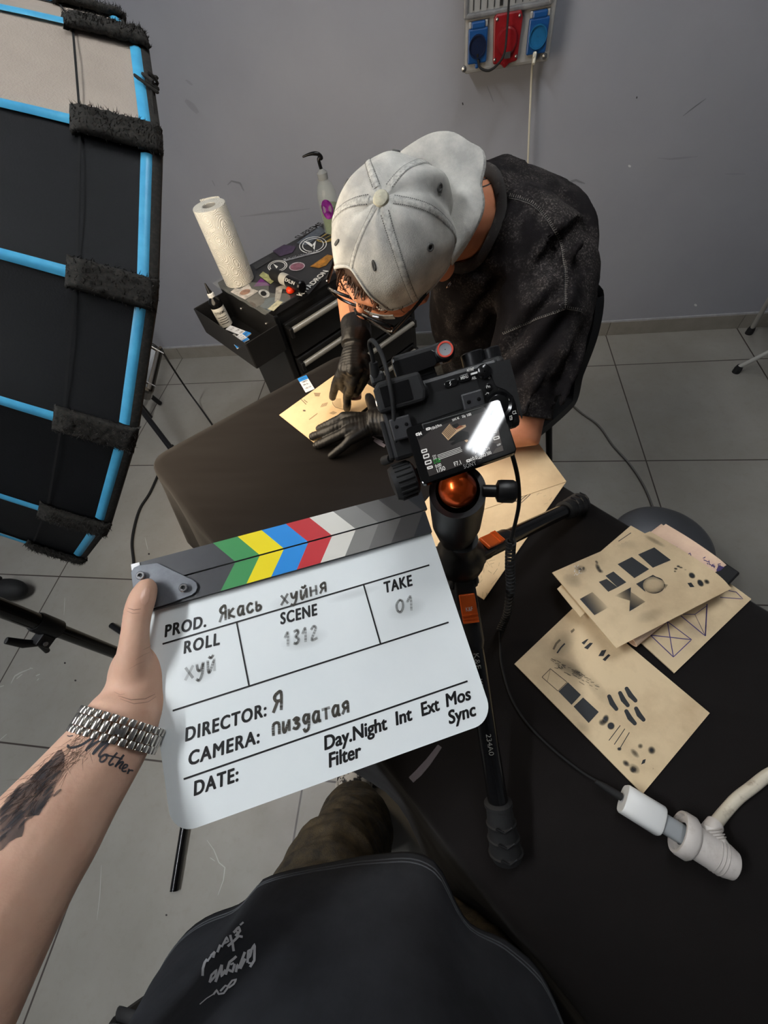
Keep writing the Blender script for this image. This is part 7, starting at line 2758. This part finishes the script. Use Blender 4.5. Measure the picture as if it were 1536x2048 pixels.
# fine hair on the edge of the forearm
ah = MB()
for k in range(420):
    x = random.uniform(0, 1)
    px_, py_ = 20 + 150 * x + random.uniform(-4, 34), 1590 - 140 * x + random.uniform(-4, 40)
    q = hit(b2, px_, py_, 0.0)
    if q is None: continue
    d = nz(nz(F1_ - WA) * random.uniform(.3, 1.0) + tow_(q) * 0.25 + V(random.uniform(-.5, .5), random.uniform(-.5, .5), random.uniform(-.2, .5)))
    sd_ = nz(np.cross(d, tow_(q))) * 0.00012
    L_ = random.uniform(.008, .017)
    ah.add([q - sd_, q + sd_, q + d * L_], [(0, 1, 2)])
if ah.f: ah.build('arm_hair', M_hair, BODY2, smooth=False)['kind'] = 'stuff'

# ------------------------------------------------------------------ wristwatch
wc_ = atd(237, 1461, .470)
wax = nz(WA - WP)
wup = tow_(wc_)
wup = nz(wup - wax * np.dot(wup, wax))
wsd = np.cross(wax, wup)
t2 = thing('wristwatch', wc_, 'steel link bracelet of a wristwatch on the wrist beside the clapperboard', 'watch')
NL = 30
ra_, rb_ = 0.0352, 0.0292


def wr_pt(an, x, o=0.0):
    return wc_ + wsd * math.cos(an) * (ra_ + o) + wup * math.sin(an) * (rb_ + o) + wax * x


def wlink(an, x0, x1, w):
    c = (wr_pt(an, x0) + wr_pt(an, x1)) / 2
    tg = nz(wr_pt(an + .02, 0) - wr_pt(an - .02, 0))
    nn2 = nz(np.cross(wax, tg))
    if np.dot(nn2, c - wc_) < 0: nn2 = -nn2
    mb = MB()
    sec_ = [(w / 2 * math.cos(a), 0.0019 * math.sin(a)) for a in [pi * k / 10 for k in range(11)]]
    rr_ = []
    for x, k in ((x0, .93), (x0 + .0003, 1), (x1 - .0003, 1), (x1, .93)):
        rr_.append([wr_pt(an, x) + tg * a * k + nn2 * (b_ * k) for a, b_ in sec_] + [wr_pt(an, x) + tg * (-w / 2 * k) - nn2 * 0.0012, wr_pt(an, x) + tg * (w / 2 * k) - nn2 * 0.0012])
    mb.rings(rr_)
    return mb


M_link = mat('polished_steel', rgb(205, 200, 192), 0.22, metal=1.0)
per_ = 2 * pi / NL
for k in range(NL):
    an = k * per_
    wlen = per_ * 0.031
    top_c = abs(((an - pi / 2 + pi) % (2 * pi)) - pi)
    if top_c < per_ * 0.9:
        pass
    wlink(an, -0.0042, 0.0042, wlen * 0.93).build('centre_link', M_link, t2, angle=50)
    wlink(an + per_ / 2, -0.0100, -0.0046, wlen * 0.93).build('outer_link', M_link, t2, angle=50)
    wlink(an + per_ / 2, 0.0046, 0.0100, wlen * 0.93).build('outer_link', M_link, t2, angle=50)
MB().tube([wr_pt(2 * pi * k / 60, 0, -0.0010) for k in range(60)], 0.0012, 6, closed=True).build('band_core', mat('dark_gap', rgb(60, 56, 52), 0.4, metal=0.8), t2)
# crown shaped mark on the clasp
an = pi / 2 + 0.02
q = wr_pt(an, 0, 0.0026)
e1_, e2_ = wsd, -wax
cr_ = MB()
cr_.prism([q + e1_ * a + e2_ * b_ for a, b_ in [(-.0022, -.0030), (.0022, -.0030), (.0026, -.0018), (.0046, .0026), (.0018, .0002), (.0022, .0036), (.0006, .0004), (0, .0042), (-.0006, .0004), (-.0022, .0036), (-.0018, .0002), (-.0046, .0026), (-.0026, -.0018)]], wup * 0.0014)
cr_.build('clasp_mark', M_chrome, t2, smooth=False)
# watch head on the far side of the wrist
MB().lathe([(0.017, 0), (0.019, 0.002), (0.019, 0.007), (0.0175, 0.009), (0.0005, 0.009)], wr_pt(-pi / 2, 0, 0.001), -wup, 32, cap=False).build('watch_case', M_link, t2)

# ------------------------------------------------------------------ clothes
M_jeans = mat('olive_black_denim', rgb(78, 68, 50), 0.9, var=rgb(34, 32, 28), vscale=40, bump=0.25, bscale=500, detail=9)
tj = MB()
tj.tube([LH + V(0, -.01, .04), (LH + LK) / 2 + V(0, .0, .005), LK + V(0.004, .012, .015), LK + (LA - LK) * .3 + V(.02, .012, 0), LK + (LA - LK) * .65 + V(.03, .01, 0), LA + V(.012, .0, -.03)], [.112, .096, .078, .080, .084, .086], 24)
tj.tube([RH + V(0, -.01, .04), (RH + RK) / 2, RK, RK + (RA - RK) * .3, RK + (RA - RK) * .65, RA + V(0, 0, -.03)], [.115, .100, .084, .084, .084, .084], 24)
tj.rings([[V(-.06, -.30, z) + V(w * math.cos(a), d * math.sin(a), 0) for a in [2 * pi * k / 24 for k in range(24)]] for z, w, d in ((.98, .175, .135), (.88, .18, .14), (.76, .185, .145))])
me = remesh(tj, 0.007, 4)
a_ = verts_np(me)
n_ = normals_np(me)
for i in range(len(a_)):
    q = a_[i] * V(1, 1, 2.2)
    a_[i] = a_[i] + n_[i] * (0.009 * noise.noise(Vector(q * 9)) + 0.016 * (0.25 - abs(noise.noise(Vector(q * 11 + V(3, 1, 2))))) + 0.003 * noise.noise(Vector(q * 26)))
set_verts(me, a_)
link_mesh('jeans', me, M_jeans, t)
M_canvas = mat('shoe_canvas', rgb(186, 180, 170), 0.8, var=rgb(30, 28, 28), vscale=46, vlo=0.46, vhi=0.52)
for A_, fx in ((LA, nz(V(-.02, 1, 0))), (RA, nz(V(.06, 1, 0)))):
    sx_ = V(fx[1], -fx[0], 0)
    s_ = MB()
    s_.rings([[A_ * V(1, 1, 0) + fx * x + V(0, 0, z0) + sx_ * w * math.cos(a) + V(0, 0, hh_ * max(math.sin(a), -0.2)) for a in [2 * pi * k / 24 for k in range(24)]]
              for x, z0, w, hh_ in [(-0.07, 0.035, 0.022, 0.03), (-0.055, 0.03, 0.036, 0.06), (0.0, 0.03, 0.043, 0.075), (0.05, 0.028, 0.047, 0.062), (0.12, 0.026, 0.049, 0.042), (0.165, 0.024, 0.042, 0.032), (0.185, 0.022, 0.024, 0.02)]])
    so_ = s_.build('shoe', M_canvas, t, angle=60)
    MB().rings([[A_ * V(1, 1, 0) + fx * x + sx_ * w * e + V(0, 0, z) for z, e in ((0.001, -1), (0.026, -1.02), (0.026, 1.02), (0.001, 1))] for x, w in [(-0.078, .026), (-.06, .04), (0, .046), (.06, .05), (.12, .051), (.17, .044), (.192, .026)]]).build('sole', mat('rubber_sole', rgb(196, 190, 180), 0.6), so_, smooth=False)
    for k in range(5):
        x = 0.035 + 0.018 * k
        z = 0.096 - 0.009 * k
        MB().tube(bez([A_ * V(1, 1, 0) + fx * x - sx_ * 0.022 + V(0, 0, z - .008), A_ * V(1, 1, 0) + fx * (x + .004) + V(0, 0, z + .002), A_ * V(1, 1, 0) + fx * (x + .01) + sx_ * 0.022 + V(0, 0, z - .008)], 4), 0.0028, 8).build('lace', M_white_plastic, so_)

M_tee = mat('faded_black_cotton', rgb(36, 37, 40), 0.95, var=rgb(50, 52, 56), vscale=7, bump=0.30, bscale=28, bstretch=(1.6, 0.5, 1), spec=0.12, detail=9)
SHZ = [(1.44, V(-.045, -.40, 0), .072, .068), (1.405, V(-.048, -.395, 0), .11, .085), (1.37, V(-.05, -.388, 0), .17, .10), (1.30, V(-.05, -.375, 0), .195, .125), (1.18, V(-.055, -.355, 0), .196, .14), (1.06, V(-.065, -.335, 0), .197, .150), (.98, V(-.075, -.318, 0), .20, .160), (.91, V(-.082, -.302, 0), .203, .170), (.85, V(-.088, -.288, 0), .206, .178), (.80, V(-.086, -.278, 0), .216, .184), (.772, V(-.086, -.272, 0), .219, .186)]


def tee(an, k):
    i = min(int(k), len(SHZ) - 2)
    f = k - i
    z = SHZ[i][0] * (1 - f) + SHZ[i + 1][0] * f
    c = SHZ[i][1] * (1 - f) + SHZ[i + 1][1] * f
    w = SHZ[i][2] * (1 - f) + SHZ[i + 1][2] * f
    d = SHZ[i][3] * (1 - f) + SHZ[i + 1][3] * f
    low = max(0, (k - 5) / 5)
    wv = 0.010 * low * (math.sin(an * 5 + 0.6) + 0.6 * math.sin(an * 9 + 2)) + 0.004 * noise.noise(Vector((math.cos(an) * 3, math.sin(an) * 3, z * 5)))
    wv += 0.010 * (0.2 - abs(noise.noise(Vector((math.cos(an) * 2.2 + z * 1.5, math.sin(an) * 2.2, z * 3.5 + 4))))) * min(1, low + 0.3)
    e = 2.0 / 2.25
    cx_, sy_ = math.copysign(abs(math.cos(an)) ** e, math.cos(an)), math.copysign(abs(math.sin(an)) ** e, math.sin(an))
    notch = 0.012 * low * math.exp(-((an - 1.12) / 0.16) ** 2)
    return V(c[0] + (w + wv) * cx_, c[1] + (d + wv - notch) * sy_, z + 0.012 * low * math.sin(an * 3 + 1) + 0.010 * low * math.sin(an * 7))


tm_ = MB()
NA2, NK = 120, 60
tm_.rings([[tee(2 * pi * j / NA2, (len(SHZ) - 1) * i / NK) for j in range(NA2)] for i in range(NK + 1)], cap=False)
TEE = tm_.build('t_shirt', M_tee, t, angle=180, fixn=True)
md = TEE.modifiers.new('thick', 'SOLIDIFY')
md.thickness = 0.003
md.offset = -1
slv = MB()
HE = SHO + (ELB - SHO) * 0.62
slv.rings([[p + (u_s * math.cos(a) + w_s * math.sin(a)) * r for a in [2 * pi * k / 28 for k in range(28)]] for p, r, u_s, w_s in
           [(q, r, nz(np.cross(ELB - SHO, V(0, 0, 1))), nz(np.cross(np.cross(ELB - SHO, V(0, 0, 1)), ELB - SHO))) for q, r in ((SHO + (SHO - ELB) * .08, .070), (SHO, .082), (SHO + (ELB - SHO) * .3, .082), (HE, .078))]], cap=False)
so_ = slv.build('sleeve', M_tee, TEE, fixn=True)
slv = MB()
R0_, R1_ = V(0.15, -0.41, 1.35), V(0.20, -0.39, 1.14)
slv.tube([R0_, (R0_ + R1_) / 2, R1_], [.085, .08, .078], 24, cap=False)
slv.build('sleeve', M_tee, TEE, fixn=True)
hm = MB()
for kk in (9.35, 9.55):
    hm.tube([tee(2 * pi * j / 160, kk) + V(0, 0, 0.0) for j in range(160)], 0.0010, 6, closed=True)
hm.build('hem_stitching', mat('tee_stitch', rgb(58, 60, 64), 0.9), TEE)
tt_ = bvh(TEE)
z55 = lambda x, y: (360 + x / 5.908, 1780 + y / 5.908)
pm = MB()
M_tprint = ink('shirt_print', rgb(188, 190, 194))
for p_, w in [([(275, 1030), (280, 940), (300, 870), (330, 830)], 4), ([(330, 860), (378, 790)], 3), ([(400, 815), (420, 745)], 4), ([(370, 790), (420, 740)], 3), ([(450, 750), (485, 660)], 4), ([(500, 690), (560, 570), (580, 620), (520, 650)], 3.2),
              ([(570, 680), (640, 620), (700, 560), (745, 570)], 4), ([(640, 740), (625, 640), (610, 590), (600, 545)], 4), ([(640, 520), (700, 450), (715, 500), (660, 560)], 4), ([(660, 480), (700, 545)], 3), ([(715, 430), (755, 395)], 3),
              ([(355, 1110), (420, 1040), (440, 960), (380, 1020), (355, 1110)], 3.5), ([(425, 1105), (500, 900)], 4), ([(500, 900), (495, 1040), (545, 960)], 4), ([(545, 1020), (590, 870), (640, 830), (670, 800)], 4), ([(575, 960), (625, 985), (650, 890)], 4), ([(600, 900), (640, 880)], 3),
              ([(665, 990), (680, 900), (700, 940), (770, 750)], 4), ([(715, 950), (775, 830)], 4), ([(800, 880), (810, 740), (850, 720), (830, 800), (800, 830)], 4), ([(830, 930), (880, 850), (885, 660), (850, 720)], 4), ([(860, 890), (810, 880)], 3),
              ([(240, 1370), (320, 1300), (400, 1250)], 1.6), ([(400, 1255), (440, 1200), (460, 1250), (520, 1240), (580, 1160), (540, 1150), (480, 1215)], 3), ([(560, 1170), (620, 1090), (670, 1075), (640, 1130), (580, 1175)], 3)]:
    decal_stroke(pm, tt_, [z55(*q) for q in p_], w * 1.25, 3, 0.0012, 0.85)
if pm.f: pm.build('shirt_print', M_tprint, TEE, useink=True, smooth=False)
# small pouch hanging at the hip
c = atd(312, 2042, .80)
t3 = thing('pouch', c, 'small black pouch with straps hanging at the hip of the standing person', 'bag')
MB().box(c - V(0.02, 0.03, 0.03), (0.075, 0.06, 0.09)).build('pouch_body', M_blackmatte, t3, smooth=False, bevel=0.014)
MB().tube(bez([c + V(0.012, 0.004, 0.012), c + V(-0.01, 0.006, 0.02), c + V(-0.04, 0.004, 0.012), c + V(-0.06, -0.01, -0.02)], 6), 0.006, 10, flat=0.4).build('strap', M_rubber, t3)
